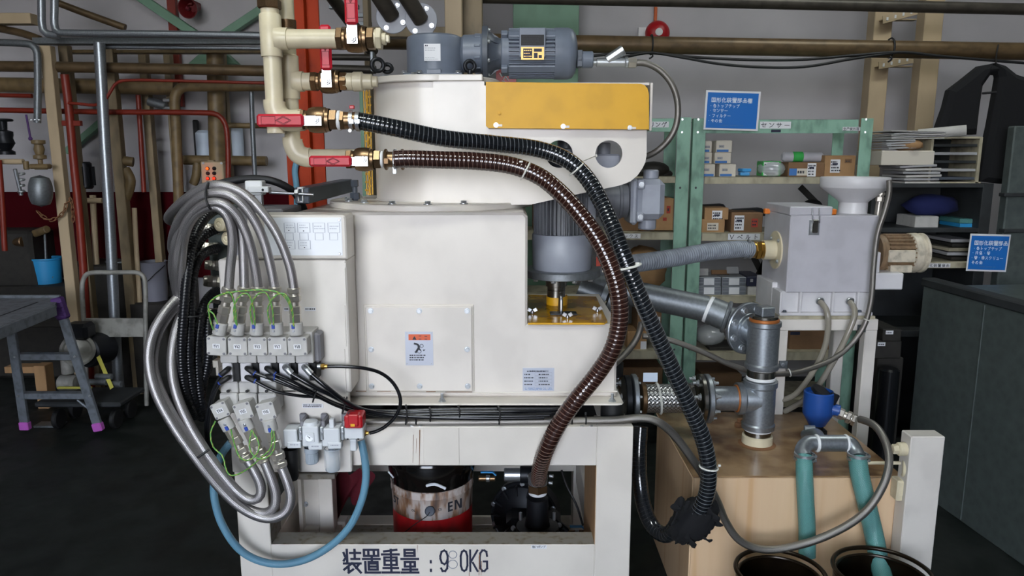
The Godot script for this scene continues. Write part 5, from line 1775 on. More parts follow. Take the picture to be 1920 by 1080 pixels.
func ball_valve(label: String, x0: float, x1: float, y: float, r: float, d: float, stem_x: float, up: bool, grip_px: Array, plate_px: Array) -> void:
	var u := px(y, d)
	var a := at(x0, y, d)
	var n := (x1 - x0) * u
	var t := thing("ball_valve", label, "valve", a + Vector3(n / 2, -r * u, 0), "brass ball valves with red levers")
	var s := Shape.new()
	s.hexagon(a, Vector3.RIGHT, r * 0.86 * u, n * 0.17)
	part("end_nut", s, M.bronze_old, t)
	s = Shape.new()
	var f := r * u
	s.lathe(a + Vector3(n * 0.17, 0, 0), Vector3.RIGHT, [Vector2(f * 0.72, 0), Vector2(f * 0.72, n * 0.06), Vector2(f * 0.9, n * 0.1), Vector2(f, n * 0.2), Vector2(f * 1.02, n * 0.38), Vector2(f * 0.96, n * 0.5), Vector2(f * 0.97, n * 0.52), Vector2(f * 0.9, n * 0.54), Vector2(f * 0.88, n * 0.62)], 36)
	part("body", s, M.brass, t)
	s = Shape.new()
	s.hexagon(a + Vector3(n * 0.79, 0, 0), Vector3.RIGHT, r * 0.84 * u, n * 0.21)
	part("end_nut", s, M.brass, t)
	var fz := d - f - 0.012
	var st := at(stem_x, y, d)
	s = Shape.new()
	s.rod(Vector3(st.x, st.y, -d + f * 0.7), Vector3.BACK, 0.010, f * 0.3 + 0.010, 0.001, 16)
	part("stem", s, M.brass, t)
	s = Shape.new()
	var pc := pbox(s, plate_px[0], plate_px[1], plate_px[2], plate_px[3], fz, 0.0035, 0.001)
	var pl := part("lever_plate", s, M.chrome, t)
	s = Shape.new()
	var sc := Vector3(at(stem_x, y, fz).x, at(stem_x, y, fz).y, -fz)
	s.hexagon(sc, Vector3.BACK, 0.0095, 0.006)
	s.rod(sc + Vector3(0, 0, 0.005), Vector3.BACK, 0.0055, 0.005, 0.001, 14)
	part("lever_nut", s, M.zinc, pl)
	var ga := at(grip_px[0], grip_px[1], fz)
	var gb := at(grip_px[2], grip_px[3], fz)
	var gx := at(grip_px[0], (grip_px[1] + grip_px[3]) / 2.0, fz).x
	var gx2 := at(grip_px[2], (grip_px[1] + grip_px[3]) / 2.0, fz).x
	grip(t, Vector3((gx + gx2) / 2, (ga.y + gb.y) / 2, -fz + 0.006), Vector3(absf(gx2 - gx), absf(ga.y - gb.y), 0.013), Vector3.UP if up else Vector3.RIGHT)
	s = Shape.new()
	var e := Vector3((gx + gx2) / 2, gb.y, -fz + 0.002) if up else Vector3(gx2, (ga.y + gb.y) / 2, -fz + 0.002)
	var m := (e + pc) / 2
	s.box(m, Vector3(absf(gx2 - gx) * 0.8, absf(e.y - pc.y) + 0.01, 0.003) if up else Vector3(absf(e.x - pc.x) + 0.01, absf(ga.y - gb.y) * 0.8, 0.003), 0.0005)
	part("lever_arm", s, M.steel, t)


func pipework() -> void:
	var d := 2.09
	var u := px(120, d)
	# front riser
	var x := at(511, 120, d).x
	var t := thing("pipe_riser", "front cream plastic pipe riser with a tee, left of the bowl cover", "pipe", at(511, 250, d))
	var s := Shape.new()
	s.rod(Vector3(x, at(0, 250, d).y, -d), Vector3.UP, 16.5 * u, at(0, -60, d).y - at(0, 250, d).y, 0.0, 28)
	part("riser", s, M.pipe_cream, t)
	s = Shape.new()
	s.lathe(Vector3(x, at(0, 107, d).y, -d), Vector3.UP, [Vector2(16 * u, 0), Vector2(19.5 * u, 0), Vector2(20 * u, 1.5 * u), Vector2(20 * u, 74 * u), Vector2(18 * u, 77 * u), Vector2(16 * u, 77 * u)], 32)
	var ty := at(0, 73, d).y
	s.lathe(Vector3(x, ty, -d), Vector3.RIGHT, [Vector2(24 * u, 10 * u), Vector2(20.5 * u, 20 * u), Vector2(20 * u, 32 * u), Vector2(16 * u, 32 * u)], 32)
	part("tee", s, M.pipe_cream, t)
	s = Shape.new()
	s.rod(Vector3(x + 30 * u, ty, -d), Vector3.RIGHT, 17.5 * u, 96 * u, 0.0, 28)
	part("branch", s, M.pipe_cream, t)
	s = Shape.new()
	s.hexagon(Vector3(x, at(0, 17, d).y, -d), Vector3.UP, 22 * u, 17 * u)
	part("union_nut", s, M.bronze_old, t)
	s = Shape.new()
	var ey := at(0, 225, d).y
	s.tube(path([Vector3(x, at(0, 189, d).y, -d), Vector3(x, at(0, 200, d).y, -d), Vector3(x + 6 * u, at(0, 215, d).y, -d), Vector3(x + 20 * u, ey, -d), Vector3(x + 52 * u, ey, -d)], 0.005), 20.5 * u, 28)
	part("elbow", s, M.pipe_cream, t)
	# rear riser
	var d2 := 2.17
	var v := px(150, d2)
	var x2 := at(543, 150, d2).x
	t = thing("pipe_riser", "rear cream plastic pipe riser ending in an elbow at the lowest valve", "pipe", at(543, 300, d2))
	s = Shape.new()
	s.rod(Vector3(x2, at(0, 285, d2).y, -d2), Vector3.UP, 14.5 * v, at(0, -60, d2).y - at(0, 285, d2).y, 0.0, 28)
	part("riser", s, M.pipe_cream, t)
	s = Shape.new()
	s.lathe(Vector3(x2, at(0, 186, d2).y, -d2), Vector3.UP, [Vector2(14 * v, 0), Vector2(17.5 * v, 0), Vector2(18 * v, 1.5 * v), Vector2(18 * v, 78 * v), Vector2(14 * v, 81 * v)], 32)
	var ty2 := at(0, 153, d2).y
	s.lathe(Vector3(x2, ty2, -d2), Vector3.RIGHT, [Vector2(22 * v, 8 * v), Vector2(19 * v, 16 * v), Vector2(18.5 * v, 26 * v), Vector2(15 * v, 26 * v)], 32)
	part("tee", s, M.pipe_cream, t)
	s = Shape.new()
	s.rod(Vector3(x2 + 24 * v, ty2, -d2), Vector3.RIGHT, 16.5 * v, 26 * v, 0.0, 28)
	part("branch", s, M.pipe_cream, t)
	s = Shape.new()
	s.lathe(Vector3(x2, at(0, 54, d2).y, -d2), Vector3.UP, [Vector2(14 * v, 0), Vector2(17 * v, 0), Vector2(17 * v, 15 * v), Vector2(14 * v, 15 * v)], 28)
	part("union_nut", s, M.bronze_old, t)
	s = Shape.new()
	var ey2 := at(0, 295, d2).y
	var e := [Vector3(x2, at(0, 259, d2).y, -d2), Vector3(x2, at(0, 268, d2).y, -d2), Vector3(x2 + 8 * v, at(0, 287, d2).y, -d2), Vector3(x2 + 24 * v, ey2, -d2), Vector3(x2 + 34 * v, ey2, -d2)]
	s.tube(path(e, 0.005), 18.5 * v, 28)
	part("elbow", s, M.pipe_cream, t)
	s = Shape.new()
	s.rod(Vector3(x2 + 30 * v, ey2, -d2), Vector3.RIGHT, 15.5 * v, 102 * v, 0.0, 28)
	part("branch", s, M.pipe_cream, t)
	# valves
	ball_valve("brass ball valve at the top, its red lever standing upright out of the frame", 632, 703, 73, 25, d, 661, true, [646.5, -50, 671, 47], [649.5, 52, 670.5, 82])
	ball_valve("brass ball valve below the top one, its red lever upright before the orange column", 584, 652, 153, 22, d2 - 0.02, 613, true, [600.5, 47, 622.5, 132], [601.5, 137, 622, 164])
	ball_valve("brass ball valve feeding the black hose, red lever pointing left over the riser", 561, 634, 225, 24, d, 592, false, [483, 214, 570.5, 238], [576, 217.5, 603, 236])
	ball_valve("brass ball valve feeding the brown hose, red lever lying level, lowest of four", 650, 715, 299, 22, d2 - 0.05, 681, false, [580.5, 292, 660, 312.5], [665, 293, 690, 312])
	# plugs on the two upper valves
	t = thing("pipe_plug", "cream hexagonal plug closing the topmost brass valve", "plug", at(715, 90, d))
	s = Shape.new()
	s.rod(at(698, 73, d), Vector3.RIGHT, 17 * u, 10 * u, 0.001, 28)
	s.hexagon(at(706, 73, d), Vector3.RIGHT, 21 * u, 10 * u)
	s.rod(at(716, 73, d), Vector3.RIGHT, 11 * u, 8 * u, 0.001, 20)
	s.box(at(726, 73, d), Vector3(9 * u, 13 * u, 13 * u), 0.002)
	part("plug_body", s, M.pipe_cream, t)
	t = thing("pipe_plug", "cream stepped plug on the second valve, touching the bowl cover lid", "plug", at(680, 170, d2))
	s = Shape.new()
	s.lathe(at(645, 153, d2 - 0.02), Vector3.RIGHT, [Vector2(0, 0), Vector2(16 * v, 0), Vector2(16 * v, 16 * v), Vector2(18 * v, 18 * v), Vector2(18 * v, 34 * v), Vector2(14 * v, 37 * v), Vector2(14 * v, 52 * v), Vector2(10 * v, 54 * v), Vector2(10 * v, 62 * v), Vector2(0, 62 * v)], 12)
	part("plug_body", s, M.pipe_cream, t)
	# hose tails with their clamps
	t = thing("hose_tail", "brass hose tail with white tape and two clamps on the black hose", "fitting", at(650, 245, d))
	s = Shape.new()
	s.rod(at(633, 226, d), Vector3.RIGHT, 18.5 * u, 7 * u, 0.002, 24)
	part("tape", s, M.tape_white, t)
	s = Shape.new()
	s.hexagon(at(639, 226, d), Vector3.RIGHT, 19 * u, 8 * u)
	s.rod(at(646, 226, d), Vector3.RIGHT, 16 * u, 22 * u, 0.0, 24)
	part("tail_nut", s, M.brass, t)
	for k in [659, 671]:
		s = Shape.new()
		s.lathe(at(k - 3, 226 + (k - 659) * 0.15, d), Vector3.RIGHT, [Vector2(17 * u, 0), Vector2(18.5 * u, 0), Vector2(18.5 * u, 7 * u), Vector2(17 * u, 7 * u)], 28)
		s.box(at(k, 228, d - 0.028), Vector3(9 * u, 9 * u, 6 * u), 0.001)
		var h := part("hose_clamp", s, M.zinc, t)
		s = Shape.new()
		s.rod(at(k - 3 if k == 659 else k, 245 if k == 659 else 229, d - 0.03), Vector3(0.2, 0, 1), 4 * u, 6 * u, 0.001, 12)
		part("clamp_screw", s, M.steel, h)
	s = Shape.new()
	s.box(at(660, 201, d), Vector3(10 * u, 7 * u, 8 * u), 0.002)
	part("screw_cap", s, M.red_bell, t)
	t = thing("hose_tail", "brass hose tail with a white band and dark clamps on the brown hose", "fitting", at(730, 318, d2 - 0.05))
	s = Shape.new()
	s.rod(at(714, 299, d2 - 0.05), Vector3.RIGHT, 16.5 * u, 6 * u, 0.002, 24)
	part("tape", s, M.tape_white, t)
	s = Shape.new()
	s.hexagon(at(720, 299, d2 - 0.05), Vector3.RIGHT, 17.5 * u, 8 * u)
	s.rod(at(727, 299, d2 - 0.05), Vector3.RIGHT, 15 * u, 22 * u, 0.0, 24)
	part("tail_nut", s, M.brass, t)
	for k in [724, 741, 755]:
		s = Shape.new()
		s.torus(at(k, 299, d2 - 0.055), Vector3.RIGHT, 17.5 * u, 3.2 * u, 26, 8)
		s.box(at(k, 302, d2 - 0.085), Vector3(9 * u, 11 * u, 6 * u), 0.001)
		part("hose_clamp", s, M.bronze_old if k != 741 else M.zinc, t)
	s = Shape.new()
	s.box(at(740, 318, d2 - 0.06), Vector3(7 * u, 16 * u, 7 * u), 0.001)
	part("clamp_tail", s, M.zinc, t)
	# strainer and hose behind the motor
	d = 2.53
	u = px(118, d)
	t = thing("y_strainer", "bright plated Y strainer fitting at the motor's fan end", "fitting", at(1145, 125, d))
	s = Shape.new()
	s.lathe(at(1111, 117, d), Vector3.RIGHT, [Vector2(0, 0), Vector2(5 * u, 0), Vector2(5 * u, 7 * u), Vector2(8 * u, 8 * u), Vector2(8 * u, 60 * u), Vector2(10 * u, 62 * u), Vector2(10 * u, 66 * u), Vector2(0, 66 * u)], 20)
	part("body", s, M.zinc, t)
	s = Shape.new()
	s.rod(at(1138, 114, d), Vector3(0.84, 0.55, 0.1), 9.5 * u, 36 * u, 0.002, 22)
	part("strainer_leg", s, M.zinc, t)
	s = Shape.new()
	s.hexagon(at(1177, 118, d), Vector3.RIGHT, 10 * u, 16 * u)
	part("hose_nut", s, M.nickel, t)
	braided("braided_hose", [1190, 118, 2.53, 1212, 119, 2.53, 1240, 134, 2.53, 1262, 163, 2.53, 1271, 200, 2.53, 1266, 240, 2.53, 1245, 272, 2.54, 1215, 292, 2.56, 1180, 298, 2.6], 0.0105, M.braid_conduit, "braided steel hose arching from the Y strainer down behind the belt case", "")
	# orange column with its hose and strut
	s = Shape.new()
	d = 3.0
	pbox(s, 546, -120, 588, 1040, d, 0.012, 0.001)
	pbox(s, 587, -120, 590, 1040, d - 0.01, 0.16, 0.001)
	pbox(s, 588, -120, 616, 1040, d + 0.03, 0.012, 0.001)
	solo("steel_column", s, M.orange, "orange painted steel column standing behind the cream risers", "column", "", "thing")
	braided("air_hose", [558, 300, 2.987, 553, 318, 2.987, 556, 350, 2.987, 557, 420, 2.987, 560, 520, 2.987], 0.012, M.hose_sky, "light blue hose hanging down the orange column", "")
	t = thing("strut_arm", "dark grey strut arm with a white framed end in front of the orange column", "bracket", at(600, 380, 2.6))
	s = Shape.new()
	var a := at(566, 367, 2.32)
	var b := at(650, 348, 2.9)
	s.box((a + b) / 2, Vector3(0.045, 0.05, a.distance_to(b)), 0.003, Basis.looking_at(b - a))
	part("arm", s, M.motor_dark, t)
	s = Shape.new()
	for k in [[558, 560, 352, 380], [566, 568, 352, 378], [558, 568, 351, 354], [558, 568, 377, 380]]:
		pbox(s, k[0], k[2], k[1], k[3], 2.31, 0.03, 0.0)
	part("end_frame", s, M.plastic_white, t)
	s = Shape.new()
	s.rod(at(505, 361, 2.30), (at(590, 365, 2.30) - at(505, 361, 2.30)), 0.0045, 0.135, 0.0, 10)
	s.hexagon(at(553, 362, 2.30), Vector3.RIGHT, 0.012, 0.012)
	part("threaded_rod", s, M.steel, t)
	s = Shape.new()
	s.tube(path([392, 352, 2.4, 425, 341, 2.4, 470, 335, 2.4, 510, 339, 2.4, 540, 352, 2.42, 556, 366, 2.45, 570, 392, 2.5], 0.02), 0.012, 12)
	solo("black_cable", s, M.rubber, "thick black cable arching behind the white mounting block", "cable")
	t = thing("mounting_block", "white machined block holding the threaded rod above the hose arch", "bracket", at(480, 410, 2.28))
	s = Shape.new()
	pbox(s, 459, 339, 491, 366, 2.29, 0.04, 0.003)
	pbox(s, 464, 350, 503, 361, 2.275, 0.03, 0.002)
	pbox(s, 478, 360, 491, 410, 2.30, 0.02, 0.001)
	part("block", s, M.plastic_white, t)
	part("screw_hole", cylinder(at(493, 356, 2.28), at(493, 356, 2.274), 0.0042), M.black_plate, t)
	# flanged pipes coming down overhead
	for k in 2:
		var c := at(735 + 54 * k, 31 + 6 * k, 3.3)
		t = thing("overhead_pipe", ["dark overhead pipe ending in a grey bolted flange, left one above the gear motor", "dark overhead pipe ending in a grey bolted flange, right one above the gear motor"][k], "pipe", c - Vector3(0, 0.07, 0), "dark flanged pipes above the gear motor")
		s = Shape.new()
		s.rod(c - Vector3(0, 0, 0.012), Vector3(0.1, -0.1, 1), 0.068, 0.016, 0.002, 40)
		var fl := part("flange", s, M.motor_grey, t)
		for i in 4:
			var q := TAU * (i + 0.5) / 4 + 0.3
			bolt(fl, c + Vector3(cos(q) * 0.052, sin(q) * 0.052, 0.004), Vector3.BACK, 0.008)
		s = Shape.new()
		s.tube(path([c, c + Vector3(-0.05, 0.08, 0.07), c + Vector3(-0.18, 0.28, 0.22), c + Vector3(-0.36, 0.55, 0.4), c + Vector3(-0.36, 1.9, 0.4)], 0.02), 0.034, 20)
		part("pipe", s, M.dark_pipe, t)


func overhead() -> void:
	var s := Shape.new()
	s.tube(PackedVector3Array([at(640, 75, 4.25), at(1300, 86, 4.25), at(1990, 98, 4.25)]), px(85, 4.25, 16), 24)
	solo("wall_pipe", s, M.brown_pipe, "long brown pipe across the wall behind the motor and above the shelves", "pipe")
	s = Shape.new()
	s.tube(PackedVector3Array([at(880, -5, 4.25), at(1300, 3, 4.25), at(1990, 19, 4.25)]), px(5, 4.25, 10.5), 24)
	solo("wall_pipe", s, M.dark_pipe, "dark pipe along the top edge above the fire bell", "pipe")
	s = Shape.new()
	s.tube(path([1085, 108, 4.1, 1150, 101, 4.1, 1215, 99, 4.15, 1300, 107, 4.15, 1400, 112, 4.15, 1500, 112, 4.15, 1600, 104, 4.15, 1690, 98, 4.15, 1760, 105, 4.15, 1920, 118, 4.15, 1990, 121, 4.15], 0.04), 0.0075, 8)
	solo("black_cable", s, M.rubber, "upper black cable slung under the brown wall pipe", "cable")
	s = Shape.new()
	s.tube(path([1160, 110, 4.1, 1190, 103, 4.1, 1222, 99, 4.15, 1280, 108, 4.15, 1350, 120, 4.15, 1430, 126, 4.15, 1510, 125, 4.15, 1600, 110, 4.15, 1680, 98.5, 4.15], 0.04), 0.0075, 8)
	solo("black_cable", s, M.rubber, "lower black cable sagging under the brown wall pipe", "cable")
	for e in [[1221, 84], [1669, 90]]:
		s = Shape.new()
		s.torus(at(e[0], e[1], 4.25), Vector3(1, 0, 0), px(85, 4.25, 17.5), 0.005, 28, 6)
		s.tube(path([at(e[0], e[1] + 16, 4.18), at(e[0] + 3, e[1] + 21, 4.17), at(e[0] - 4, e[1] + 26, 4.17)], 0.01), 0.005, 6)
		solo("cable_tie", s, M.tie_black, ["black tie round the brown pipe below the fire bell", "black tie round the brown pipe by the right wall posts"][int(e[0] > 1500)], "cable tie")
	# fire bell
	var c := at(1233, 62, 5.24)
	var t := thing("fire_bell", "red round fire bell on the wall behind the brown pipe", "bell", c - Vector3(0, 0.1, 0))
	s = Shape.new()
	var u := px(62, 5.2)
	s.lathe(Vector3(c.x, c.y, -5.29), Vector3.BACK, [Vector2(0, 0), Vector2(18 * u, 0), Vector2(18 * u, 0.03), Vector2(23 * u, 0.035), Vector2(23 * u, 0.05), Vector2(20 * u, 0.075), Vector2(13 * u, 0.095), Vector2(0, 0.1)], 40)
	part("gong", s, M.red_bell, t)
	part("hub", cylinder(Vector3(c.x, c.y, -5.195), Vector3(c.x, c.y, -5.185), 7 * u, 0.001), M.plastic_white, t)
	s = Shape.new()
	pbox(s, 1197, 51, 1214, 76, 5.27, 0.028, 0.002)
	solo("wall_box", s, M.plastic_white, "small pale junction box beside the fire bell", "box")
	s = Shape.new()
	pbox(s, 1228, -60, 1233.5, 42, 5.27, 0.025, 0.003)
	solo("conduit_strip", s, M.orange_conduit, "orange conduit running up from the fire bell", "conduit")
	# green column and the beige posts behind the motor
	s = Shape.new()
	pbox(s, 962, -200, 1081, 880, 4.95, 0.02, 0.002)
	pbox(s, 1015, -200, 1025, 880, 4.97, 0.26, 0.002)
	pbox(s, 962, -200, 1081, 880, 5.24, 0.02, 0.002)
	solo("green_column", s, M.green_steel, "green steel column on the wall behind the gear motor", "column", "", "thing")
	t = thing("fire_sign", "red sign with white marks on the green column's left, over the belt guard", "sign", at(950, 170, 4.9))
	part("board", rect(930, 126, 968, 172, 4.9, 0.004), M.red_bell, t)
	s = Shape.new()
	for e in [[937, 137, 941, 144], [941, 144, 945, 138], [944, 150, 948, 143], [948, 143, 953, 151], [941, 152, 946, 153]]:
		s.tube(PackedVector3Array([at(e[0], e[1], 4.898), at(e[2], e[3], 4.898)]), 0.004, 4)
	part("lettering", s, M.plastic_white, t)
	for e in [[838, 869, 3.95, "pale beige post above the bearing housing"], [871, 906, 4.1, "tan beige post just left of the green column"], [690, 700, 4.2, "narrow beige post behind the overhead flanges"]]:
		s = Shape.new()
		pbox(s, e[0], -200, e[1], 830, e[2], 0.09, 0.003)
		solo("support_post", s, M.old_cream_light if e[0] == 838 else M.old_cream, e[3], "post")
	s = Shape.new()
	pbox(s, 640, 50, 838, 69, 3.97, 0.08, 0.003)
	solo("cross_beam", s, M.old_cream, "beige cross beam behind the overhead flanges", "beam", "", "thing")
	s = Shape.new()
	s.tube(PackedVector3Array([at(612, -20, 3.6), at(668, 56, 3.9), at(700, 100, 4.0)]), 0.03, 14)
	solo("duct_brace", s, M.dark_pipe, "dark slanting brace right of the orange column", "brace")
	for i in 3:
		s = Shape.new()
		pbox(s, 616 + 26 * i, 8 + 16 * i, 672 + 12 * i, 16 + 16 * i, 4.3, 0.03, 0.002)
		solo("cable_ladder_rung", s, M.galvanised_dull, "galvanised cable ladder rung, " + ["topmost", "middle", "lowest"][i] + " of three beside the red lever", "rung", "cable ladder rungs above the valves")
	for k in 3:
		s = Shape.new()
		s.tube(PackedVector3Array([at(600, [107, 128, 88][k], 3.9), at(705, [108, 131, 90][k], 3.9)]), [0.016, 0.02, 0.012][k], 12)
		solo("rack_pipe", s, [M.dark_pipe, M.dark_pipe, M.old_cream_pipe][k], ["thin dark pipe", "thicker dark pipe", "thin tan pipe"][k] + " between the orange column and the gear motor", "pipe")
	t = thing("lifting_shackle", "dark lifting shackle ring seen left of the gear housing", "shackle", at(715, 135, 2.62))
	s = Shape.new()
	s.torus(at(708, 122, 2.62), Vector3(0.4, 0, 1), 0.02, 0.007, 24, 8)
	s.torus(at(726, 128, 2.66), Vector3(0.2, 0.6, 1), 0.016, 0.007, 24, 8)
	part("ring", s, M.iron_black, t)
	s = Shape.new()
	pbox(s, 694, 96, 700, 134, 2.64, 0.03, 0.002)
	part("bracket", s, M.galvanised_dull, t)
	# white posts on the right of the wall with their cable brackets
	for k in 2:
		s = Shape.new()
		pbox(s, [1619, 1710][k], -200, [1652, 1744][k], 800, 4.75, 0.1, 0.004)
		solo("support_post", s, M.old_cream_light, ["left", "right"][k] + " one of the two pale posts beside the hanging coat", "post")
		t = thing("cable_bracket", "pale slotted angle bracket on the right wall posts, %s the brown pipe" % ["above", "below"][k], "bracket", at(1685, [44, 130][k], 4.6))
		s = Shape.new()
		var q: Array = [[1655, 30, 1721, 11, 1721, 27, 1656, 45], [1648, 116, 1713, 101, 1713, 118, 1648, 130]][k]
		var pg := PackedVector2Array()
		for i in 4:
			var p := at(q[i * 2], q[i * 2 + 1], 4.69)
			pg.append(Vector2(p.x, p.y))
		s.prism(pg, Transform3D(Basis(), Vector3(0, 0, -4.69)), 0.006, 0.001)
		s.box(Vector3((pg[0].x + pg[1].x) / 2, (pg[0].y + pg[1].y) / 2, -4.722), Vector3(pg[1].x - pg[0].x, 0.006, 0.056), 0.001)
		part("angle", s, M.old_cream_light, t)
		for i in 4:
			s = Shape.new()
			var f := (i + 0.6) / 4.4
			var p := at(lerpf(q[0], q[2], f), lerpf(q[1], q[3], f) + 8, 4.688)
			s.box(p, Vector3(0.012, 0.02, 0.003), 0.001)
			part("strap_nut", s, M.plastic_white, t)
	# hanging coat
	t = thing("coat", "dark navy work coat hanging from the brown pipe at the right edge", "coat", at(1860, 330, 4.0))
	s = Shape.new()
	var z := 4.05
	for half in 2:
		var pts: Array = [[[1868, 118], [1845, 122], [1810, 150], [1786, 168], [1778, 200], [1762, 245], [1800, 252], [1830, 250], [1836, 252], [1842, 200], [1848, 160], [1862, 140]], [[1866, 118], [1885, 124], [1905, 140], [1935, 150], [1960, 330], [1880, 345], [1836, 340], [1846, 280], [1856, 235], [1866, 180], [1872, 145]]][half]
		var pg := PackedVector2Array()
		for e in pts:
			var p := at(e[0], e[1], z)
			pg.append(Vector2(p.x, p.y))
		s = Shape.new()
		s.prism(pg, Transform3D(Basis(), Vector3(0, 0, -z + 0.03 * half)), 0.07, 0.025)
		part(["sleeve_side", "front_side"][half], s, M.cloth_navy, t)
	s = Shape.new()
	s.ball(at(1866, 131, z + 0.04), 0.055, 16, 0.5)
	part("collar", s, M.cloth_navy, t)
	s = Shape.new()
	s.tube(path([1868, 122, z, 1868, 105, 4.15, 1872, 84, 4.2], 0.02), 0.004, 6)
	s.tube(path([1842, 175, z - 0.02, 1868, 173, z - 0.02], 0.02), 0.006, 6)
	part("hanger", s, M.rubber, t)


func tank() -> void:
	var d := 2.32
	var lv := at(1490, 893, d).y
	var x0 := at(1300, 893, d).x
	var x1 := at(1692, 893, d).x
	var dep := 0.62
	var t := thing("oil_tank", "square cream oil tank with a stained brown top, right of the stand", "tank", Vector3((x0 + x1) / 2, 0, -d - dep / 2))
	var s := Shape.new()
	s.box(Vector3((x0 + x1) / 2, lv / 2 - 0.002, -d - dep / 2), Vector3(x1 - x0, lv - 0.004, dep), 0.004)
	part("body", s, M.tank_front, t)
	s = Shape.new()
	s.box(Vector3((x0 + x1) / 2, lv - 0.001, -d - dep / 2), Vector3(x1 - x0 + 0.006, 0.006, dep + 0.006), 0.002)
	part("top_plate", s, M.tank_top, t)
	s = Shape.new()
	s.tube(PackedVector3Array([Vector3(x0 - 0.002, lv - 0.004, -d + 0.002), Vector3(x0 - 0.002, lv - 0.004, -d - dep)]), 0.004, 8)
	s.tube(PackedVector3Array([Vector3(x0, lv - 0.005, -d - 0.001), Vector3(x0, 0.01, -d - 0.001)]), 0.004, 8)
	part("weld_bead", s, M.tank_front, t)
	# stub under the upright pipe
	var c := on_level(1419, 833, lv)
	s = Shape.new()
	var u := px(820, -c.z)
	s.lathe(c, Vector3.UP, [Vector2(28 * u, 0), Vector2(28 * u, 18 * u), Vector2(26 * u, 20 * u), Vector2(0, 20 * u)], 32)
	part("pipe_stub", s, M.pipe_cream, t)
	s = Shape.new()
	s.lathe(c, Vector3.UP, [Vector2(34 * u, 0.003), Vector2(31 * u, 0.006), Vector2(28.2 * u, 0.008)], 32)
	part("rust_ring", s, M.rust, t)
	s = Shape.new()
	var k := on_level(1386, 801, lv)
	s.rod(k, Vector3.UP, 9 * u, 10 * u, 0.001)
	s.rod(k + Vector3(0, 10 * u, 0), Vector3.UP, 5 * u, 8 * u, 0.001)
	part("small_stub", s, M.rust, t)
	# lifting block with ring on the front
	s = Shape.new()
	pbox(s, 1682, 902, 1708, 940, d - 0.045, 0.043, 0.003)
	var lb := part("lifting_block", s, M.pipe_cream, t)
	s = Shape.new()
	pbox(s, 1685, 905, 1706, 930, d - 0.047, 0.003, 0.001)
	part("weld_face", s, M.pipe_cream, lb)
	s = Shape.new()
	s.torus(at(1695, 876, d - 0.02), Vector3(1, 0, 0.35), 0.026, 0.0085, 26, 10)
	s.rod(at(1695, 902, d - 0.022), Vector3.UP, 0.02, 0.012, 0.002)
	part("lifting_ring", s, M.pipe_cream, lb)
	# corner post
	t = thing("corner_post", "square white post standing at the tank's front right corner", "post", at(1738, 1300, 2.2))
	s = Shape.new()
	wbox(s, at(1709, 820, 2.255).x, at(1773, 820, 2.255).x, 0.0, at(1738, 819, 2.255).y, 2.255, 0.062, 0.003)
	part("post", s, M.case_paint, t)
	s = Shape.new()
	var b := at(1694, 842, 2.285)
	s.rod(b + Vector3(0.01, 0, 0), Vector3.LEFT, 0.022, 0.03, 0.004)
	s.hexagon(b + Vector3(-0.018, 0, 0), Vector3.LEFT, 0.016, 0.018)
	part("side_boss", s, M.pipe_cream, t)
	s = Shape.new()
	s.tube(PackedVector3Array([at(1625, 868, 2.36), at(1696, 868, 2.30)]), 0.006, 8)
	part("stay_rod", s, M.pipe_cream, t)


func ring(s: Shape, a: Vector3, ax: Vector3, r: float, w: float) -> void:
	s.rod(a, ax, r, w, minf(r, w) * 0.15, 32)


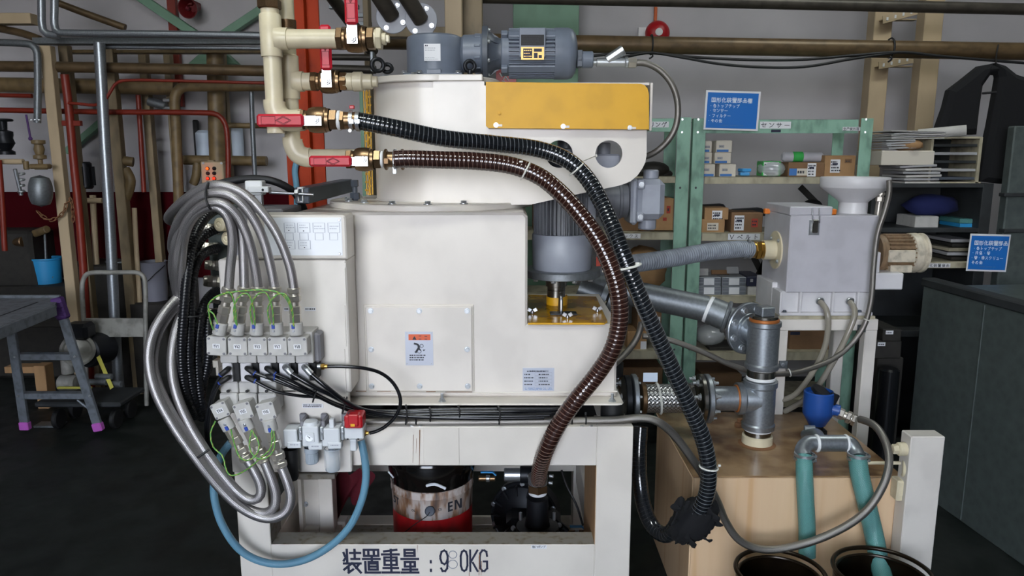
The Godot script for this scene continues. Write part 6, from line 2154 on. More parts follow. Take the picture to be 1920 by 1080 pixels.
func tank_pipes() -> void:
	var lv := at(1490, 893, 2.32).y
	var c := on_level(1419, 833, lv)
	var d := -c.z
	var u := px(750, d)
	var y := func(p: float) -> float: return at(1425, p, d).y
	var t := thing("upright_pipe", "galvanised upright pipe with a tee and plugged top on the oil tank", "pipe", Vector3(c.x, y.call(822), c.z))
	var x := c.x
	var s := Shape.new()
	ring(s, Vector3(x, y.call(822), c.z), Vector3.UP, 24.5 * u, 20 * u)
	part("threaded_nipple", s, M.shaft_steel, t)
	s = Shape.new()
	ring(s, Vector3(x, y.call(806), c.z), Vector3.UP, 26 * u, 5 * u)
	part("tape", s, M.tape_white, t)
	for k in [711, 692]:
		s = Shape.new()
		ring(s, Vector3(x, y.call(k), c.z), Vector3.UP, 26.5 * u, 6 * u)
		part("tape", s, M.tape_white, t)
	s = Shape.new()
	var y0: float = y.call(802)
	var h: float = y.call(712) - y0
	s.lathe(Vector3(x, y0, c.z), Vector3.UP, [Vector2(22 * u, 0), Vector2(30 * u, 0), Vector2(30.5 * u, 9 * u), Vector2(28 * u, 12 * u), Vector2(28.5 * u, h * 0.5), Vector2(28 * u, h - 14 * u), Vector2(31 * u, h - 11 * u), Vector2(31 * u, h - 1 * u), Vector2(24 * u, h)], 36)
	var ty: float = y.call(747)
	s.lathe(Vector3(x, ty, c.z), Vector3.LEFT, [Vector2(29 * u, 4 * u), Vector2(28 * u, 24 * u), Vector2(27.5 * u, 30 * u), Vector2(30 * u, 33 * u), Vector2(30 * u, 43 * u), Vector2(24 * u, 43 * u)], 36)
	part("tee", s, M.galvanised, t)
	s = Shape.new()
	ring(s, Vector3(x, y.call(712), c.z), Vector3.UP, 25.5 * u, 22 * u)
	part("threaded_nipple", s, M.shaft_steel, t)
	s = Shape.new()
	y0 = y.call(690)
	h = y.call(602) - y0
	s.lathe(Vector3(x, y0, c.z), Vector3.UP, [Vector2(20 * u, 0), Vector2(30 * u, 0), Vector2(31 * u, 2 * u), Vector2(31 * u, 8 * u), Vector2(28.5 * u, 11 * u), Vector2(28.5 * u, h - 10 * u), Vector2(31 * u, h - 8 * u), Vector2(31 * u, h), Vector2(20 * u, h)], 36)
	part("socket", s, M.galvanised, t)
	s = Shape.new()
	ring(s, Vector3(x, y.call(602), c.z), Vector3.UP, 27 * u, 5.5 * u)
	part("seal_ring", s, M.copper_ring, t)
	s = Shape.new()
	ring(s, Vector3(x, y.call(597), c.z), Vector3.UP, 25 * u, 6 * u)
	part("plug_collar", s, M.shaft_steel, t)
	s = Shape.new()
	s.box(Vector3(x, y.call(583), c.z), Vector3(27 * u, 18 * u, 27 * u), 0.004, Basis(Vector3.UP, 0.25))
	part("square_plug", s, M.galvanised, t)
	# run to the separator with a braided bellows
	t = thing("outlet_pipe", "horizontal galvanised outlet pipe with a braided bellows between two bolted flanges", "pipe", at(1280, 790, d))
	var ax := Vector3.LEFT
	var p := func(q: float) -> Vector3: return Vector3(at(q, 747, d).x, ty, c.z)
	s = Shape.new()
	ring(s, p.call(1387), ax, 26 * u, 8 * u)
	part("seal_ring", s, M.copper_ring, t)
	s = Shape.new()
	ring(s, p.call(1390), ax, 23 * u, 56 * u)
	part("nipple", s, M.galvanised, t)
	s = Shape.new()
	ring(s, p.call(1338), ax, 20 * u, 12 * u)
	part("copper_collar", s, M.copper_ring, t)
	for e in [[1330, 46, 9, "galvanised"], [1318, 46, 8, "shaft_steel"], [1193, 46, 9, "galvanised"], [1181, 44, 12, "iron_black"]]:
		s = Shape.new()
		ring(s, p.call(e[0]), ax, e[1] * u, e[2] * u)
		part("flange", s, M[e[3]], t)
	for e in [1331, 1187]:
		for i in 8:
			var g := TAU * (i + 0.5) / 8
			bolt(t, p.call(e) + Vector3(0, cos(g) * 37 * u, sin(g) * 37 * u), Vector3.RIGHT, 0.0095, M.zinc, "bolt", 0.012)
			bolt(t, p.call(e - 26) + Vector3(0, cos(g) * 37 * u, sin(g) * 37 * u), Vector3.LEFT, 0.0095, M.zinc, "bolt", 0.012)
	s = Shape.new()
	s.tube(PackedVector3Array([p.call(1290), p.call(1206)]), 27 * u, 32)
	part("braided_bellows", s, M.braid_coarse, t)
	for e in [[1300, 29, 10, "shaft_steel"], [1210, 30, 9, "bronze_old"]]:
		s = Shape.new()
		ring(s, p.call(e[0]), ax, e[1] * u, e[2] * u)
		part("end_ferrule", s, M[e[3]], t)
	s = Shape.new()
	s.torus(p.call(1235), Vector3(1, 0.12, 0), 28.5 * u, 2.2 * u, 32, 6)
	part("white_tie", s, M.tie_white, t)
	part("note_tag", rect(1206, 699, 1233, 716, d - 0.07, 0.001), M.print_white, t)
	# upper sloping run ending in a round flange
	t = thing("return_pipe", "sloping galvanised return pipe ending in a large round bolted flange", "pipe", at(1300, 620, 2.75))
	var a := at(1090, 530, 2.86)
	var b := at(1325, 579, 2.78)
	var e2 := at(1362, 594, 2.75)
	var v := px(580, 2.78)
	s = Shape.new()
	s.rod(a, b - a, 24.5 * v, a.distance_to(b), 0.001, 32)
	part("pipe", s, M.galvanised_dull, t)
	s = Shape.new()
	ring(s, b, e2 - b, 25.5 * v, 8 * v)
	part("tape", s, M.tape_white, t)
	s = Shape.new()
	s.tube(path([b + (e2 - b).normalized() * 7 * v, b.lerp(e2, 0.5), e2], 0.01), 26 * v, 30)
	var pf := at(1404, 616, 2.68)
	var fx := Vector3(0.42, -0.02, 0.9).normalized()
	s.tube(path([e2, e2.lerp(pf, 0.5) + Vector3(0, 0.006, -0.02), pf - fx * 0.03], 0.01), 21 * v, 26)
	part("elbow", s, M.galvanised_dull, t)
	s = Shape.new()
	s.torus(e2, e2 - b + Vector3(0.02, 0, 0), 27 * v, 4 * v, 30, 8)
	part("elbow_lip", s, M.galvanised, t)
	s = Shape.new()
	var R := 50 * px(616, 2.66)
	s.lathe(pf - fx * 0.014, fx, [Vector2(0, 0), Vector2(R * 0.97, 0), Vector2(R, 0.003), Vector2(R, 0.013), Vector2(R * 0.97, 0.016), Vector2(R * 0.6, 0.016), Vector2(R * 0.58, 0.02), Vector2(R * 0.48, 0.02), Vector2(R * 0.42, 0.034), Vector2(0, 0.034)], 48)
	var fl := part("flange", s, M.galvanised, t)
	var sx := Vector3.UP.cross(fx).normalized()
	var sy := fx.cross(sx)
	for i in 8:
		var g := TAU * (i + 0.5) / 8
		bolt(fl, pf + fx * 0.002 + (sx * cos(g) + sy * sin(g)) * R * 0.78, fx, 0.0105)
	s = Shape.new()
	var jc := Vector3(x, y.call(632), c.z)
	s.rod(pf, jc - pf, 22 * v, pf.distance_to(jc), 0.0, 26)
	part("neck", s, M.galvanised, t)
	# sensor
	var sp := on_level(1530, 815, lv)
	var ds := -sp.z
	u = px(780, ds)
	t = thing("level_sensor", "blue cylindrical level sensor head on the oil tank's top", "sensor", sp)
	s = Shape.new()
	s.rod(sp, Vector3.UP, 12 * u, 26 * u, 0.0)
	s.hexagon(sp, Vector3.UP, 19 * u, 12 * u)
	part("process_nut", s, M.iron_black, t)
	s = Shape.new()
	var bz := sp + Vector3(0, 20 * u, 0)
	s.lathe(bz, Vector3.UP, [Vector2(0, 0), Vector2(15 * u, 0), Vector2(19 * u, 8 * u), Vector2(26 * u, 20 * u), Vector2(27 * u, 24 * u), Vector2(27 * u, 64 * u), Vector2(25 * u, 66 * u), Vector2(24 * u, 58 * u), Vector2(0, 56 * u)], 36)
	s.rod(bz + Vector3(20 * u, 34 * u, 10 * u), Vector3(0.9, -0.1, 0.45), 11 * u, 16 * u, 0.002)
	part("housing", s, M.blue_cast, t)
	s = Shape.new()
	s.rod(bz + Vector3(2 * u, 60 * u, 0), Vector3(0.3, 0.6, 0.2), 20 * u, 8 * u, 0.002)
	s.box(bz + Vector3(22 * u, 54 * u, 12 * u), Vector3(14 * u, 22 * u, 10 * u), 0.003, Basis(Vector3.BACK, -0.4))
	part("display_cap", s, M.iron_black, t)
	var ga := at(1560, 769, ds - 0.02)
	var gb := at(1604, 788, ds - 0.06)
	gland(t, gb, ga, px(780, ds, 0.95))
	# twin outlet on the tank with two teal hoses
	var q := on_level(1500, 838, lv)
	t = thing("twin_outlet", "galvanised twin outlet tee with two elbows on the tank's top", "fitting", at(1560, 870, 2.4))
	var df := 2.36
	u = px(830, df)
	var yc := at(1560, 831, df).y
	s = Shape.new()
	s.tube(path([at(1511, 817, 2.52), at(1530, 815, 2.46), Vector3(at(1545, 831, df).x, yc, -df - 0.03), Vector3(at(1552, 831, df).x, yc, -df)], 0.008), 12 * u, 20)
	s.rod(at(1508, 815, 2.53), Vector3(1, 0.1, 0.3), 19 * u, 22 * u, 0.003, 24)
	part("feed_elbow", s, M.galvanised, t)
	s = Shape.new()
	s.rod(Vector3(at(1532, 831, df).x, yc, -df), Vector3.RIGHT, 15.5 * u, 56 * u, 0.002, 26)
	part("tee", s, M.galvanised, t)
	for e in [[1534, 1508, 858], [1584, 1608, 858]]:
		s = Shape.new()
		var o := Vector3(at(e[0], 831, df).x, yc, -df)
		var dn := at(e[1], e[2], df - 0.04)
		s.tube(path([o, o + Vector3((dn.x - o.x) * 0.55, 0.0, 0), Vector3(dn.x, yc - 0.02, -df + 0.02), dn], 0.006), 14 * u, 22)
		part("elbow", s, M.galvanised, t)
		s = Shape.new()
		s.torus(Vector3(at(lerpf(e[0], e[1], 0.1), 831, df).x, yc, -df), Vector3.RIGHT, 14 * u, 3 * u, 24, 8)
		part("tape", s, M.tape_white, t)
		s = Shape.new()
		for i in 2:
			s.lathe(dn + Vector3(0, 0.006 - i * 0.014, 0), Vector3.UP, [Vector2(15 * u, 0), Vector2(18.5 * u, 0), Vector2(18.5 * u, 0.009), Vector2(15 * u, 0.009)], 26)
			s.box(dn + Vector3(0.028, 0.01 - i * 0.014, 0.012), Vector3(0.014, 0.01, 0.014), 0.002)
		part("hose_clamp", s, M.zinc, t)
	braided("drain_hose", [1508, 856, 2.32, 1508, 885, 2.29, 1510, 930, 2.275, 1513, 990, 2.27, 1513, 1044, 2.25], px(950, 2.28, 15.5), M.hose_teal, "left teal braided drain hose hanging down the tank front, ending above the pail", "teal drain hoses")
	braided("drain_hose", [1608, 858, 2.32, 1612, 890, 2.29, 1624, 940, 2.27, 1638, 1000, 2.25, 1650, 1060, 2.2, 1658, 1090, 2.16], px(950, 2.28, 17), M.hose_teal, "right teal braided drain hose slanting down into the open pail", "teal drain hoses")
	# open pails
	for e in [[1463, 1072, 2.07, 82, "open dark pail with a gilt rim at the bottom, under the left teal hose"], [1655, 1071, 2.07, 88, "open dark pail at the bottom with the right teal hose hanging in it"]]:
		var pc := at(e[0], e[1], e[2])
		var r := px(e[1], e[2], e[3])
		t = thing("open_pail", e[4], "pail", Vector3(pc.x, 0, pc.z), "open pails before the tank")
		s = Shape.new()
		var hh := pc.y
		s.lathe(Vector3(pc.x, 0, pc.z), Vector3.UP, [Vector2(0, 0), Vector2(r * 0.93, 0), Vector2(r * 0.97, hh - 0.02), Vector2(r * 0.94, hh - 0.02), Vector2(r * 0.9, 0.05), Vector2(0, 0.05)], 48)
		part("shell", s, M.drum_black, t)
		s = Shape.new()
		s.torus(Vector3(pc.x, hh, pc.z), Vector3.UP, r * 0.98, 0.007, 56, 10)
		s.torus(Vector3(pc.x, hh - 0.02, pc.z), Vector3.UP, r * 0.92, 0.005, 56, 8)
		part("rim", s, M.drum_black, t)


func under_stand() -> void:
	# pail with a black bag, on the tray inside the stand
	var d := 2.47
	var c := at(811, 925, d)
	var u := px(925, d)
	var t := thing("oil_pail", "rust streaked white and red oil pail inside the stand, topped with black plastic", "pail", Vector3(c.x, 0.35, c.z))
	var r := 77 * u
	var y1 := at(811, 926, d - r).y
	var y2 := at(811, 978, d - r).y
	var s := Shape.new()
	s.lathe(Vector3(c.x, 0, c.z), Vector3.UP, [Vector2(0, 0.0915), Vector2(r * 0.95, 0.0915), Vector2(r * 0.965, y2)], 56)
	part("red_shell", s, M.pail_red, t)
	s = Shape.new()
	s.lathe(Vector3(c.x, 0, c.z), Vector3.UP, [Vector2(r * 0.965, y2), Vector2(r * 0.98, y1 - 0.03), Vector2(r, y1 - 0.026), Vector2(r, y1 - 0.022), Vector2(r * 0.985, y1 - 0.018), Vector2(r, y1), Vector2(r * 0.96, y1 + 0.003)], 56)
	part("white_shell", s, M.pail_white, t)
	s = Shape.new()
	s.lathe(Vector3(c.x, 0, c.z), Vector3.UP, [Vector2(r * 0.98, y1 + 0.001), Vector2(r * 1.0, y1 + 0.02), Vector2(r * 1.04, y1 + 0.04), Vector2(r * 1.08, y1 + 0.09), Vector2(r * 1.05, y1 + 0.10), Vector2(r * 0.8, y1 + 0.03), Vector2(0, y1 + 0.02)], 56)
	part("black_liner", s, M.pail_black, t)
	s = Shape.new()
	s.tube(path([800, 911, d - r - 0.005, 815, 908, d - r - 0.014, 835, 916, d - r - 0.006], 0.01), 0.005, 8)
	part("liner_fold", s, M.panel_white, t)
	s = Shape.new()
	s.tube(path([728, 884, d - r * 0.7, 738, 896, d - r * 0.75], 0.01), 0.003, 6)
	part("liner_fold", s, M.panel_white, t)
	var f := d - r
	s = Shape.new()
	s.lathe(at(806, 958, f - 0.001), Vector3(0, 0.1, 1), [Vector2(9 * u, 0), Vector2(9 * u, 0.004), Vector2(7 * u, 0.007), Vector2(3 * u, 0.006), Vector2(0, 0.006)], 24)
	var cp := part("spout_cap", s, M.motor_dark, t)
	s = Shape.new()
	s.tube(path([806, 960, f - 0.008, 800, 968, f - 0.012, 775, 985, f - 0.02, 752, 1004, f - 0.03], 0.01), 0.0016, 6)
	part("cap_wire", s, M.rubber, cp)
	for e in [["EN", 0.66, 0.034, 948], ["ST", -0.95, 0.026, 938], ["OL", -0.36, 0.008, 958], ["CS", 0.28, 0.008, 956]]:
		var g: float = e[1]
		var q := Vector3(c.x + sin(g) * (r * 0.975 + 0.0008), at(811, e[3], f + r * (1 - cos(g))).y, c.z + cos(g) * (r * 0.975 + 0.0008))
		latin(e[0], q, e[2], M.print_dark, t, Basis(Vector3.UP, g), true, 1.0)
	# diaphragm pump
	t = thing("diaphragm_pump", "black ribbed diaphragm pump inside the stand below the brown hose", "pump", at(1008, 1100, 2.5))
	d = 2.42
	u = px(950, d)
	var xa := at(1008, 950, d).x
	var ya := func(p: float) -> float: return at(1008, p, d).y
	s = Shape.new()
	s.lathe(Vector3(xa, ya.call(1015), -d), Vector3.UP, [Vector2(0, 0), Vector2(24 * u, 0), Vector2(24 * u, 22 * u), Vector2(40 * u, 24 * u), Vector2(40 * u, 32 * u), Vector2(24 * u, 34 * u), Vector2(21 * u, 50 * u), Vector2(20 * u, 88 * u), Vector2(0, 88 * u)], 32)
	part("outlet_riser", s, M.iron_black, t)
	s = Shape.new()
	ring(s, Vector3(xa, ya.call(926), -d), Vector3.UP, 17 * u, 7 * u)
	part("tape", s, M.tape_white, t)
	s = Shape.new()
	s.hexagon(Vector3(xa, ya.call(921), -d), Vector3.UP, 20 * u, 14 * u)
	part("hex_nut", s, M.bronze_old, t)
	s = Shape.new()
	ring(s, Vector3(xa, ya.call(907), -d), Vector3.UP, 18 * u, 8 * u)
	ring(s, Vector3(xa, ya.call(898), -d), Vector3.UP, 18.5 * u, 8 * u)
	for e in [[1030, 892], [1029, 905]]:
		s.rod(at(e[0], e[1], d - 0.02), Vector3(1, 0, 0.3), 0.006, 0.014, 0.001, 12)
	part("hose_clamp", s, M.zinc, t)
	for e in [976, 1039]:
		s = Shape.new()
		s.rod(at(e, 975, d - 0.01), Vector3.UP, 0.006, 0.028, 0.001, 12)
		part("stud", s, M.zinc, t)
	for k in 2:
		var cc := at([978, 1010][k], [972, 1052][k], [2.62, 2.44][k])
		var ax := Vector3([-0.3, 0.0][k], [0.1, 0.35][k], 1).normalized()
		s = Shape.new()
		var rr: float = [72.0, 82.0][k] * u
		s.lathe(cc - ax * 0.06, ax, [Vector2(rr, -0.02), Vector2(rr, 0.03), Vector2(rr * 0.96, 0.036), Vector2(rr * 0.9, 0.034), Vector2(rr * 0.86, 0.05), Vector2(rr * 0.5, 0.075), Vector2(0, 0.08)], 40)
		for i in 14:
			var g := TAU * i / 14
			var f2 := facing(ax)
			s.box(cc - ax * 0.005 + f2 * Vector3(cos(g) * rr * 0.62, 0, sin(g) * rr * 0.62), Vector3(rr * 0.6, 0.022, 0.008), 0.002, f2 * Basis(Vector3.UP, -g))
		var ch := part("diaphragm_chamber", s, M.iron_black, t)
		for i in 10:
			var g := TAU * (i + 0.4) / 10
			var f2 := facing(ax)
			bolt(ch, cc - ax * 0.024 + f2 * Vector3(cos(g) * rr * 0.93, 0, sin(g) * rr * 0.93), ax, 0.007)
	s = Shape.new()
	s.rod(at(945, 890, 2.55), Vector3.RIGHT, 13 * u, 44 * u, 0.003)
	part("silencer", s, M.zinc, t)
	s = Shape.new()
	s.rod(at(975, 890, 2.55), Vector3.RIGHT, 17 * u, 40 * u, 0.003)
	part("silencer_body", s, M.iron_black, t)
	s = Shape.new()
	s.box(at(1000, 1000, 2.56), Vector3(0.2, 0.16, 0.12), 0.02)
	part("centre_block", s, M.iron_black, t)
	for e in [[915, 889, "left of the silver silencer"], [1082, 991, "at the pump's lower right"]]:
		t = thing("stop_cock", "small brass stop cock with a flat blue lever, " + e[2], "valve", at(e[0], e[1] + 14, 2.5))
		s = Shape.new()
		s.rod(at(e[0] - 18, e[1] + 8, 2.5), Vector3.RIGHT, 0.010, 0.06, 0.002, 14)
		part("body", s, M.brass, t)
		s = Shape.new()
		s.rod(at(e[0] - 4, e[1] + 8, 2.497), Vector3.RIGHT, 0.0125, 0.014, 0.002, 6)
		part("hex_nut", s, M.zinc, t)
		s = Shape.new()
		s.box(at(e[0] - 2, e[1] - 4, 2.5), Vector3(0.045, 0.005, 0.012), 0.001)
		s.box(at(e[0] + 12, e[1] - 1, 2.5), Vector3(0.018, 0.005, 0.012), 0.001, Basis(Vector3.BACK, -0.8))
		part("lever", s, M.blue_wrap, t)
	s = Shape.new()
	s.tube(path([1053, 882, 2.5, 1062, 910, 2.5, 1080, 945, 2.48, 1093, 985, 2.47], 0.02), 0.004, 8)
	solo("black_cable", s, M.rubber, "thin black cable down the right side of the stand opening", "cable")
	# cream bracket and red cloth on the left
	t = thing("inner_bracket", "cream channel bracket standing inside the stand opening below the lubricator", "bracket", at(600, 1090, 2.4))
	s = Shape.new()
	d = 2.35
	pbox(s, 600, 897, 626, 1090, d, 0.06, 0.002)
	pbox(s, 566, 899, 601, 1000, d + 0.04, 0.012, 0.001)
	pbox(s, 562, 899, 569, 1090, d + 0.01, 0.05, 0.001)
	pbox(s, 572, 993, 600, 1090, d + 0.01, 0.04, 0.002)
	pbox(s, 626, 992, 640, 1090, d + 0.02, 0.04, 0.002)
	pbox(s, 632, 978, 648, 996, d + 0.05, 0.04, 0.002)
	part("channel", s, M.cream_dirty, t)
	s = Shape.new()
	pbox(s, 556, 889, 628, 899, d - 0.02, 0.10, 0.002)
	part("top_shelf", s, M.sill_grime, t)
	bolt(t, at(573, 945, d + 0.038), Vector3.BACK, 0.007)
	bolt(t, at(582, 1004, d + 0.008), Vector3.BACK, 0.006)
	s = Shape.new()
	var fz := FastNoiseLite.new()
	fz.seed = 2
	fz.frequency = 5.0
	var rows := []
	var norms := []
	var uvs := []
	for i in 13:
		var a := PackedVector3Array()
		var b := PackedVector3Array()
		var q := PackedVector2Array()
		for k in 17:
			var e := k / 16.0
			var low := lerpf(975.0, 925.0, e) + 12 * sin(e * 9)
			var w := at(625 + 68 * e + 8 * sin(i * 0.4), lerpf(884.0, low, i / 12.0), 2.52)
			a.append(w + Vector3(0, 0, 0.03 * sin(e * 16 + i * 0.25)))
			b.append(Vector3(-cos(e * 16 + i * 0.25) * 0.7, 0, 1).normalized())
			q.append(Vector2(e, i / 12.0))
		rows.append(a)
		norms.append(b)
		uvs.append(q)
	s.rings(rows, norms, uvs)
	solo("red_cloth", s, M.cloth_red, "dark red cloth hanging behind the blue hose inside the stand", "cloth")


func hopper() -> void:
	var d := 2.92
	var dep := 0.3
	var x0 := at(1478, 480, d).x
	var x1 := at(1643, 480, d).x
	var y1 := at(1560, 404, d).y
	var y0 := at(1560, 549, d).y
	var t := thing("feed_hopper", "pale grey feed hopper box with a white funnel on top and a side motor", "hopper", Vector3((x0 + x1) / 2, at(1550, 592, d).y, -d - dep / 2))
	var s := Shape.new()
	wbox(s, x0, x1, y0, y1, d, dep, 0.004)
	part("box", s, M.hopper_grey, t)
	s = Shape.new()
	wbox(s, at(1482, 400, d).x, at(1562, 400, d).x, y1, y1 + 0.034, d + 0.004, dep - 0.02, 0.003)
	part("lid", s, M.hopper_grey, t)
	for e in [[1447, 396, d + 0.25, 22], [1568, 397, d + 0.02, 12]]:
		s = Shape.new()
		s.box(at(e[0] - 8, e[1], e[2]), Vector3(0.03 if e[3] == 22 else 0.03, 0.022, 0.022), 0.003)
		part("lid_clip", s, M.plastic_orange, t)
	# latch
	s = Shape.new()
	pbox(s, 1517, 412, 1537, 441, d - 0.003, 0.004, 0.001)
	var la := part("latch_plate", s, M.zinc, t)
	s = Shape.new()
	pbox(s, 1524, 412, 1535, 437, d - 0.014, 0.011, 0.003)
	part("latch_lever", s, M.shaft_steel, la)
	s = Shape.new()
	for k in [1524, 1537]:
		s.tube(path([k, 418, d - 0.012, k - 0.5, 402, d - 0.014, k - 0.5, 393, d - 0.01, k - 0.5, 391, d + 0.01], 0.008), 0.002, 6)
	part("latch_bail", s, M.steel, la)
	# funnel
	var fc := at(1600, 378, d + 0.13)
	var u := px(370, d + 0.13)
	s = Shape.new()
	var yy := func(p: float) -> float: return at(1600, p, d + 0.13).y - fc.y
	s.lathe(fc, Vector3.UP, [Vector2(25.5 * u, y1 - fc.y), Vector2(25.5 * u, yy.call(379)), Vector2(28 * u, yy.call(376)), Vector2(59 * u, yy.call(352)), Vector2(60.5 * u, yy.call(350)), Vector2(61 * u, yy.call(334)), Vector2(60 * u, yy.call(332)), Vector2(57 * u, yy.call(333)), Vector2(56 * u, yy.call(350)), Vector2(22 * u, yy.call(378)), Vector2(22 * u, yy.call(400))], 56)
	part("funnel", s, M.hopper_white, t)
	# inlet flange on the left side
	var side := Vector3(x0, at(1452, 469, d + 0.13).y, -d - 0.14)
	s = Shape.new()
	s.lathe(side, Vector3.LEFT, [Vector2(0, 0), Vector2(0.078, 0), Vector2(0.078, 0.006), Vector2(0.04, 0.008), Vector2(0.04, 0.055), Vector2(0, 0.055)], 40)
	var fl := part("inlet_flange", s, M.pipe_cream, t)
	for i in 4:
		var g := TAU * (i + 0.5) / 4
		bolt(fl, side + Vector3(-0.006, cos(g) * 0.06, sin(g) * 0.06), Vector3.LEFT, 0.007)
	s = Shape.new()
	s.rod(side + Vector3(-0.055, 0, 0), Vector3.LEFT, 0.036, 0.012, 0.001)
	s.hexagon(side + Vector3(-0.067, 0, 0), Vector3.LEFT, 0.04, 0.02)
	s.rod(side + Vector3(-0.087, 0, 0), Vector3.LEFT, 0.034, 0.02, 0.001)
	part("brass_adapter", s, M.brass_bright, t)
	# ribbed base
	s = Shape.new()
	wbox(s, at(1463, 570, d).x, at(1635, 570, d).x, at(1550, 589, d).y, at(1550, 547, d).y, d + 0.015, dep - 0.02, 0.002)
	var bs := part("base_housing", s, M.hopper_white, t)
	for x in [1464, 1501, 1562, 1609, 1632]:
		s = Shape.new()
		pbox(s, x - 2, 548, x + 2, 588, d - 0.002, 0.02, 0.001)
		part("base_rib", s, M.hopper_white, bs)
	s = Shape.new()
	pbox(s, 1462, 586, 1636, 592, d - 0.004, 0.3, 0.001)
	part("base_lip", s, M.hopper_white, bs)
	for x in [1471, 1612]:
		bolt(bs, at(x, 585, d - 0.006), Vector3.UP, 0.007, M.motor_dark)
	for x in [1538, 1594]:
		s = Shape.new()
		s.hexagon(at(x, 565, d + 0.012), Vector3.BACK, 0.014, 0.012)
		s.torus(at(x, 565, d - 0.012), Vector3(0, -0.4, 1), 0.013, 0.004, 18, 6)
		part("hose_barb", s, M.zinc, bs)
	s = Shape.new()
	wbox(s, at(1431, 560, d + 0.2).x, at(1466, 560, d + 0.2).x, at(1450, 600, d + 0.2).y, at(1450, 522, d + 0.2).y, d + 0.1, 0.2, 0.003)
	part("side_skirt", s, M.hopper_white, t)
	# side motor
	s = Shape.new()
	var m := at(1646, 474, d + 0.14)
	var v := px(474, d + 0.14)
	s.lathe(m, Vector3.RIGHT, [Vector2(0, -6 * v), Vector2(34 * v, -6 * v), Vector2(34 * v, 6 * v), Vector2(31 * v, 8 * v), Vector2(31 * v, 58 * v)], 36)
	var mt := part("motor_barrel", s, M.motor_rusty, t)
	for i in 26:
		var g := TAU * i / 26
		s = Shape.new()
		s.box(m + Vector3(31 * v, cos(g) * 33 * v, sin(g) * 33 * v), Vector3(48 * v, 6 * v, 2.4 * v), 0.0006, Basis(Vector3.RIGHT, g))
		part("cooling_rib", s, M.motor_rusty, mt)
	s = Shape.new()
	s.box(m + Vector3(28 * v, -2 * v, 33 * v), Vector3(50 * v, 22 * v, 6 * v), 0.003)
	s.box(m + Vector3(30 * v, -26 * v, 18 * v), Vector3(40 * v, 14 * v, 30 * v), 0.003)
	part("motor_pad", s, M.motor_cream, mt)
	s = Shape.new()
	s.lathe(m + Vector3(54 * v, 0, 0), Vector3.RIGHT, [Vector2(33 * v, 0), Vector2(37 * v, 2 * v), Vector2(37.5 * v, 14 * v), Vector2(35 * v, 16 * v), Vector2(34 * v, 21 * v), Vector2(37 * v, 23 * v), Vector2(37 * v, 27 * v), Vector2(30 * v, 28 * v), Vector2(0, 28 * v)], 40)
	part("fan_cowl", s, M.motor_cream, mt)
	s = Shape.new()
	wbox(s, at(1643, 530, d).x, at(1699, 530, d).x, at(1660, 545, d).y, at(1660, 514, d).y, d + 0.02, 0.22, 0.004)
	wbox(s, at(1645, 490, d).x, at(1658, 490, d).x, at(1660, 514, d).y, at(1660, 475, d).y, d + 0.03, 0.05, 0.003)
	part("motor_shelf", s, M.hopper_white, t)
	# white stand
	t = thing("hopper_stand", "white square tube stand carrying the feed hopper", "stand", Vector3((x0 + x1) / 2, 0, -d - 0.15))
	s = Shape.new()
	var hy := at(1550, 598, d).y
	wbox(s, at(1458, 606, d).x, at(1645, 606, d).x, at(1550, 619, d).y, hy, d - 0.01, 0.05, 0.003)
	part("top_rail", s, M.case_paint, t)
	s = Shape.new()
	wbox(s, at(1458, 606, d).x, at(1645, 606, d).x, at(1550, 619, d).y, hy, d + 0.27, 0.05, 0.003)
	part("top_rail", s, M.case_paint, t)
	for e in [[1458, 1478, d - 0.008], [1622, 1645, d - 0.008], [1458, 1478, d + 0.272], [1622, 1645, d + 0.272]]:
		s = Shape.new()
		wbox(s, at(e[0], 606, d).x, at(e[1], 606, d).x, 0.0, at(1550, 618, d).y, e[2], 0.046, 0.003)
		part("leg", s, M.case_paint, t)
	s = Shape.new()
	wbox(s, at(1458, 597, d).x, at(1640, 597, d).x, hy, at(1550, 592, d).y, d - 0.005, 0.32, 0.001)
	part("top_plate", s, M.shelf_cream, t)
	for e in [[1466, 684, "left leg"], [1613, 616, "right leg"]]:
		s = Shape.new()
		pbox(s, e[0] - 5, e[1] - 7, e[0] + 11, e[1] + 7, d - 0.014, 0.006, 0.001)
		var cb := part("cable_bracket", s, M.galvanised_dull, t)
		bolt(cb, at(e[0] + 2, e[1], d - 0.015), Vector3.BACK, 0.006)
	# grey spiral hose from the machine to the inlet
	var hp := path([at(1120, 500, 2.75), at(1180, 495, 2.8), at(1260, 484, 2.88), at(1330, 472, 2.96), at(1390, 467, 3.04), side + Vector3(-0.1, 0, 0)], 0.01)
	solo("spiral_hose", ribbed(hp, 0.032, 0.011, 0.0032, 22), M.hose_grey, "grey ribbed spiral hose leading to the feed hopper's brass inlet", "hose")
	t = thing("hose_clamp", "plated hose clamp on the grey spiral hose beside the brass inlet", "clamp", side + Vector3(-0.12, -0.04, 0))
	s = Shape.new()
	for i in 2:
		s.lathe(side + Vector3(-0.105 - i * 0.02, 0, 0), Vector3.LEFT, [Vector2(0.034, 0), Vector2(0.0375, 0), Vector2(0.0375, 0.012), Vector2(0.034, 0.012)], 28)
	part("band", s, M.zinc, t)
	s = Shape.new()
	s.rod(side + Vector3(-0.12, 0.04, 0.012), Vector3.BACK, 0.006, 0.02, 0.001, 12)
	part("clamp_screw", s, M.steel, t)
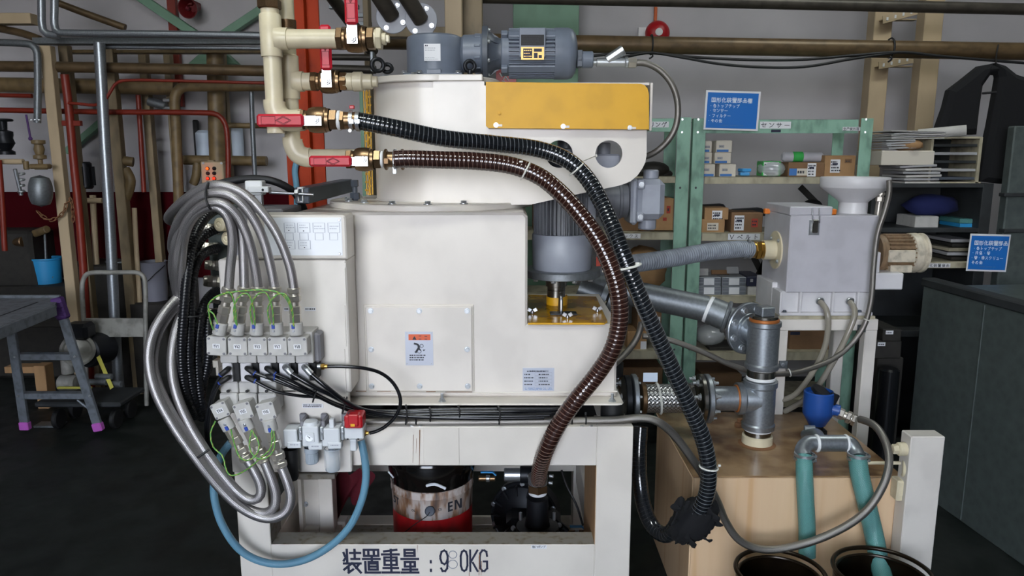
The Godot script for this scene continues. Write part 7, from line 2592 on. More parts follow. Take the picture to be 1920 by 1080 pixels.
	# clear drain tubes
	for e in [[[1538, 566, 2.9, 1549, 580, 2.86, 1553, 610, 2.85, 1545, 655, 2.86, 1520, 704, 2.88, 1490, 740, 2.9, 1460, 752, 2.93], "left clear drain tube from the hopper base"], [[1594, 566, 2.9, 1603, 585, 2.86, 1592, 620, 2.85, 1566, 672, 2.86, 1520, 740, 2.88, 1470, 772, 2.93], "right clear drain tube from the hopper base"]]:
		s = Shape.new()
		s.tube(path(e[0], 0.02), 0.0115, 12)
		solo("drain_tube", s, M.tube_clear, e[1], "tube", "clear drain tubes below the hopper")
	# flexible conduits
	braided("flexible_conduit", [1667, 338, 2.86, 1667, 362, 2.86, 1660, 392, 2.86, 1645, 440, 2.86, 1638, 500, 2.86, 1632, 570, 2.86, 1614, 622, 2.86, 1570, 668, 2.84, 1510, 694, 2.8, 1470, 701, 2.76, 1420, 699, 2.72, 1370, 684, 2.7, 1310, 657, 2.68, 1250, 636, 2.67, 1205, 630, 2.67], 0.0105, M.braid_conduit, "long grey flexible conduit looping from the funnel behind the upright pipe", "")
	braided("flexible_conduit", [1203, 605, 2.62, 1196, 630, 2.62, 1180, 655, 2.6, 1155, 680, 2.55, 1130, 700, 2.5], 0.0115, M.braid_conduit, "short flexible conduit loop behind the brown hose", "")
	t = thing("conduit_connector", "nickel conduit connector standing behind the hopper's right edge", "connector", at(1647, 410, 3.0))
	s = Shape.new()
	s.rod(at(1644, 412, 3.0), Vector3(0.06, 1, 0), 0.013, 0.10, 0.001)
	s.hexagon(at(1649, 378, 3.0), Vector3(0.06, 1, 0), 0.016, 0.02)
	s.hexagon(at(1650, 366, 3.0), Vector3(0.06, 1, 0), 0.018, 0.012)
	part("body", s, M.nickel, t)
	for e in [[1480, 699, 2.775, "white tie on the conduit at the hopper stand's left leg"], [1627, 600, 2.86, "white tie on the conduit at the hopper stand's right leg"]]:
		s = Shape.new()
		s.torus(at(e[0], e[1], e[2]), Vector3(1, 0.2, 0) if e[0] == 1480 else Vector3(0.3, 1, 0), 0.014, 0.0025, 18, 6)
		solo("cable_tie", s, M.tie_white, e[3], "cable tie")


const DH := 3.95      # front of the parts shelves


func carton(x0: float, y0: float, x1: float, y1: float, d: float, deep: float, m: Material, label: String, group := "", extra := []) -> Node3D:
	# extra: [x0, y0, x1, y1, material name, rows of print] stuck on the front
	var a := at((x0 + x1) / 2, y1, d)
	var t := thing("carton", label, "box", Vector3(a.x, a.y, -d - deep / 2), group)
	var s := Shape.new()
	pbox(s, x0, y0, x1, y1, d, deep, 0.003)
	part("box_body", s, m, t)
	s = Shape.new()
	var c := at((x0 + x1) / 2, y0, d)
	s.box(Vector3(c.x, c.y + 0.001, -d - deep / 2), Vector3(px(y0, d, x1 - x0 - 3), 0.002, deep * 0.95))
	part("top_flap", s, m, t)
	for e in extra:
		var o := part("sticker", rect(e[0], e[1], e[2], e[3], d - 0.0015, 0.001), M[e[4]], t)
		if e[5] > 0:
			part("lettering", print_lines(e[0] + 1.5, e[1] + 2, e[2] - 1.5, e[3] - 1.5, d - 0.0025, e[5], int(e[0]), 0.5), M.print_dark if e[4] != "print_blue" else M.plastic_white, o)
			if e[4] == "sticker_white" and e[3] - e[1] > 14:
				part("heading_bar", rect(lerpf(e[0], e[2], 0.22), lerpf(e[1], e[3], 0.28), lerpf(e[0], e[2], 0.78), lerpf(e[1], e[3], 0.4), d - 0.0032, 0.0006), M.print_navy, o)
	return t


func shelf_unit(label: String, posts: Array, levels: Array, x0: float, x1: float, top: Array) -> Node3D:
	# posts: [x0, x1] of uprights at y 300; levels: [y0, y1] of the shelf edges
	var dep := 0.38
	var t := thing("shelf_unit", label, "shelf", Vector3(at((x0 + x1) / 2, 300, DH).x, 0, -DH - dep / 2))
	var hi := at(1500, top[0] - 2, DH).y
	for e in posts:
		for k in 2:
			var s := Shape.new()
			var a := at(e[0], 300, DH).x
			var b := at(e[1], 300, DH).x
			if k == 0:
				wbox(s, a, b, 0.0, hi, DH, 0.004, 0.001)
				wbox(s, a if e[2] > 0 else b - 0.004, a + 0.004 if e[2] > 0 else b, 0.0, hi, DH + 0.004, 0.04, 0.001)
			else:
				wbox(s, a, b, 0.0, hi, DH + dep - 0.044, 0.004, 0.001)
				wbox(s, a if e[2] > 0 else b - 0.004, a + 0.004 if e[2] > 0 else b, 0.0, hi, DH + dep - 0.04, 0.04, 0.001)
			var o := part("upright", s, M.shelf_green, t)
			if k == 0:
				for y in [224, 248, 352, 474, 560, 655]:
					part("bolt_hole", cylinder(at(e[0] + 9 - (y - 300) * 0.04 * (e[0] - 960) / 340, y, DH + 0.001), at(e[0] + 9 - (y - 300) * 0.04 * (e[0] - 960) / 340, y, DH - 0.0012), 0.006), M.zinc if y < 250 else M.print_dark, o)
	for lv in levels:
		var s := Shape.new()
		wbox(s, at(x0, 390, DH).x, at(x1, 390, DH).x, at(0, lv[1], DH).y, at(0, lv[0], DH).y, DH + 0.005, 0.003, 0.001)
		wbox(s, at(x0, 390, DH).x, at(x1, 390, DH).x, at(0, lv[0], DH).y - 0.002, at(0, lv[0], DH).y, DH + 0.005, dep - 0.03, 0.0)
		part("shelf_board", s, M.shelf_cream, t)
	var s := Shape.new()
	wbox(s, at(x0, 240, DH).x, at(x1, 240, DH).x, at(0, top[1], DH).y, at(0, top[0], DH).y, DH + 0.006, 0.003, 0.001)
	wbox(s, at(x0, 240, DH).x, at(x1, 240, DH).x, at(0, top[0], DH).y - 0.002, at(0, top[0], DH).y, DH + 0.006, dep - 0.03, 0.0)
	part("top_beam", s, M.shelf_green, t)
	return t


func placard(t: Node3D, text: String, x0: float, y0: float, x1: float, y1: float, d: float, h: float, pitch: float, thick: float) -> void:
	var o := part("placard", rect(x0, y0, x1, y1, d, 0.001), M.sticker_white, t)
	var n := text.length()
	var from := (x0 + x1) / 2 - (n - 1) * pitch / 2 - h / 2
	part("lettering", words(text, at(from, (y0 + y1 - h) / 2, d - 0.001), Vector3.RIGHT, Vector3.UP, px(y0, d, h), px(y0, d, pitch), px(y0, d, thick)), M.print_dark, o)


func blue_sign(label: String, q: Array, d0: float, d1: float, lines: Array, shade: float) -> void:   # q: top left, top right, bottom right, bottom left in pixels; d0, d1 depth at its left and right edge
	var a := at(q[0], q[1], d0)
	var b := at(q[2], q[3], d1)
	var e := at(q[6], q[7], d0)
	var right := (b - a).normalized()
	var up := (a - e).normalized()
	up = (up - right * up.dot(right)).normalized()
	var w := a.distance_to(b)
	var h := a.distance_to(e)
	var x := Basis(right, up, right.cross(up))
	var c := a + right * w / 2 - up * h / 2
	var t := thing("blue_sign", label, "sign", c - up * h / 2)
	var s := Shape.new()
	s.box(c - x.z * 0.002, Vector3(w, h, 0.004), 0.001, x)
	part("backing", s, M.sticker_white, t)
	s = Shape.new()
	s.box(c + x.z * 0.0005, Vector3(w * 0.925, h * 0.9, 0.001), 0.0, x)
	part("print_field", s, M.sign_blue, t)
	for l in lines:
		s = words(l[0], a + right * w * l[1] - up * h * l[2] + x.z * 0.0016, right, up, h * l[3], h * l[4], h * l[5], l[6])
		part("lettering", s, M.print_white, t)
	s = Shape.new()
	for i in 14:
		if i % 6 != 5:
			s.box(a + right * w * (0.32 + 0.03 * i) - up * h * 0.875 + x.z * 0.0014, Vector3(w * 0.022, h * 0.028, 0.0006), 0.0, x)
	part("lettering", s, M.print_blue, t)


func shelves() -> void:
	var t := shelf_unit("green slotted parts shelf unit with cream shelves behind the feed hopper", [[1297.5, 1321, 1], [1609, 1632, -1]], [[332, 345], [437, 452], [556, 569], [660, 676], [750, 764]], 1319, 1610, [224, 250])
	placard(t, "センサー", 1425, 228, 1483, 241, DH + 0.004, 9, 14.5, 1.1)
	placard(t, "生産技術部", 1580, 238, 1613, 245, DH - 0.002, 5.2, 6.2, 0.6)
	placard(t, "Ｖベルト", 1365, 438, 1425, 450, DH + 0.003, 8.4, 15, 1.1)
	part("label_slot", rect(1446, 243, 1464, 248, DH + 0.0045, 0.0008), M.print_navy, t)
	for e in [[1400, 455, 1452, 560], [1452, 455, 1400, 560], [1500, 350, 1535, 385]]:
		var s := Shape.new()
		var a := at(e[0], e[1], DH + 0.36)
		var b := at(e[2], e[3], DH + 0.36)
		s.box((a + b) / 2, Vector3(0.035, a.distance_to(b), 0.004), 0.0, facing(b - a))
		part("cross_brace", s, M.dark_stuff, t)
	var s := Shape.new()
	t = shelf_unit("green slotted parts shelf unit with cream shelves, left one half behind the machine", [[1268, 1293, -1], [960, 984, 1]], [[331, 343], [436, 450], [556, 569], [658, 674], [750, 764]], 975, 1272, [222, 247])
	placard(t, "ベアリング", 1190, 228, 1254, 239, DH + 0.004, 8.6, 11.6, 1.1)
	placard(t, "ックス", 1166, 438, 1201, 447, DH + 0.003, 6.2, 9.5, 0.7)
	blue_sign("blue shelf sign with white writing leaning against the green shelf's top beam", [1324, 169, 1427, 172, 1423, 248, 1319, 243], 3.93, 3.93, [["固形化装置部品棚", 0.11, 0.18, 0.115, 0.135, 0.015, 0.95], ["・各トップチップ", 0.08, 0.34, 0.085, 0.1, 0.011, 0.9], ["・センサー", 0.08, 0.46, 0.085, 0.1, 0.011, 0.9], ["・フィルター", 0.07, 0.59, 0.085, 0.1, 0.011, 0.9], ["・その他", 0.06, 0.72, 0.085, 0.1, 0.011, 0.9]], 1.0)
	blue_sign("dim blue shelf sign with white writing at the right, beside the dark duct", [1820, 438, 1896, 440, 1890, 511, 1810, 508], 3.846, 3.836, [["固形化装置部品", 0.12, 0.18, 0.115, 0.125, 0.015, 0.9], ["・各トップチップ", 0.1, 0.34, 0.085, 0.095, 0.011, 0.85], ["・内径・管", 0.08, 0.46, 0.085, 0.1, 0.011, 0.85], ["・管・排スクリュー", 0.07, 0.59, 0.085, 0.095, 0.011, 0.85], ["その他", 0.11, 0.72, 0.085, 0.1, 0.011, 0.85]], 0.7)
	# stock of the upper shelf
	var sens := "small white boxes with a blue stripe"
	var rows := [[1316, 265, 1335, 286], [1315, 286, 1335, 307], [1315, 308, 1341, 331.5], [1343, 264, 1373, 286], [1340, 286, 1371, 307], [1349, 308, 1380, 331.5]]
	var which := ["topmost against the green upright", "second against the green upright", "lowest against the green upright", "topmost of the right stack", "middle of the right stack", "bottom of the right stack"]
	for i in 6:
		var e: Array = rows[i]
		carton(e[0], e[1], e[2], e[3], DH + 0.05 + 0.004 * (i % 3), 0.12, M.box_white, "small white sensor box with a blue stripe, " + which[i], sens, [[e[0] + 1, e[3] - 5.5, e[0] + 23 if e[2] - e[0] > 24 else e[2] - 5, e[3] - 1, "print_blue", 0], [e[0] + 5, e[1] + 8, e[0] + 15, e[1] + 13, "paper_grey", 1]])
	for i in 2:
		s = Shape.new()
		s.box(at(1396 - i, 319 + 7 * i, DH + 0.08) + Vector3(0, 0, 0), Vector3(0.05, 0.018, 0.06), 0.004, Basis(Vector3.UP, 0.2 - 0.3 * i))
		solo("blue_packet", s, M.blue_wrap, ["light blue packet on the upper shelf, upper of two", "light blue packet on the upper shelf, lower of two"][i], "packet", "light blue packets on the upper shelf")
	t = carton(1430, 303, 1464, 330, DH + 0.06, 0.1, M.green_wrap, "green packet with a white label inside a clear bag on the upper shelf", "", [[1432, 304, 1460, 329, "sticker_white", 4]])
	s = Shape.new()
	s.ball(at(1446, 317, DH + 0.10), 0.075, 18, 0.62)
	part("clear_bag", s, M.bag_clear, t)
	t = thing("wrapped_roll", "clear wrapped roll with a bright green band lying on a brown carton", "roll", at(1505, 304, DH + 0.12))
	s = Shape.new()
	s.rod(at(1466, 294, DH + 0.12), Vector3(1, -0.01, 0), 0.026, 0.22, 0.01, 20)
	part("roll", s, M.hopper_grey, t)
	s = Shape.new()
	s.rod(at(1485, 294, DH + 0.12), Vector3(1, -0.01, 0), 0.0275, 0.055, 0.002, 20)
	part("green_band", s, M.green_wrap, t)
	carton(1478, 305, 1546, 331.5, DH + 0.04, 0.2, M.card_dark, "brown carton with blue and white stickers under the wrapped roll", "", [[1480, 316, 1494, 329, "print_blue", 0], [1494, 316, 1514, 329, "box_white", 1], [1514, 306, 1530, 331, "sticker_white", 4]])
	carton(1546, 292, 1604, 331.5, DH + 0.05, 0.2, M.card, "tall brown carton with one white note at the upper shelf's right end", "", [[1557, 299, 1575, 324, "sticker_white", 4], [1584, 298, 1597, 306, "card_dark", 1]])
	# second shelf
	carton(1314, 412, 1359, 436.5, DH + 0.04, 0.2, M.card, "lower brown carton of the pair on the second shelf, with a cream note", "", [[1326, 418, 1347, 432, "box_white", 2]])
	carton(1321, 390, 1366, 412, DH + 0.05, 0.2, M.card, "upper brown carton of the pair on the second shelf, white slip hanging down", "", [[1335, 395, 1354, 420, "sticker_white", 4]])
	carton(1371, 399, 1430, 436.5, DH + 0.04, 0.24, M.card_dark, "brown carton with red stamp and white slip above the V belt placard", "", [[1377, 404, 1395, 432, "sticker_white", 4], [1409, 410, 1421, 426, "red_ink", 2]])
	s = Shape.new()
	for e in [[1335, 388, 46], [1400, 396, 60], [1450, 398, 60], [1505, 385, 44]]:
		s.box(at(e[0], e[1], DH + 0.24), Vector3(px(400, DH, e[2]), 0.03, 0.1), 0.012, Basis(Vector3.BACK, 0.06))
	s.ball(at(1523, 388, DH + 0.2), 0.055, 14, 0.8)
	solo("belt_bundle", s, M.rubber_soft, "black rubber belts bundled behind the cartons on the second shelf", "belts")
	# third shelf
	var gear := "silver boxes with striped ends"
	for i in 4:
		var x: float = 1307.0 + 47 * (i % 2)
		var y: float = 520.0 + 17.2 * (i / 2)
		t = thing("striped_box", "silver box with striped ends, %s %s of four on the third shelf" % [["upper", "lower"][i / 2], ["left", "right"][i % 2]], "box", at(x + 22, y + 17, DH + 0.15), gear)
		s = Shape.new()
		pbox(s, x, y, x + 45, y + 16.8, DH + 0.05, 0.2, 0.003)
		part("box_body", s, M.box_silver, t)
		for k in 10:
			s = Shape.new()
			pbox(s, x + 1 + 32 * (k % 2), y + 2 + k / 2 * 2.8, x + 12 + 32 * (k % 2), y + 3.2 + k / 2 * 2.8, DH + 0.0488, 0.002, 0.0)
			part("printed_stripe", s, M.motor_dark, t)
		part("sticker", rect(x + 13, y + 2, x + 32, y + 14, DH + 0.0485, 0.001), M.sticker_white, t)
	carton(1400, 519, 1430, 537, DH + 0.05, 0.2, M.print_navy, "dark navy box right of the striped silver boxes", "", [[1407, 523, 1412, 529, "paper_grey", 0]])
	carton(1402, 538, 1430, 555.5, DH + 0.05, 0.2, M.paper, "white box under the dark navy one on the third shelf")
	for e in [[1308, 503, 1328, 517, "paper", "white paper slip leaning on the striped silver boxes", 0.15], [1333, 506, 1368, 515, "card_dark", "dull brown folder lying on the striped silver boxes", 0.5], [1362, 500, 1385, 514, "paper_grey", "grey paper slip lying behind the brown folder", 0.6]]:
		s = Shape.new()
		s.box(at((e[0] + e[2]) / 2.0, (e[1] + e[3]) / 2.0, DH + 0.12), Vector3(px(500, DH, e[2] - e[0]), px(500, DH, e[3] - e[1]), 0.012), 0.002, Basis(Vector3.RIGHT, -e[6]))
		solo("paper_slip", s, M[e[4]], e[5], "paper")
	# fourth shelf
	s = Shape.new()
	s.ball(at(1330, 628, DH + 0.1), 0.088, 20, 0.68)
	t = solo("clear_bag", s, M.bag_clear, "clear plastic bag of white packing on the fourth shelf under the return pipe", "bag")
	s = Shape.new()
	s.ball(at(1326, 632, DH + 0.12), 0.06, 14, 0.7)
	part("white_packing", s, M.paper, t)
	for i in 2:
		s = Shape.new()
		s.box(at(1342 + i * 14, 655 - i * 8, DH + 0.12), Vector3(0.24 - 0.04 * i, 0.022, 0.18), 0.002)
		solo("catalogue", s, [M.paper_grey, M.dark_stuff][i], ["pale thick catalogue lying on the fourth shelf", "dark catalogue lying on the pale one, fourth shelf"][i], "book")
	carton(1316, 702, 1390, 748, DH + 0.06, 0.25, M.card_dark, "brown carton on the lowest right shelf behind the outlet pipe", "", [[1330, 724, 1348, 730, "sticker_white", 0]])
	carton(1480, 620, 1560, 662, DH + 0.06, 0.25, M.card_dark, "brown carton with dark lettering seen through the hopper stand", "", [[1482, 622, 1500, 628, "print_navy", 0]])
	# left unit
	carton(1200, 372, 1263, 432, DH + 0.05, 0.25, M.card, "brown carton with red writing behind the drive motor's terminal box", "", [[1250, 386, 1257, 400, "red_ink", 1], [1243, 408, 1250, 414, "red_ink", 1]])
	carton(1000, 372, 1040, 433, DH + 0.06, 0.25, M.card_dark, "brown carton on the left shelf showing between body and drive motor")
	carton(1150, 390, 1198, 433, DH + 0.08, 0.2, M.card_dark, "brown carton left of the red lettered one")
	s = Shape.new()
	for e in [[1225, 318, 0.11], [1195, 322, 0.1], [1245, 326, 0.06]]:
		s.ball(at(e[0], e[1], DH + 0.14), e[2] * 0.8, 12, 0.5)
	solo("dark_bundle", s, M.dark_stuff, "dark bundle on the left shelf behind the belt case's round end", "bundle")
	t = thing("paper_bag", "crumpled brown paper bag on the left shelf above the return pipe", "bag", at(1205, 552, DH + 0.12))
	s = Shape.new()
	var fz := FastNoiseLite.new()
	fz.seed = 8
	fz.frequency = 9.0
	var b := Shape.new()
	b.ball(Vector3.ZERO, 1.0, 18)
	for i in b.v.size():
		var n := b.v[i]
		b.v[i] = at(1205, 505, DH + 0.14) + n * Vector3(0.13, 0.13, 0.1) * (1.0 + 0.25 * fz.get_noise_3dv(n * 0.3))
	part("bag_body", b, M.card, t)
	carton(1195, 578, 1240, 632, DH + 0.05, 0.2, M.card_dark, "brown carton with a white side beside the green upright, below the return pipe", "", [[1222, 594, 1238, 608, "sticker_white", 1]])
	carton(1176, 622, 1213, 656, DH + 0.04, 0.2, M.card, "small brown carton with a white label beside the black hose", "", [[1201, 640, 1212, 656, "sticker_white", 0]])
	carton(1168, 690, 1242, 749, DH + 0.05, 0.25, M.card_dark, "large brown carton behind the outlet pipe's left flange", "", [[1206, 699, 1233, 715, "print_white", 1]])
	# right-hand dark cabinet with papers
	var d := 3.95
	t = thing("open_cabinet", "dark open cabinet with papers and trays on top, right of the green shelves", "cabinet", Vector3(at(1745, 400, d).x, 0, -d - 0.2))
	for e in [[1632, 1648], [1838, 1858]]:
		s = Shape.new()
		wbox(s, at(e[0], 400, d).x, at(e[1], 400, d).x, 0.0, at(0, 344, d).y, d, 0.4, 0.002)
		part("side_panel", s, M.machine_dark, t)
	for e in [[344, 352], [428, 436], [492, 503], [620, 632]]:
		s = Shape.new()
		wbox(s, at(1632, 400, d).x, at(1858, 400, d).x, at(0, e[1], d).y, at(0, e[0], d).y, d + 0.001, 0.4, 0.002)
		part("shelf_board", s, M.machine_dark if e[0] != 492 else M.shelf_cream, t)
	placard(t, "固形化装置備品", 1726, 494, 1782, 501.5, d, 5.6, 7.6, 0.65)
	s = Shape.new()
	wbox(s, at(1632, 400, d).x, at(1858, 400, d).x, 0.0, at(0, 346, d).y, d + 0.39, 0.01, 0.0)
	part("back_panel", s, M.machine_dark, t)
	# papers on top, each stack its sheets
	var g := RandomNumberGenerator.new()
	g.seed = 3
	for e in [[1668, 1740, 308, 344, 6, "paper", "stack of white papers on the dark cabinet, below the cream carton"], [1648, 1752, 246, 262, 5, "paper", "loose white papers topmost on the dark cabinet's pile"], [1640, 1700, 262, 280, 4, "paper_grey", "grey papers under the loose white ones"]]:
		t = thing("paper_stack", e[6], "papers", at((e[0] + e[1]) / 2.0, e[3], d + 0.15))
		for i in e[4]:
			s = Shape.new()
			var y := lerpf(e[3], e[2], (i + 0.5) / e[4])
			s.box(at((e[0] + e[1]) / 2.0 + g.randf_range(-4, 4), y, d + 0.15), Vector3(px(y, d, e[1] - e[0] - 4), px(y, d, (e[3] - e[2]) * 0.72 / e[4]), 0.26), 0.002, Basis(Vector3.UP, g.randf_range(-0.08, 0.08)) * Basis(Vector3.BACK, g.randf_range(-0.03, 0.05)))
			part("sheaf", s, M[e[5]] if i % 2 == 0 else M.paper_grey, t)
	s = Shape.new()
	s.lathe(at(1770, 248, d + 0.05), Vector3(1, 0.1, 0.5), [Vector2(0.028, -0.12), Vector2(0.028, 0.1), Vector2(0.025, 0.1), Vector2(0.025, -0.1)], 18)
	solo("paper_roll", s, M.paper, "rolled white paper lying on the tray unit", "roll")
	s = Shape.new()
	for i in b.v.size():
		b.v[i] = (b.v[i] - at(1205, 505, DH + 0.14)) / Vector3(0.13, 0.13, 0.1) * Vector3(0.07, 0.03, 0.1) + at(1700, 272, d + 0.1)
	solo("paper_bag", b, M.card, "flat brown paper bag among the papers on the dark cabinet", "bag")
	carton(1653, 283, 1752, 310, d + 0.02, 0.3, M.box_white, "wide cream carton in the pile on the dark cabinet")
	t = thing("tray_unit", "cream letter tray unit with dark trays on the dark cabinet", "trays", at(1790, 344, d + 0.15))
	s = Shape.new()
	for e in [[1743, 257, 1748, 344], [1833, 257, 1839, 344], [1743, 256, 1839, 260], [1743, 341, 1839, 345]]:
		pbox(s, e[0], e[1], e[2], e[3], d + 0.04, 0.28, 0.001)
	part("tray_frame", s, M.shelf_cream, t)
	for i in 5:
		s = Shape.new()
		pbox(s, 1748, 270 + i * 15.5, 1833, 275 + i * 15.5, d + 0.05, 0.25, 0.001)
		part("tray", s, [M.machine_dark, M.paper_grey, M.machine_dark, M.paper_grey, M.motor_dark][i], t)
	s = Shape.new()
	pbox(s, 1748, 260, 1833, 341, d + 0.3, 0.01, 0.0)
	part("back_panel", s, M.machine_dark, t)
	# things inside the cabinet
	s = Shape.new()
	for i in b.v.size():
		b.v[i] = (b.v[i] - at(1700, 272, d + 0.1)) / Vector3(0.07, 0.03, 0.1) * Vector3(0.14, 0.06, 0.1) + at(1745, 385, d + 0.16)
	solo("blue_cloth", b, M.cloth_blue, "bundle of deep blue cloth in the dark cabinet's upper bay", "cloth")
	carton(1716, 406, 1760, 428, d + 0.05, 0.2, M.paper, "white box under the blue cloth in the dark cabinet")
	for i in 2:
		carton(1800, 411 + i * 8.5, 1838, 419 + i * 8.5, d + 0.06, 0.2, [M.hose_teal, M.bucket_blue][i], ["teal flat box in the dark cabinet, upper of two", "teal flat box in the dark cabinet, lower of two"][i], "teal flat boxes in the dark cabinet")
	t = thing("paper_stack", "stack of dull grey files in the dark cabinet's middle bay", "papers", at(1785, 492, d + 0.15))
	for i in 6:
		s = Shape.new()
		s.box(at(1785 + g.randf_range(-5, 5), 487 - i * 8, d + 0.17), Vector3(px(480, d, 62), px(480, d, 6), 0.24), 0.002, Basis(Vector3.UP, g.randf_range(-0.1, 0.1)))
		part("sheaf", s, [M.shelf_cream, M.dark_stuff, M.paper_grey][i % 3], t)
	for e in [[1655, 618, 1690, 640, "tagged grey parcel behind the hopper stand's right leg"], [1640, 640, 1690, 672, "dark parcel on the floor shelf right of the hopper stand"]]:
		carton(e[0], e[1], e[2], e[3], 3.6, 0.2, M.dark_stuff, e[4], "", [[e[0] + 6, e[1] + 2, e[0] + 20, e[1] + 9, "sticker_white", 1]])
	s = Shape.new()
	var cr := at(1672, 672, 3.6)
	s.box(Vector3(cr.x, cr.y / 2, -3.72), Vector3(px(672, 3.6, 50), cr.y, 0.22), 0.004)
	solo("dark_crate", s, M.dark_stuff, "dark crate on the floor under the tagged parcels", "crate")
	# galvanised duct panel and the dark machine on the right
	var lv := 0.99
	var f0 := on_level(1700, 905, 0.0)
	var f1 := on_level(1925, 1066, 0.0)
	var along := (f1 - f0).normalized()
	var q0 := f0 - along * 0.02
	var q1 := f0 + along * 2.6
	var nrm := Vector3(along.z, 0, -along.x)
	if nrm.x < 0:
		nrm = -nrm
	t = thing("duct_casing", "tall dark galvanised duct casing filling the right edge", "duct", (q0 + q1) / 2)
	s = Shape.new()
	s.box((q0 + q1) / 2 + nrm * 0.3 + Vector3(0, lv / 2, 0), Vector3(q0.distance_to(q1), lv, 0.6), 0.004, Basis(along, Vector3.UP, along.cross(Vector3.UP)))
	part("casing", s, M.duct_dark, t)
	for i in 3:
		s = Shape.new()
		var p := q0.lerp(q1, 0.16 + 0.26 * i) - nrm * 0.001 + Vector3(0, lv / 2, 0)
		s.box(p, Vector3(0.006, lv * 0.98, 0.006), 0.001, Basis(along, Vector3.UP, along.cross(Vector3.UP)))
		part("panel_seam", s, M.duct_dark, t)
	s = Shape.new()
	s.box((q0 + q1) / 2 + nrm * 0.02 + Vector3(0, lv + 0.02, 0), Vector3(q0.distance_to(q1), 0.04, 0.07), 0.006, Basis(along, Vector3.UP, along.cross(Vector3.UP)))
	part("top_rail", s, M.machine_dark, t)
	t = thing("dark_machine", "tall dark blue grey machine casing cut by the right edge above the duct", "machine", at(1940, 500, 3.85))
	s = Shape.new()
	pbox(s, 1885, 236, 2050, 560, 3.85, 0.06, 0.006)
	part("casing", s, M.duct_dark, t)
	s = Shape.new()
	pbox(s, 1884, 362, 1940, 369, 3.82, 0.05, 0.003)
	pbox(s, 1884, 430, 1940, 437, 3.82, 0.05, 0.003)
	part("hinge_arm", s, M.machine_dark, t)
	for e in [[1640, 690, 1676, 800], [1655, 760, 1672, 810]]:
		s = Shape.new()
		var fp := at((e[0] + e[2]) / 2.0, e[3], 3.5)
		s.rod(Vector3(fp.x, 0, fp.z), Vector3.UP, px(700, 3.5, (e[2] - e[0]) / 2.0), at(1650, e[1], 3.5).y, 0.01)
		solo("dark_bottle", s, M.tube_black if e[0] == 1640 else M.zinc, "black canister behind the hopper stand's right leg" if e[0] == 1640 else "small plated cylinder beside the black canister", "canister")


func upright(x0: float, x1: float, y: float, d: float, dep: float, m: Material, label: String, y_top := -300.0, y_low := 0.0) -> void:
	var s := Shape.new()
	wbox(s, at(x0, y, d).x, at(x1, y, d).x, 0.0 if y_low == 0.0 else at(0, y_low, d).y, minf(4.55, at(960, y_top, d).y), d, dep, 0.003)
	solo("rack_post", s, m, label, "post", "posts of the pipe rack")


func run(called: String, pts: Array, r_px: float, m: Material, label: String, group := "pipes of the rack") -> Node3D:
	var s := Shape.new()
	var d: float = pts[2]
	s.tube(path(pts, 0.03), px(pts[1], d, r_px), 16)
	return solo(called, s, m, label, "pipe", group)


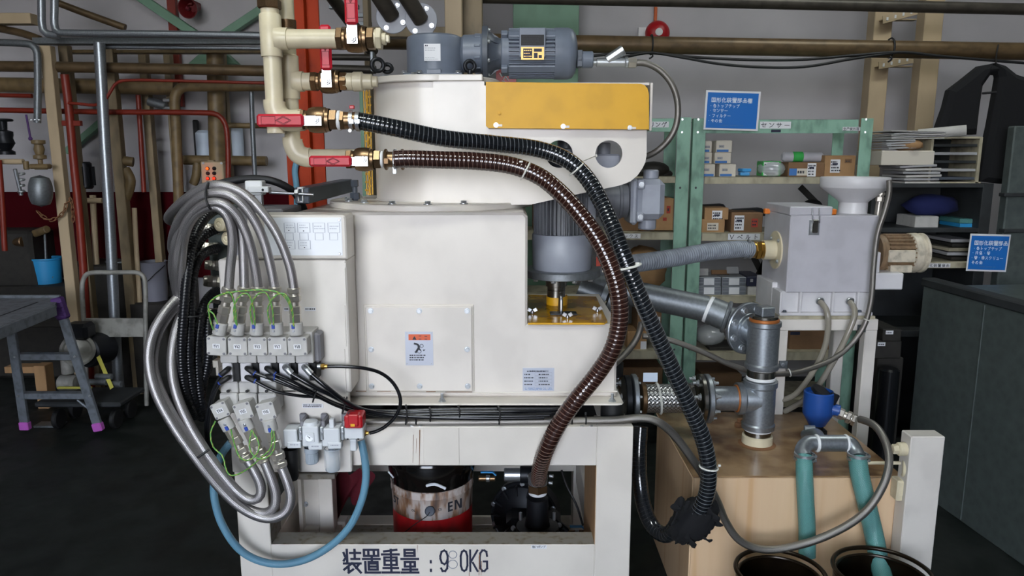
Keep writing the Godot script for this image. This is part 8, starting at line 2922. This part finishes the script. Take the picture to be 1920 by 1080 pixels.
func pipe_rack() -> void:
	far_rack = true
	upright(80, 100, 150, 3.6, 0.055, M.old_cream_light, "nearest pale rack post, left of the red riser", 85)
	upright(114, 131, 150, 4.0, 0.06, M.old_cream, "pale rack post directly behind the red riser", 84)
	upright(196, 215, 150, 4.2, 0.06, M.old_cream, "pale rack post right of the galvanised riser", 80)
	upright(262, 276, 150, 4.6, 0.06, M.old_cream, "pale rack post in front of the red dado", 95)
	upright(309, 321, 150, 4.7, 0.06, M.old_cream, "thin pale rack post left of the bent cream pipe", 95)
	upright(410, 421, 120, 4.75, 0.05, M.old_cream, "pale rack post just right of the control box", 95)
	upright(392, 404, 345, 4.31, 0.05, M.old_cream, "short rack post carrying the control box", 300)
	# cross members
	for e in [[60, 500, 70, 82, 3.62, "grey steel cross beam under the bright pipe", "galvanised_dull"], [110, 500, 93, 99, 4.25, "tan cross beam under the grey one", "old_cream_pipe"], [40, 130, 24, 44, 3.7, "short pale beam end at the top left corner", "old_cream_light"]]:
		var s := Shape.new()
		pbox(s, e[0] if e[0] != 40 else -60, e[2], e[1] if e[0] != 40 else 57, e[3], e[4], 0.08, 0.002)
		solo("cross_beam", s, M[e[6]], e[5], "beam", "", "thing")
	var s := Shape.new()
	for e in [[-10, 118, 82, 130], [-10, 155, 80, 0]]:
		pass
	run("rack_pipe", [72 + 30, -60, 3.3, 102, 20, 3.3, 102, 46, 3.3, 108, 60, 3.3, 122, 62, 3.3, 300, 64, 3.3, 500, 67, 3.3], 7, M.galvanised, "bright galvanised pipe with an elbow running along the rack's top")
	run("rack_pipe", [77, -60, 3.35, 78, 20, 3.35, 79, 48, 3.35, 85, 62, 3.35, 110, 66, 3.36], 7, M.galvanised, "bright galvanised pipe dropping in the top left corner")
	run("rack_pipe", [-20, 79, 3.5, 50, 82, 3.5, 62, 86, 3.5, 70, 100, 3.5, 70, 230, 3.5], 6.5, M.galvanised_dull, "galvanised pipe bending down left of the nearest post")
	run("rack_pipe", [-20, 124, 3.75, 200, 127, 3.75, 500, 133, 3.75], 10, M.brown_pipe, "long brown pipe along the rack above the red cable")
	run("rack_pipe", [190, 88, 3.7, 500, 91, 3.7], 3.5, M.galvanised, "thin bright pipe below the grey cross beam")
	run("rack_pipe", [-20, 159, 4.4, 330, 164, 4.4], 14, M.old_cream_pipe, "thick tan pipe behind the posts below the brown one")
	run("rack_pipe", [105, 4, 4.1, 160, 25, 4.15, 235, 52, 4.2], 6.5, M.brown_pipe, "brown pipe slanting down to the right at the top left")
	run("rack_pipe", [-20, 50, 3.9, 40, 62, 3.85, 75, 74, 3.8], 7, M.brown_pipe, "brown pipe slanting behind the dropping pipe at the left edge")
	run("rack_pipe", [186, 80, 3.5, 190, 150, 3.5, 196, 260, 3.5, 206, 420, 3.5, 215, 600, 3.5, 224, 740, 3.5], 10, M.galvanised, "tall galvanised riser before the rack")
	run("rack_pipe", [500, 161, 4.1, 440, 162, 4.1, 370, 162, 4.1, 345, 163, 4.1, 332, 172, 4.1, 328, 188, 4.1, 331, 260, 4.1, 336, 400, 4.1, 340, 520, 4.1, 356, 820, 4.1], 9.5, M.old_cream_pipe, "cream pipe bending down left of the control box")
	run("rack_pipe", [404, 100, 4.5, 407, 240, 4.5, 410, 320, 4.5, 425, 700, 4.5, 436, 860, 4.5], 16, M.old_cream_pipe, "thick cream riser above the control box")
	run("rack_pipe", [408, 235, 4.5, 500, 236, 4.5], 5, M.old_cream_pipe, "short cream pipe stub beside the red bend")
	run("rack_pipe", [471, 162, 4.15, 474, 250, 4.15, 478, 330, 4.15, 505, 820, 4.15], 4.5, M.galvanised_dull, "thin grey riser left of the front cream riser")
	run("rack_pipe", [345, 300, 4.57, 500, 302, 4.57], 9, M.old_cream_pipe, "horizontal cream pipe behind the control box")
	run("rack_pipe", [370, 300, 4.57, 368, 330, 4.57, 362, 345, 4.57], 8, M.old_cream_pipe, "short cream elbow left of the control box")
	for e in [[235, 318, 245, 340, 236, 372], [224, 300, 236, 302, 250, 304]]:
		s = Shape.new()
		s.tube(path([e[0], e[1], 4.3, e[2], e[3], 4.28, e[4], e[5], 4.3], 0.02), px(330, 4.3, 9), 14)
		solo("lagged_bend", s, M.old_cream_pipe, "cream lagged pipe bend right of the galvanised riser, " + ("vertical piece" if e[0] == 235 else "upper piece"), "pipe")
	run("rack_pipe", [152, 376, 4.2, 192, 376, 4.2], 5, M.old_cream_light, "short white pipe crossing behind the galvanised riser")
	run("rack_pipe", [174, 366, 4.25, 180, 480, 4.25, 200, 780, 4.25], 5.5, M.old_cream_light, "white upright pipe left of the galvanised riser")
	run("rack_pipe", [252, 390, 4.3, 256, 470, 4.3, 261, 545, 4.3, 275, 780, 4.3], 4.5, M.old_cream_light, "thin white upright pipe below the lagged bend")
	# red pipes
	run("red_pipe", [121, 140, 3.55, 129, 200, 3.55, 137, 290, 3.55, 150, 420, 3.55, 160, 560, 3.55, 172, 740, 3.55], 7.5, M.red_pipe, "thick red riser right of the nearest post")
	run("red_pipe", [128, 193, 3.5, 150, 195, 3.5, 176, 197, 3.5, 194, 191, 3.5, 207, 172, 3.5, 218, 156, 3.5, 232, 151, 3.5, 300, 151, 3.5, 500, 156, 3.5], 2.8, M.red_pipe, "thin red line stepping up and running along the rack")
	run("red_pipe", [-20, 206, 3.95, 200, 210, 3.95, 395, 212, 3.95, 412, 218, 3.95, 422, 232, 3.95, 426, 252, 3.95, 428, 300, 3.95, 428, 340, 3.95], 5, M.red_pipe, "red pipe bending down beside the control box")
	run("red_pipe", [-20, 178, 4.2, 60, 180, 4.2], 4, M.red_pipe, "short red pipe at the left edge above the valve")
	run("red_pipe", [259, 178, 4.4, 264, 260, 4.4, 270, 360, 4.4], 4.5, M.red_pipe, "slim red riser before the red dado")
	run("red_pipe", [-2, 300, 3.3, 4, 380, 3.3, 9, 470, 3.3], 5, M.red_pipe, "bright red riser at the left edge")
	run("red_pipe", [60, 600, 4.4, 165, 588, 4.4], 3.5, M.red_pipe, "red pipe near the floor behind the step")
	s = Shape.new()
	pbox(s, 115, 226, 150, 236, 3.53, 0.03, 0.002)
	solo("pipe_bracket", s, M.red_pipe, "red flat bracket clasping the thick red riser", "bracket")
	# wall things
	for e in [[262, -6, 345, 50, 16, "green brace slanting down to the right below the ceiling"], [492, 18, 438, 54, 15, "green brace slanting left beside the cream riser"], [146, 268, 188, 232, 12, "dark green brace behind the red riser"]]:
		s = Shape.new()
		var a := at(e[0], e[1], 5.22)
		var b := at(e[2], e[3], 5.22)
		s.box((a + b) / 2, Vector3(px(50, 5.2, e[4]), a.distance_to(b) + 0.2, 0.06), 0.003, facing(b - a))
		solo("wall_brace", s, M.green_steel, e[5], "brace")
	s = Shape.new()
	var pg := PackedVector2Array()
	for e in [[352, 120], [376, 98], [420, 98], [444, 120]]:
		var p := at(e[0], e[1], 5.2)
		pg.append(Vector2(p.x, p.y))
	s.prism(pg, Transform3D(Basis(), Vector3(0, 0, -5.2)), 0.1, 0.003)
	solo("gusset_plate", s, M.green_steel, "green gusset plate behind the rack's pipes", "plate")
	s = Shape.new()
	pbox(s, 317, -60, 333, 200, 5.24, 0.04, 0.003)
	solo("wall_conduit", s, M.red_pipe, "red vertical strip on the wall beside the horn", "conduit")
	var t := thing("horn_speaker", "dark red round horn speaker on the wall at the top left", "speaker", at(352, 32, 5.15))
	s = Shape.new()
	s.lathe(at(352, 15, 5.1), Vector3(-0.1, -0.2, 1), [Vector2(0.02, -0.14), Vector2(0.03, -0.09), Vector2(0.062, 0.0), Vector2(0.066, 0.004), Vector2(0.06, 0.004), Vector2(0.025, -0.07), Vector2(0, -0.07)], 28)
	s.box(at(362, 8, 5.22), Vector3(0.05, 0.04, 0.14), 0.005)
	part("horn", s, M.horn_red, t)
	s = Shape.new()
	s.ball(at(352, 16, 5.15), 0.016, 10)
	part("driver_tip", s, M.cloth_red, t)
	# valves and vessels
	t = thing("bypass_valve", "old cream bolted valve body between the bright pipe and the hanging flask", "valve", at(72, 320, 3.5))
	s = Shape.new()
	var vx := at(70, 250, 3.5)
	s.lathe(Vector3(vx.x, at(0, 318, 3.5).y, vx.z), Vector3.UP, [Vector2(0, 0), Vector2(0.035, 0), Vector2(0.035, 0.01), Vector2(0.014, 0.012), Vector2(0.014, 0.06), Vector2(0.036, 0.065), Vector2(0.036, 0.085), Vector2(0.022, 0.09), Vector2(0.03, 0.12), Vector2(0.022, 0.15), Vector2(0.038, 0.155), Vector2(0.038, 0.175), Vector2(0, 0.178)], 24)
	part("body", s, M.old_cream_pipe, t)
	for k in 4:
		bolt(t, Vector3(vx.x + [-0.026, 0.026, -0.01, 0.012][k], at(0, 226, 3.5).y, vx.z + [0.01, 0.012, 0.028, 0.028][k]), Vector3.UP, 0.008)
	s = Shape.new()
	s.tube(PackedVector3Array([at(49, 215, 3.46), at(57, 258, 3.46)]), 0.006, 8)
	s.ball(at(57, 260, 3.46), 0.012, 10)
	part("lever", s, M.purple_rubber, t)
	run("rack_pipe", [-20, 303, 3.4, 44, 303, 3.4], 5, M.old_cream_light, "short pale pipe at the left edge leading to the flask")
	t = thing("hanging_flask", "dull grey rounded metal flask hanging left of the nearest rack post", "flask", at(76, 396, 3.35))
	s = Shape.new()
	var hb := at(76, 358, 3.35)
	var fl := []
	for i in 13:
		var f := float(i) / 12
		fl.append(Vector2(0.066 * pow(maxf(0.0, sin(PI * lerpf(0.04, 0.96, f))), 0.32), (f - 0.5) * 0.19))
	fl[0].x = 0.0
	fl[12].x = 0.0
	s.lathe(hb, Vector3(0.06, 1, 0), fl, 28)
	part("shell", s, M.galvanised_dull, t)
	s = Shape.new()
	s.box(at(76, 312, 3.35), Vector3(0.11, 0.03, 0.06), 0.008)
	s.rod(at(50, 318, 3.35), Vector3.UP, 0.016, 0.05, 0.003)
	part("neck_clamp", s, M.old_cream_pipe, t)
	s = Shape.new()
	for k in 4:
		s.torus(at(40, 326 + k * 11, 3.36), Vector3(0, 1, 0.2), 0.016, 0.006, 18, 6)
	s.rod(at(40, 366, 3.36), Vector3(0, 1, 0.2), 0.011, 0.16, 0.001)
	solo("coil_fitting", s, M.zinc, "bright coiled fitting left of the hanging flask", "fitting")
	t = thing("gate_valve", "black cast gate valve at the left edge below the red pipe", "valve", at(12, 300, 3.8))
	s = Shape.new()
	var gv := at(12, 290, 3.8)
	s.lathe(gv, Vector3.UP, [Vector2(0, 0), Vector2(0.05, 0), Vector2(0.05, 0.02), Vector2(0.03, 0.03), Vector2(0.055, 0.07), Vector2(0.045, 0.1), Vector2(0.05, 0.12), Vector2(0.05, 0.14), Vector2(0.02, 0.15), Vector2(0.025, 0.2), Vector2(0, 0.2)], 24)
	part("body", s, M.iron_black, t)
	s = Shape.new()
	s.torus(gv + Vector3(0, 0.21, 0), Vector3.UP, 0.05, 0.008, 24, 8)
	part("hand_wheel", s, M.iron_black, t)
	# chain
	t = thing("chain", "rusty brown chain slung from the nearest post to the red riser", "chain", at(105, 420, 3.5))
	var cp := path([74, 400, 3.36, 92, 412, 3.44, 108, 408, 3.5, 120, 396, 3.52, 131, 376, 3.53, 136, 392, 3.52, 137, 420, 3.52], 0.004)
	var n := 0
	for i in range(0, cp.size() - 8, 7):
		s = Shape.new()
		var dir := (cp[i + 7] - cp[i]).normalized()
		var flat := Vector3.BACK if n % 2 else dir.cross(Vector3.BACK)
		var w := dir.cross(flat).normalized()
		var q := PackedVector3Array()
		for k in 13:
			var a := TAU * k / 12
			q.append(cp[i] + dir * cos(a) * 0.021 + w * sin(a) * 0.0095)
		s.tube(q, 0.0034, 6, false)
		part("link", s, M.rust, t)
		n += 1
	# control box with lamps
	t = thing("lamp_box", "cream control box with glowing red and amber lamps on the rack", "control box", at(398, 352, 4.2))
	s = Shape.new()
	pbox(s, 377, 303, 419, 356, 4.2, 0.1, 0.006)
	part("body", s, M.old_cream_light, t)
	for e in [[389.5, 316, "lamp_amber"], [402, 316, ""], [390, 325, ""], [402, 325, ""], [390, 334.5, "lamp_red"], [402, 334.5, "lamp_red"], [390, 343, ""], [402, 343, ""]]:
		s = Shape.new()
		var a := at(e[0], e[1], 4.2)
		s.lathe(a, Vector3.BACK, [Vector2(0.0125, 0), Vector2(0.0125, 0.006), Vector2(0.0095, 0.008)], 20)
		part("bezel", s, M.black_plate, t)
		s = Shape.new()
		s.lathe(a, Vector3.BACK, [Vector2(0.0095, 0.004), Vector2(0.009, 0.012), Vector2(0.005, 0.016), Vector2(0, 0.017)], 18)
		part("lamp_lens", s, M[e[2]] if e[2] else M.black_plate, t)
		if e[2]:
			var l := OmniLight3D.new()
			l.name = "lamp_light"
			l.position = a + Vector3(0, 0, 0.03)
			l.light_color = Color(1, 0.2, 0.08)
			l.light_energy = 0.0002
			l.light_size = 0.01
			l.omni_range = 4.0
			l.omni_attenuation = 2.0
			l.shadow_enabled = true
			add_child(l)
	for e in [[381, 306], [415, 306]]:
		bolt(t, at(e[0], e[1], 4.2), Vector3.BACK, 0.006)
	# odd stock on and behind the rack
	t = thing("plastic_drum", "pale blue plastic drum behind the rack right of the thick cream riser", "drum", at(440, 300, 4.9))
	s = Shape.new()
	s.rod(at(443, 300, 5.2), Vector3.UP, 0.055, 0.24, 0.02)
	part("shell", s, M.print_white, t)
	s = Shape.new()
	pbox(s, 350, 300, 480, 304, 4.78, 0.17, 0.002)
	solo("wall_shelf", s, M.old_cream_pipe, "tan wall shelf behind the rack carrying two pale plastic drums", "shelf")
	t = thing("plastic_drum", "pale plastic drum behind the rack left of the thick cream riser", "drum", at(385, 300, 4.9))
	s = Shape.new()
	s.rod(at(384, 300, 5.2), Vector3.UP, 0.05, 0.2, 0.02)
	part("shell", s, M.print_white, t)
	s = Shape.new()
	s.box(at(369, 260, 5.22), Vector3(0.035, 0.25, 0.03), 0.006)
	solo("dark_strap", s, M.rubber, "dark strap hanging left of the pale plastic drum", "strap")
	t = thing("cylinder_valve", "silver pneumatic cylinder on the wall left of the cream bent pipe", "cylinder", at(295, 210, 4.6))
	s = Shape.new()
	s.rod(at(278, 190, 4.6), Vector3(1, -0.25, 0), 0.028, 0.12, 0.004)
	part("barrel", s, M.galvanised_dull, t)
	for e in [[306, 188], [306, 203]]:
		s = Shape.new()
		s.rod(at(e[0], e[1], 4.58), Vector3.RIGHT, 0.012, 0.05, 0.002, 12)
		part("port_fitting", s, M.zinc, t)
	t = thing("black_motor", "small black finned motor left of the galvanised riser", "motor", at(163, 355, 4.2))
	s = Shape.new()
	s.rod(at(163, 354, 4.2), Vector3.UP, px(330, 4.2, 12), px(330, 4.2, 50), 0.01, 24)
	part("barrel", s, M.iron_black, t)
	for i in 8:
		s = Shape.new()
		var g := TAU * i / 8
		s.box(at(163, 330, 4.2) + Vector3(sin(g), 0, cos(g)) * px(330, 4.2, 12.5), Vector3(0.004, 0.12, 0.012), 0.0, Basis(Vector3.UP, g))
		part("cooling_fin", s, M.iron_black, t)
	t = thing("blue_bucket", "light blue plastic tub behind the step's deck", "tub", at(90, 530, 4.6))
	s = Shape.new()
	var bc := at(90, 530, 4.6)
	s.lathe(bc, Vector3.UP, [Vector2(0, 0), Vector2(0.085, 0), Vector2(0.1, 0.16), Vector2(0.106, 0.165), Vector2(0.106, 0.175), Vector2(0.094, 0.172), Vector2(0.08, 0.01), Vector2(0, 0.01)], 32)
	part("shell", s, M.bucket_blue, t)
	s = Shape.new()
	s.box(bc + Vector3(0, -0.14, 0), Vector3(0.5, 0.28, 0.3), 0.006)
	solo("machine_plinth", s, M.dark_stuff, "dark machine base carrying the light blue tub", "machine")
	s = Shape.new()
	s.box(at(40, 470, 4.7) + Vector3(0, -0.1, 0), Vector3(0.34, 0.5, 0.3), 0.02)
	solo("pump_unit", s, M.dark_stuff, "dark greasy pump body at the left edge behind the deck", "machine")
	for i in 2:
		s = Shape.new()
		s.rod(at([15, 60, 45][i], [455, 440, 490][i], [4.5, 4.5, 4.54][i]), Vector3(1, [0.1, 0.3, 0.0][i], 0.4), [0.035, 0.025, 0.03][i], 0.16, 0.004)
		solo("pump_fitting", s, [M.bronze_old, M.old_cream_pipe, M.rust][i], ["dull bronze", "tan", "rusty"][i] + " fitting on the greasy pump body", "fitting")
	s = Shape.new()
	s.tube(path([84, 430, 4.46, 86, 480, 4.46, 90, 515, 4.47, 100, 520, 4.485], 0.02), 0.009, 8)
	solo("grey_hose", s, M.galvanised_dull, "thin grey hose hanging before the blue tub", "hose")
	t = thing("grey_bin", "pale grey plastic bin with wire handle behind the hand trolley", "bin", at(293, 562, 4.5))
	s = Shape.new()
	var gb := at(292, 562, 4.5)
	s.lathe(gb, Vector3.UP, [Vector2(0, 0), Vector2(0.078, 0), Vector2(0.09, 0.26), Vector2(0.094, 0.265), Vector2(0.084, 0.265), Vector2(0.075, 0.01), Vector2(0, 0.01)], 32)
	part("shell", s, M.bin_grey, t)
	s = Shape.new()
	s.tube(path([gb + Vector3(-0.09, 0.24, 0.02), gb + Vector3(-0.02, 0.14, 0.1), gb + Vector3(0.06, 0.2, 0.08), gb + Vector3(0.09, 0.24, 0.02)], 0.02), 0.003, 6)
	part("wire_handle", s, M.rubber, t)
	s = Shape.new()
	s.box(gb + Vector3(0.0, -gb.y / 2, 0), Vector3(0.24, gb.y, 0.26), 0.01)
	solo("low_cabinet", s, M.dark_stuff, "low dark cabinet under the pale grey bin", "cabinet")
	t = thing("drum_lid", "dark round drum with a grey lid behind the galvanised riser", "drum", at(200, 530, 4.7))
	s = Shape.new()
	s.rod(Vector3(at(200, 500, 5.05).x, 0, -5.05), Vector3.UP, 0.2, at(200, 488, 4.7).y, 0.01, 36)
	part("shell", s, M.dark_stuff, t)
	s = Shape.new()
	s.rod(Vector3(at(222, 490, 5.0).x, at(200, 488, 4.7).y, -5.0), Vector3.UP, 0.08, 0.012, 0.003, 30)
	part("lid", s, M.galvanised_dull, t)
	s = Shape.new()
	s.box(Vector3(at(200, 600, 5.2).x, 0.2, -5.275), Vector3(2.2, 0.4, 0.05), 0.02)
	solo("dark_plinth", s, M.dark_stuff, "long dark plinth along the foot of the rack", "plinth")
	# step platform
	far_rack = false
	var d := 4.1
	t = thing("step_platform", "grey aluminium work step with purple corner caps and pink feet at the left", "step", at(110, 805, d))
	var deck := at(108, 562, d).y
	var c0 := on_level(112, 558, deck)
	var c1 := on_level(102, 572, deck)
	var dir := (on_level(0, 612, deck) - c1).normalized()
	s = Shape.new()
	var q0 := c1
	var q1 := c1 + dir * 1.2
	var r1 := c0 + Vector3(-1.6, 0, 0) + dir * 0.2
	var pl := PackedVector2Array([Vector2(c0.x, -c0.z), Vector2(c1.x, -c1.z), Vector2(q1.x, -q1.z), Vector2(r1.x, -r1.z)])
	s.prism(pl, Transform3D(Basis(Vector3.RIGHT, Vector3.FORWARD, Vector3.UP), Vector3(0, deck, 0)), 0.028, 0.002)
	part("deck", s, M.step_alu, t)
	s = Shape.new()
	s.box((q0 + q1) / 2 + Vector3(0, -0.03, 0), Vector3(0.02, 0.055, q0.distance_to(q1)), 0.003, Basis.looking_at(q1 - q0))
	s.box(c0 + Vector3(-0.5, 0.004, -0.005), Vector3(1.0, 0.02, 0.02), 0.002)
	part("edge_rail", s, M.step_alu, t)
	s = Shape.new()
	s.box(q0.lerp(q1, 0.5) + Vector3(-0.14, 0.001, -0.08), Vector3(0.008, 0.002, q0.distance_to(q1)), 0.0, Basis.looking_at(q1 - q0))
	part("deck_groove", s, M.print_dark, t)
	var legs := [[20, 612, 47, 798], [112, 575, 184, 800]]
	for e in legs:
		s = Shape.new()
		var a := at(e[0], e[1], d - 0.03)
		var b := at(e[2], e[3], d)
		s.box((a + b) / 2, Vector3(0.05, a.distance_to(b), 0.024), 0.003, Basis(Vector3.BACK.cross(b - a).normalized(), -(b - a).normalized(), Vector3.BACK))
		part("leg", s, M.step_alu, t)
		s = Shape.new()
		s.box(b + Vector3(0, 0.0, 0), Vector3(0.055, 0.05, 0.04), 0.006, Basis(Vector3.BACK.cross(b - a).normalized(), -(b - a).normalized(), Vector3.BACK))
		part("foot", s, M.pink_rubber, t)
	for e in [[30, 664, 137, 676], [36, 738, 165, 749]]:
		s = Shape.new()
		pbox(s, e[0], e[1], e[2], e[3], d - 0.015, 0.05, 0.003)
		part("rung", s, M.step_alu, t)
		for x in [e[0] - 2, e[2] + 3]:
			bolt(t, at(x, (e[1] + e[3]) / 2.0 - 1, d - 0.03), Vector3.BACK, 0.006)
	s = Shape.new()
	s.tube(PackedVector3Array([at(145, 750, d), at(168, 768, d)]), 0.006, 8)
	part("stay", s, M.step_alu, t)
	s = Shape.new()
	var ka := at(106, 558, d - 0.04)
	var kb := at(120, 598, d - 0.04)
	s.box((ka + kb) / 2, Vector3(0.06, ka.distance_to(kb), 0.05), 0.008, Basis(Vector3.BACK.cross(kb - ka).normalized(), -(kb - ka).normalized(), Vector3.BACK))
	for i in 4:
		s.box(ka.lerp(kb, 0.2 + 0.22 * i) + Vector3(0, 0, 0.024), Vector3(0.062, 0.006, 0.008), 0.001)
	part("corner_cap", s, M.purple_rubber, t)
	# hand trolley with a pump
	d = 4.47
	t = thing("hand_trolley", "grey hand trolley with a bent tube handle, standing right of the step", "trolley", at(212, 800, d + 0.2))
	s = Shape.new()
	s.tube(path([163, 760, d, 161, 690, d, 157, 600, d, 154, 540, d, 158, 520, d, 168, 512, d, 215, 511, d, 256, 511, d, 267, 516, d, 272, 530, d, 273, 600, d, 274, 690, d, 275, 760, d], 0.02), px(600, d, 4.2), 12)
	part("handle", s, M.trolley_grey, t)
	s = Shape.new()
	pbox(s, 160, 597, 272, 632, d - 0.005, 0.012, 0.002)
	part("handle_plate", s, M.trolley_grey, t)
	s = Shape.new()
	var tx := at(218, 750, d).x
	s.box(Vector3(tx - 0.06, 0.17, -d + 0.16), Vector3(0.5, 0.03, 0.3), 0.008)
	part("platform", s, M.machine_dark, t)
	for e in [[-0.24, 0.23], [0.1, 0.23], [-0.24, 0.06], [0.1, 0.06]]:
		s = Shape.new()
		s.rod(Vector3(tx + e[0], 0.06, -d + e[1]), Vector3.RIGHT, 0.06, 0.03, 0.006)
		part("wheel", s, M.rubber, t)
	t = thing("spare_pump", "grimy spare pump with round volute and pipe stubs on the hand trolley", "pump", Vector3(at(150, 720, d - 0.2).x, 0.185, -d + 0.2))
	s = Shape.new()
	s.lathe(at(146, 656, d - 0.15), Vector3(0.5, 0.1, 1), [Vector2(0, -0.06), Vector2(0.085, -0.06), Vector2(0.095, -0.04), Vector2(0.095, 0.02), Vector2(0.08, 0.03), Vector2(0.07, 0.02), Vector2(0.03, 0.035), Vector2(0, 0.035)], 32)
	part("volute", s, M.trolley_grey, t)
	s = Shape.new()
	s.rod(at(128, 700, d - 0.15), Vector3.UP, 0.035, 0.12, 0.004)
	s.rod(at(112, 718, d - 0.15), Vector3.RIGHT, 0.05, 0.1, 0.01)
	part("pump_foot", s, M.trolley_grey, t)
	s = Shape.new()
	s.box(at(150, 620, d - 0.12), Vector3(0.14, 0.1, 0.12), 0.02)
	s.rod(at(160, 660, d - 0.1), Vector3(0.3, 0, -1), 0.1, 0.16, 0.01)
	part("pump_motor", s, M.iron_black, t)
	for e in [[165, 716, 0.12], [210, 720, 0.06], [180, 706, 0.1]]:
		s = Shape.new()
		s.rod(at(e[0], e[1], d - 0.2), Vector3(1, 0.02, 0.1), 0.018, e[2], 0.002)
		part("pipe_stub", s, M.galvanised_dull, t)
	s = Shape.new()
	var ya := at(184, 668, d - 0.15)
	var yb := at(210, 728, d - 0.25)
	s.box((ya + yb) / 2, Vector3(0.025, ya.distance_to(yb), 0.003), 0.0, Basis(Vector3.BACK.cross(yb - ya).normalized(), -(yb - ya).normalized(), Vector3.BACK))
	s.box(at(140, 727, d - 0.22), Vector3(0.2, 0.012, 0.02), 0.002)
	part("yellow_strap", s, M.strap_yellow, t)
	# timber
	s = Shape.new()
	pbox(s, 68, 686, 89, 788, d + 0.12, 0.09, 0.003)
	solo("timber_post", s, M.wood, "short upright timber post between the step's legs", "timber")
	s = Shape.new()
	pbox(s, 8, 688, 68, 700, d + 0.14, 0.09, 0.003)
	solo("timber_plank", s, M.wood, "pale timber plank end left of the upright timber", "timber")
	s = Shape.new()
	s.box(on_level(95, 796, 0.006), Vector3(0.16, 0.012, 0.08), 0.002)
	solo("steel_plate", s, M.galvanised_dull, "thin steel plate on the floor under the step", "plate")


func _ready() -> void:
	world_and_materials()
	room()
	stand()
	separator()
	gear_motor()
	drive_motor()
	cabinet()
	tank()
	hopper()
	shelves()
	pipe_rack()
	overhead()
	pipework()
	tank_pipes()
	under_stand()
	service_unit()
	valves()
	hoses()
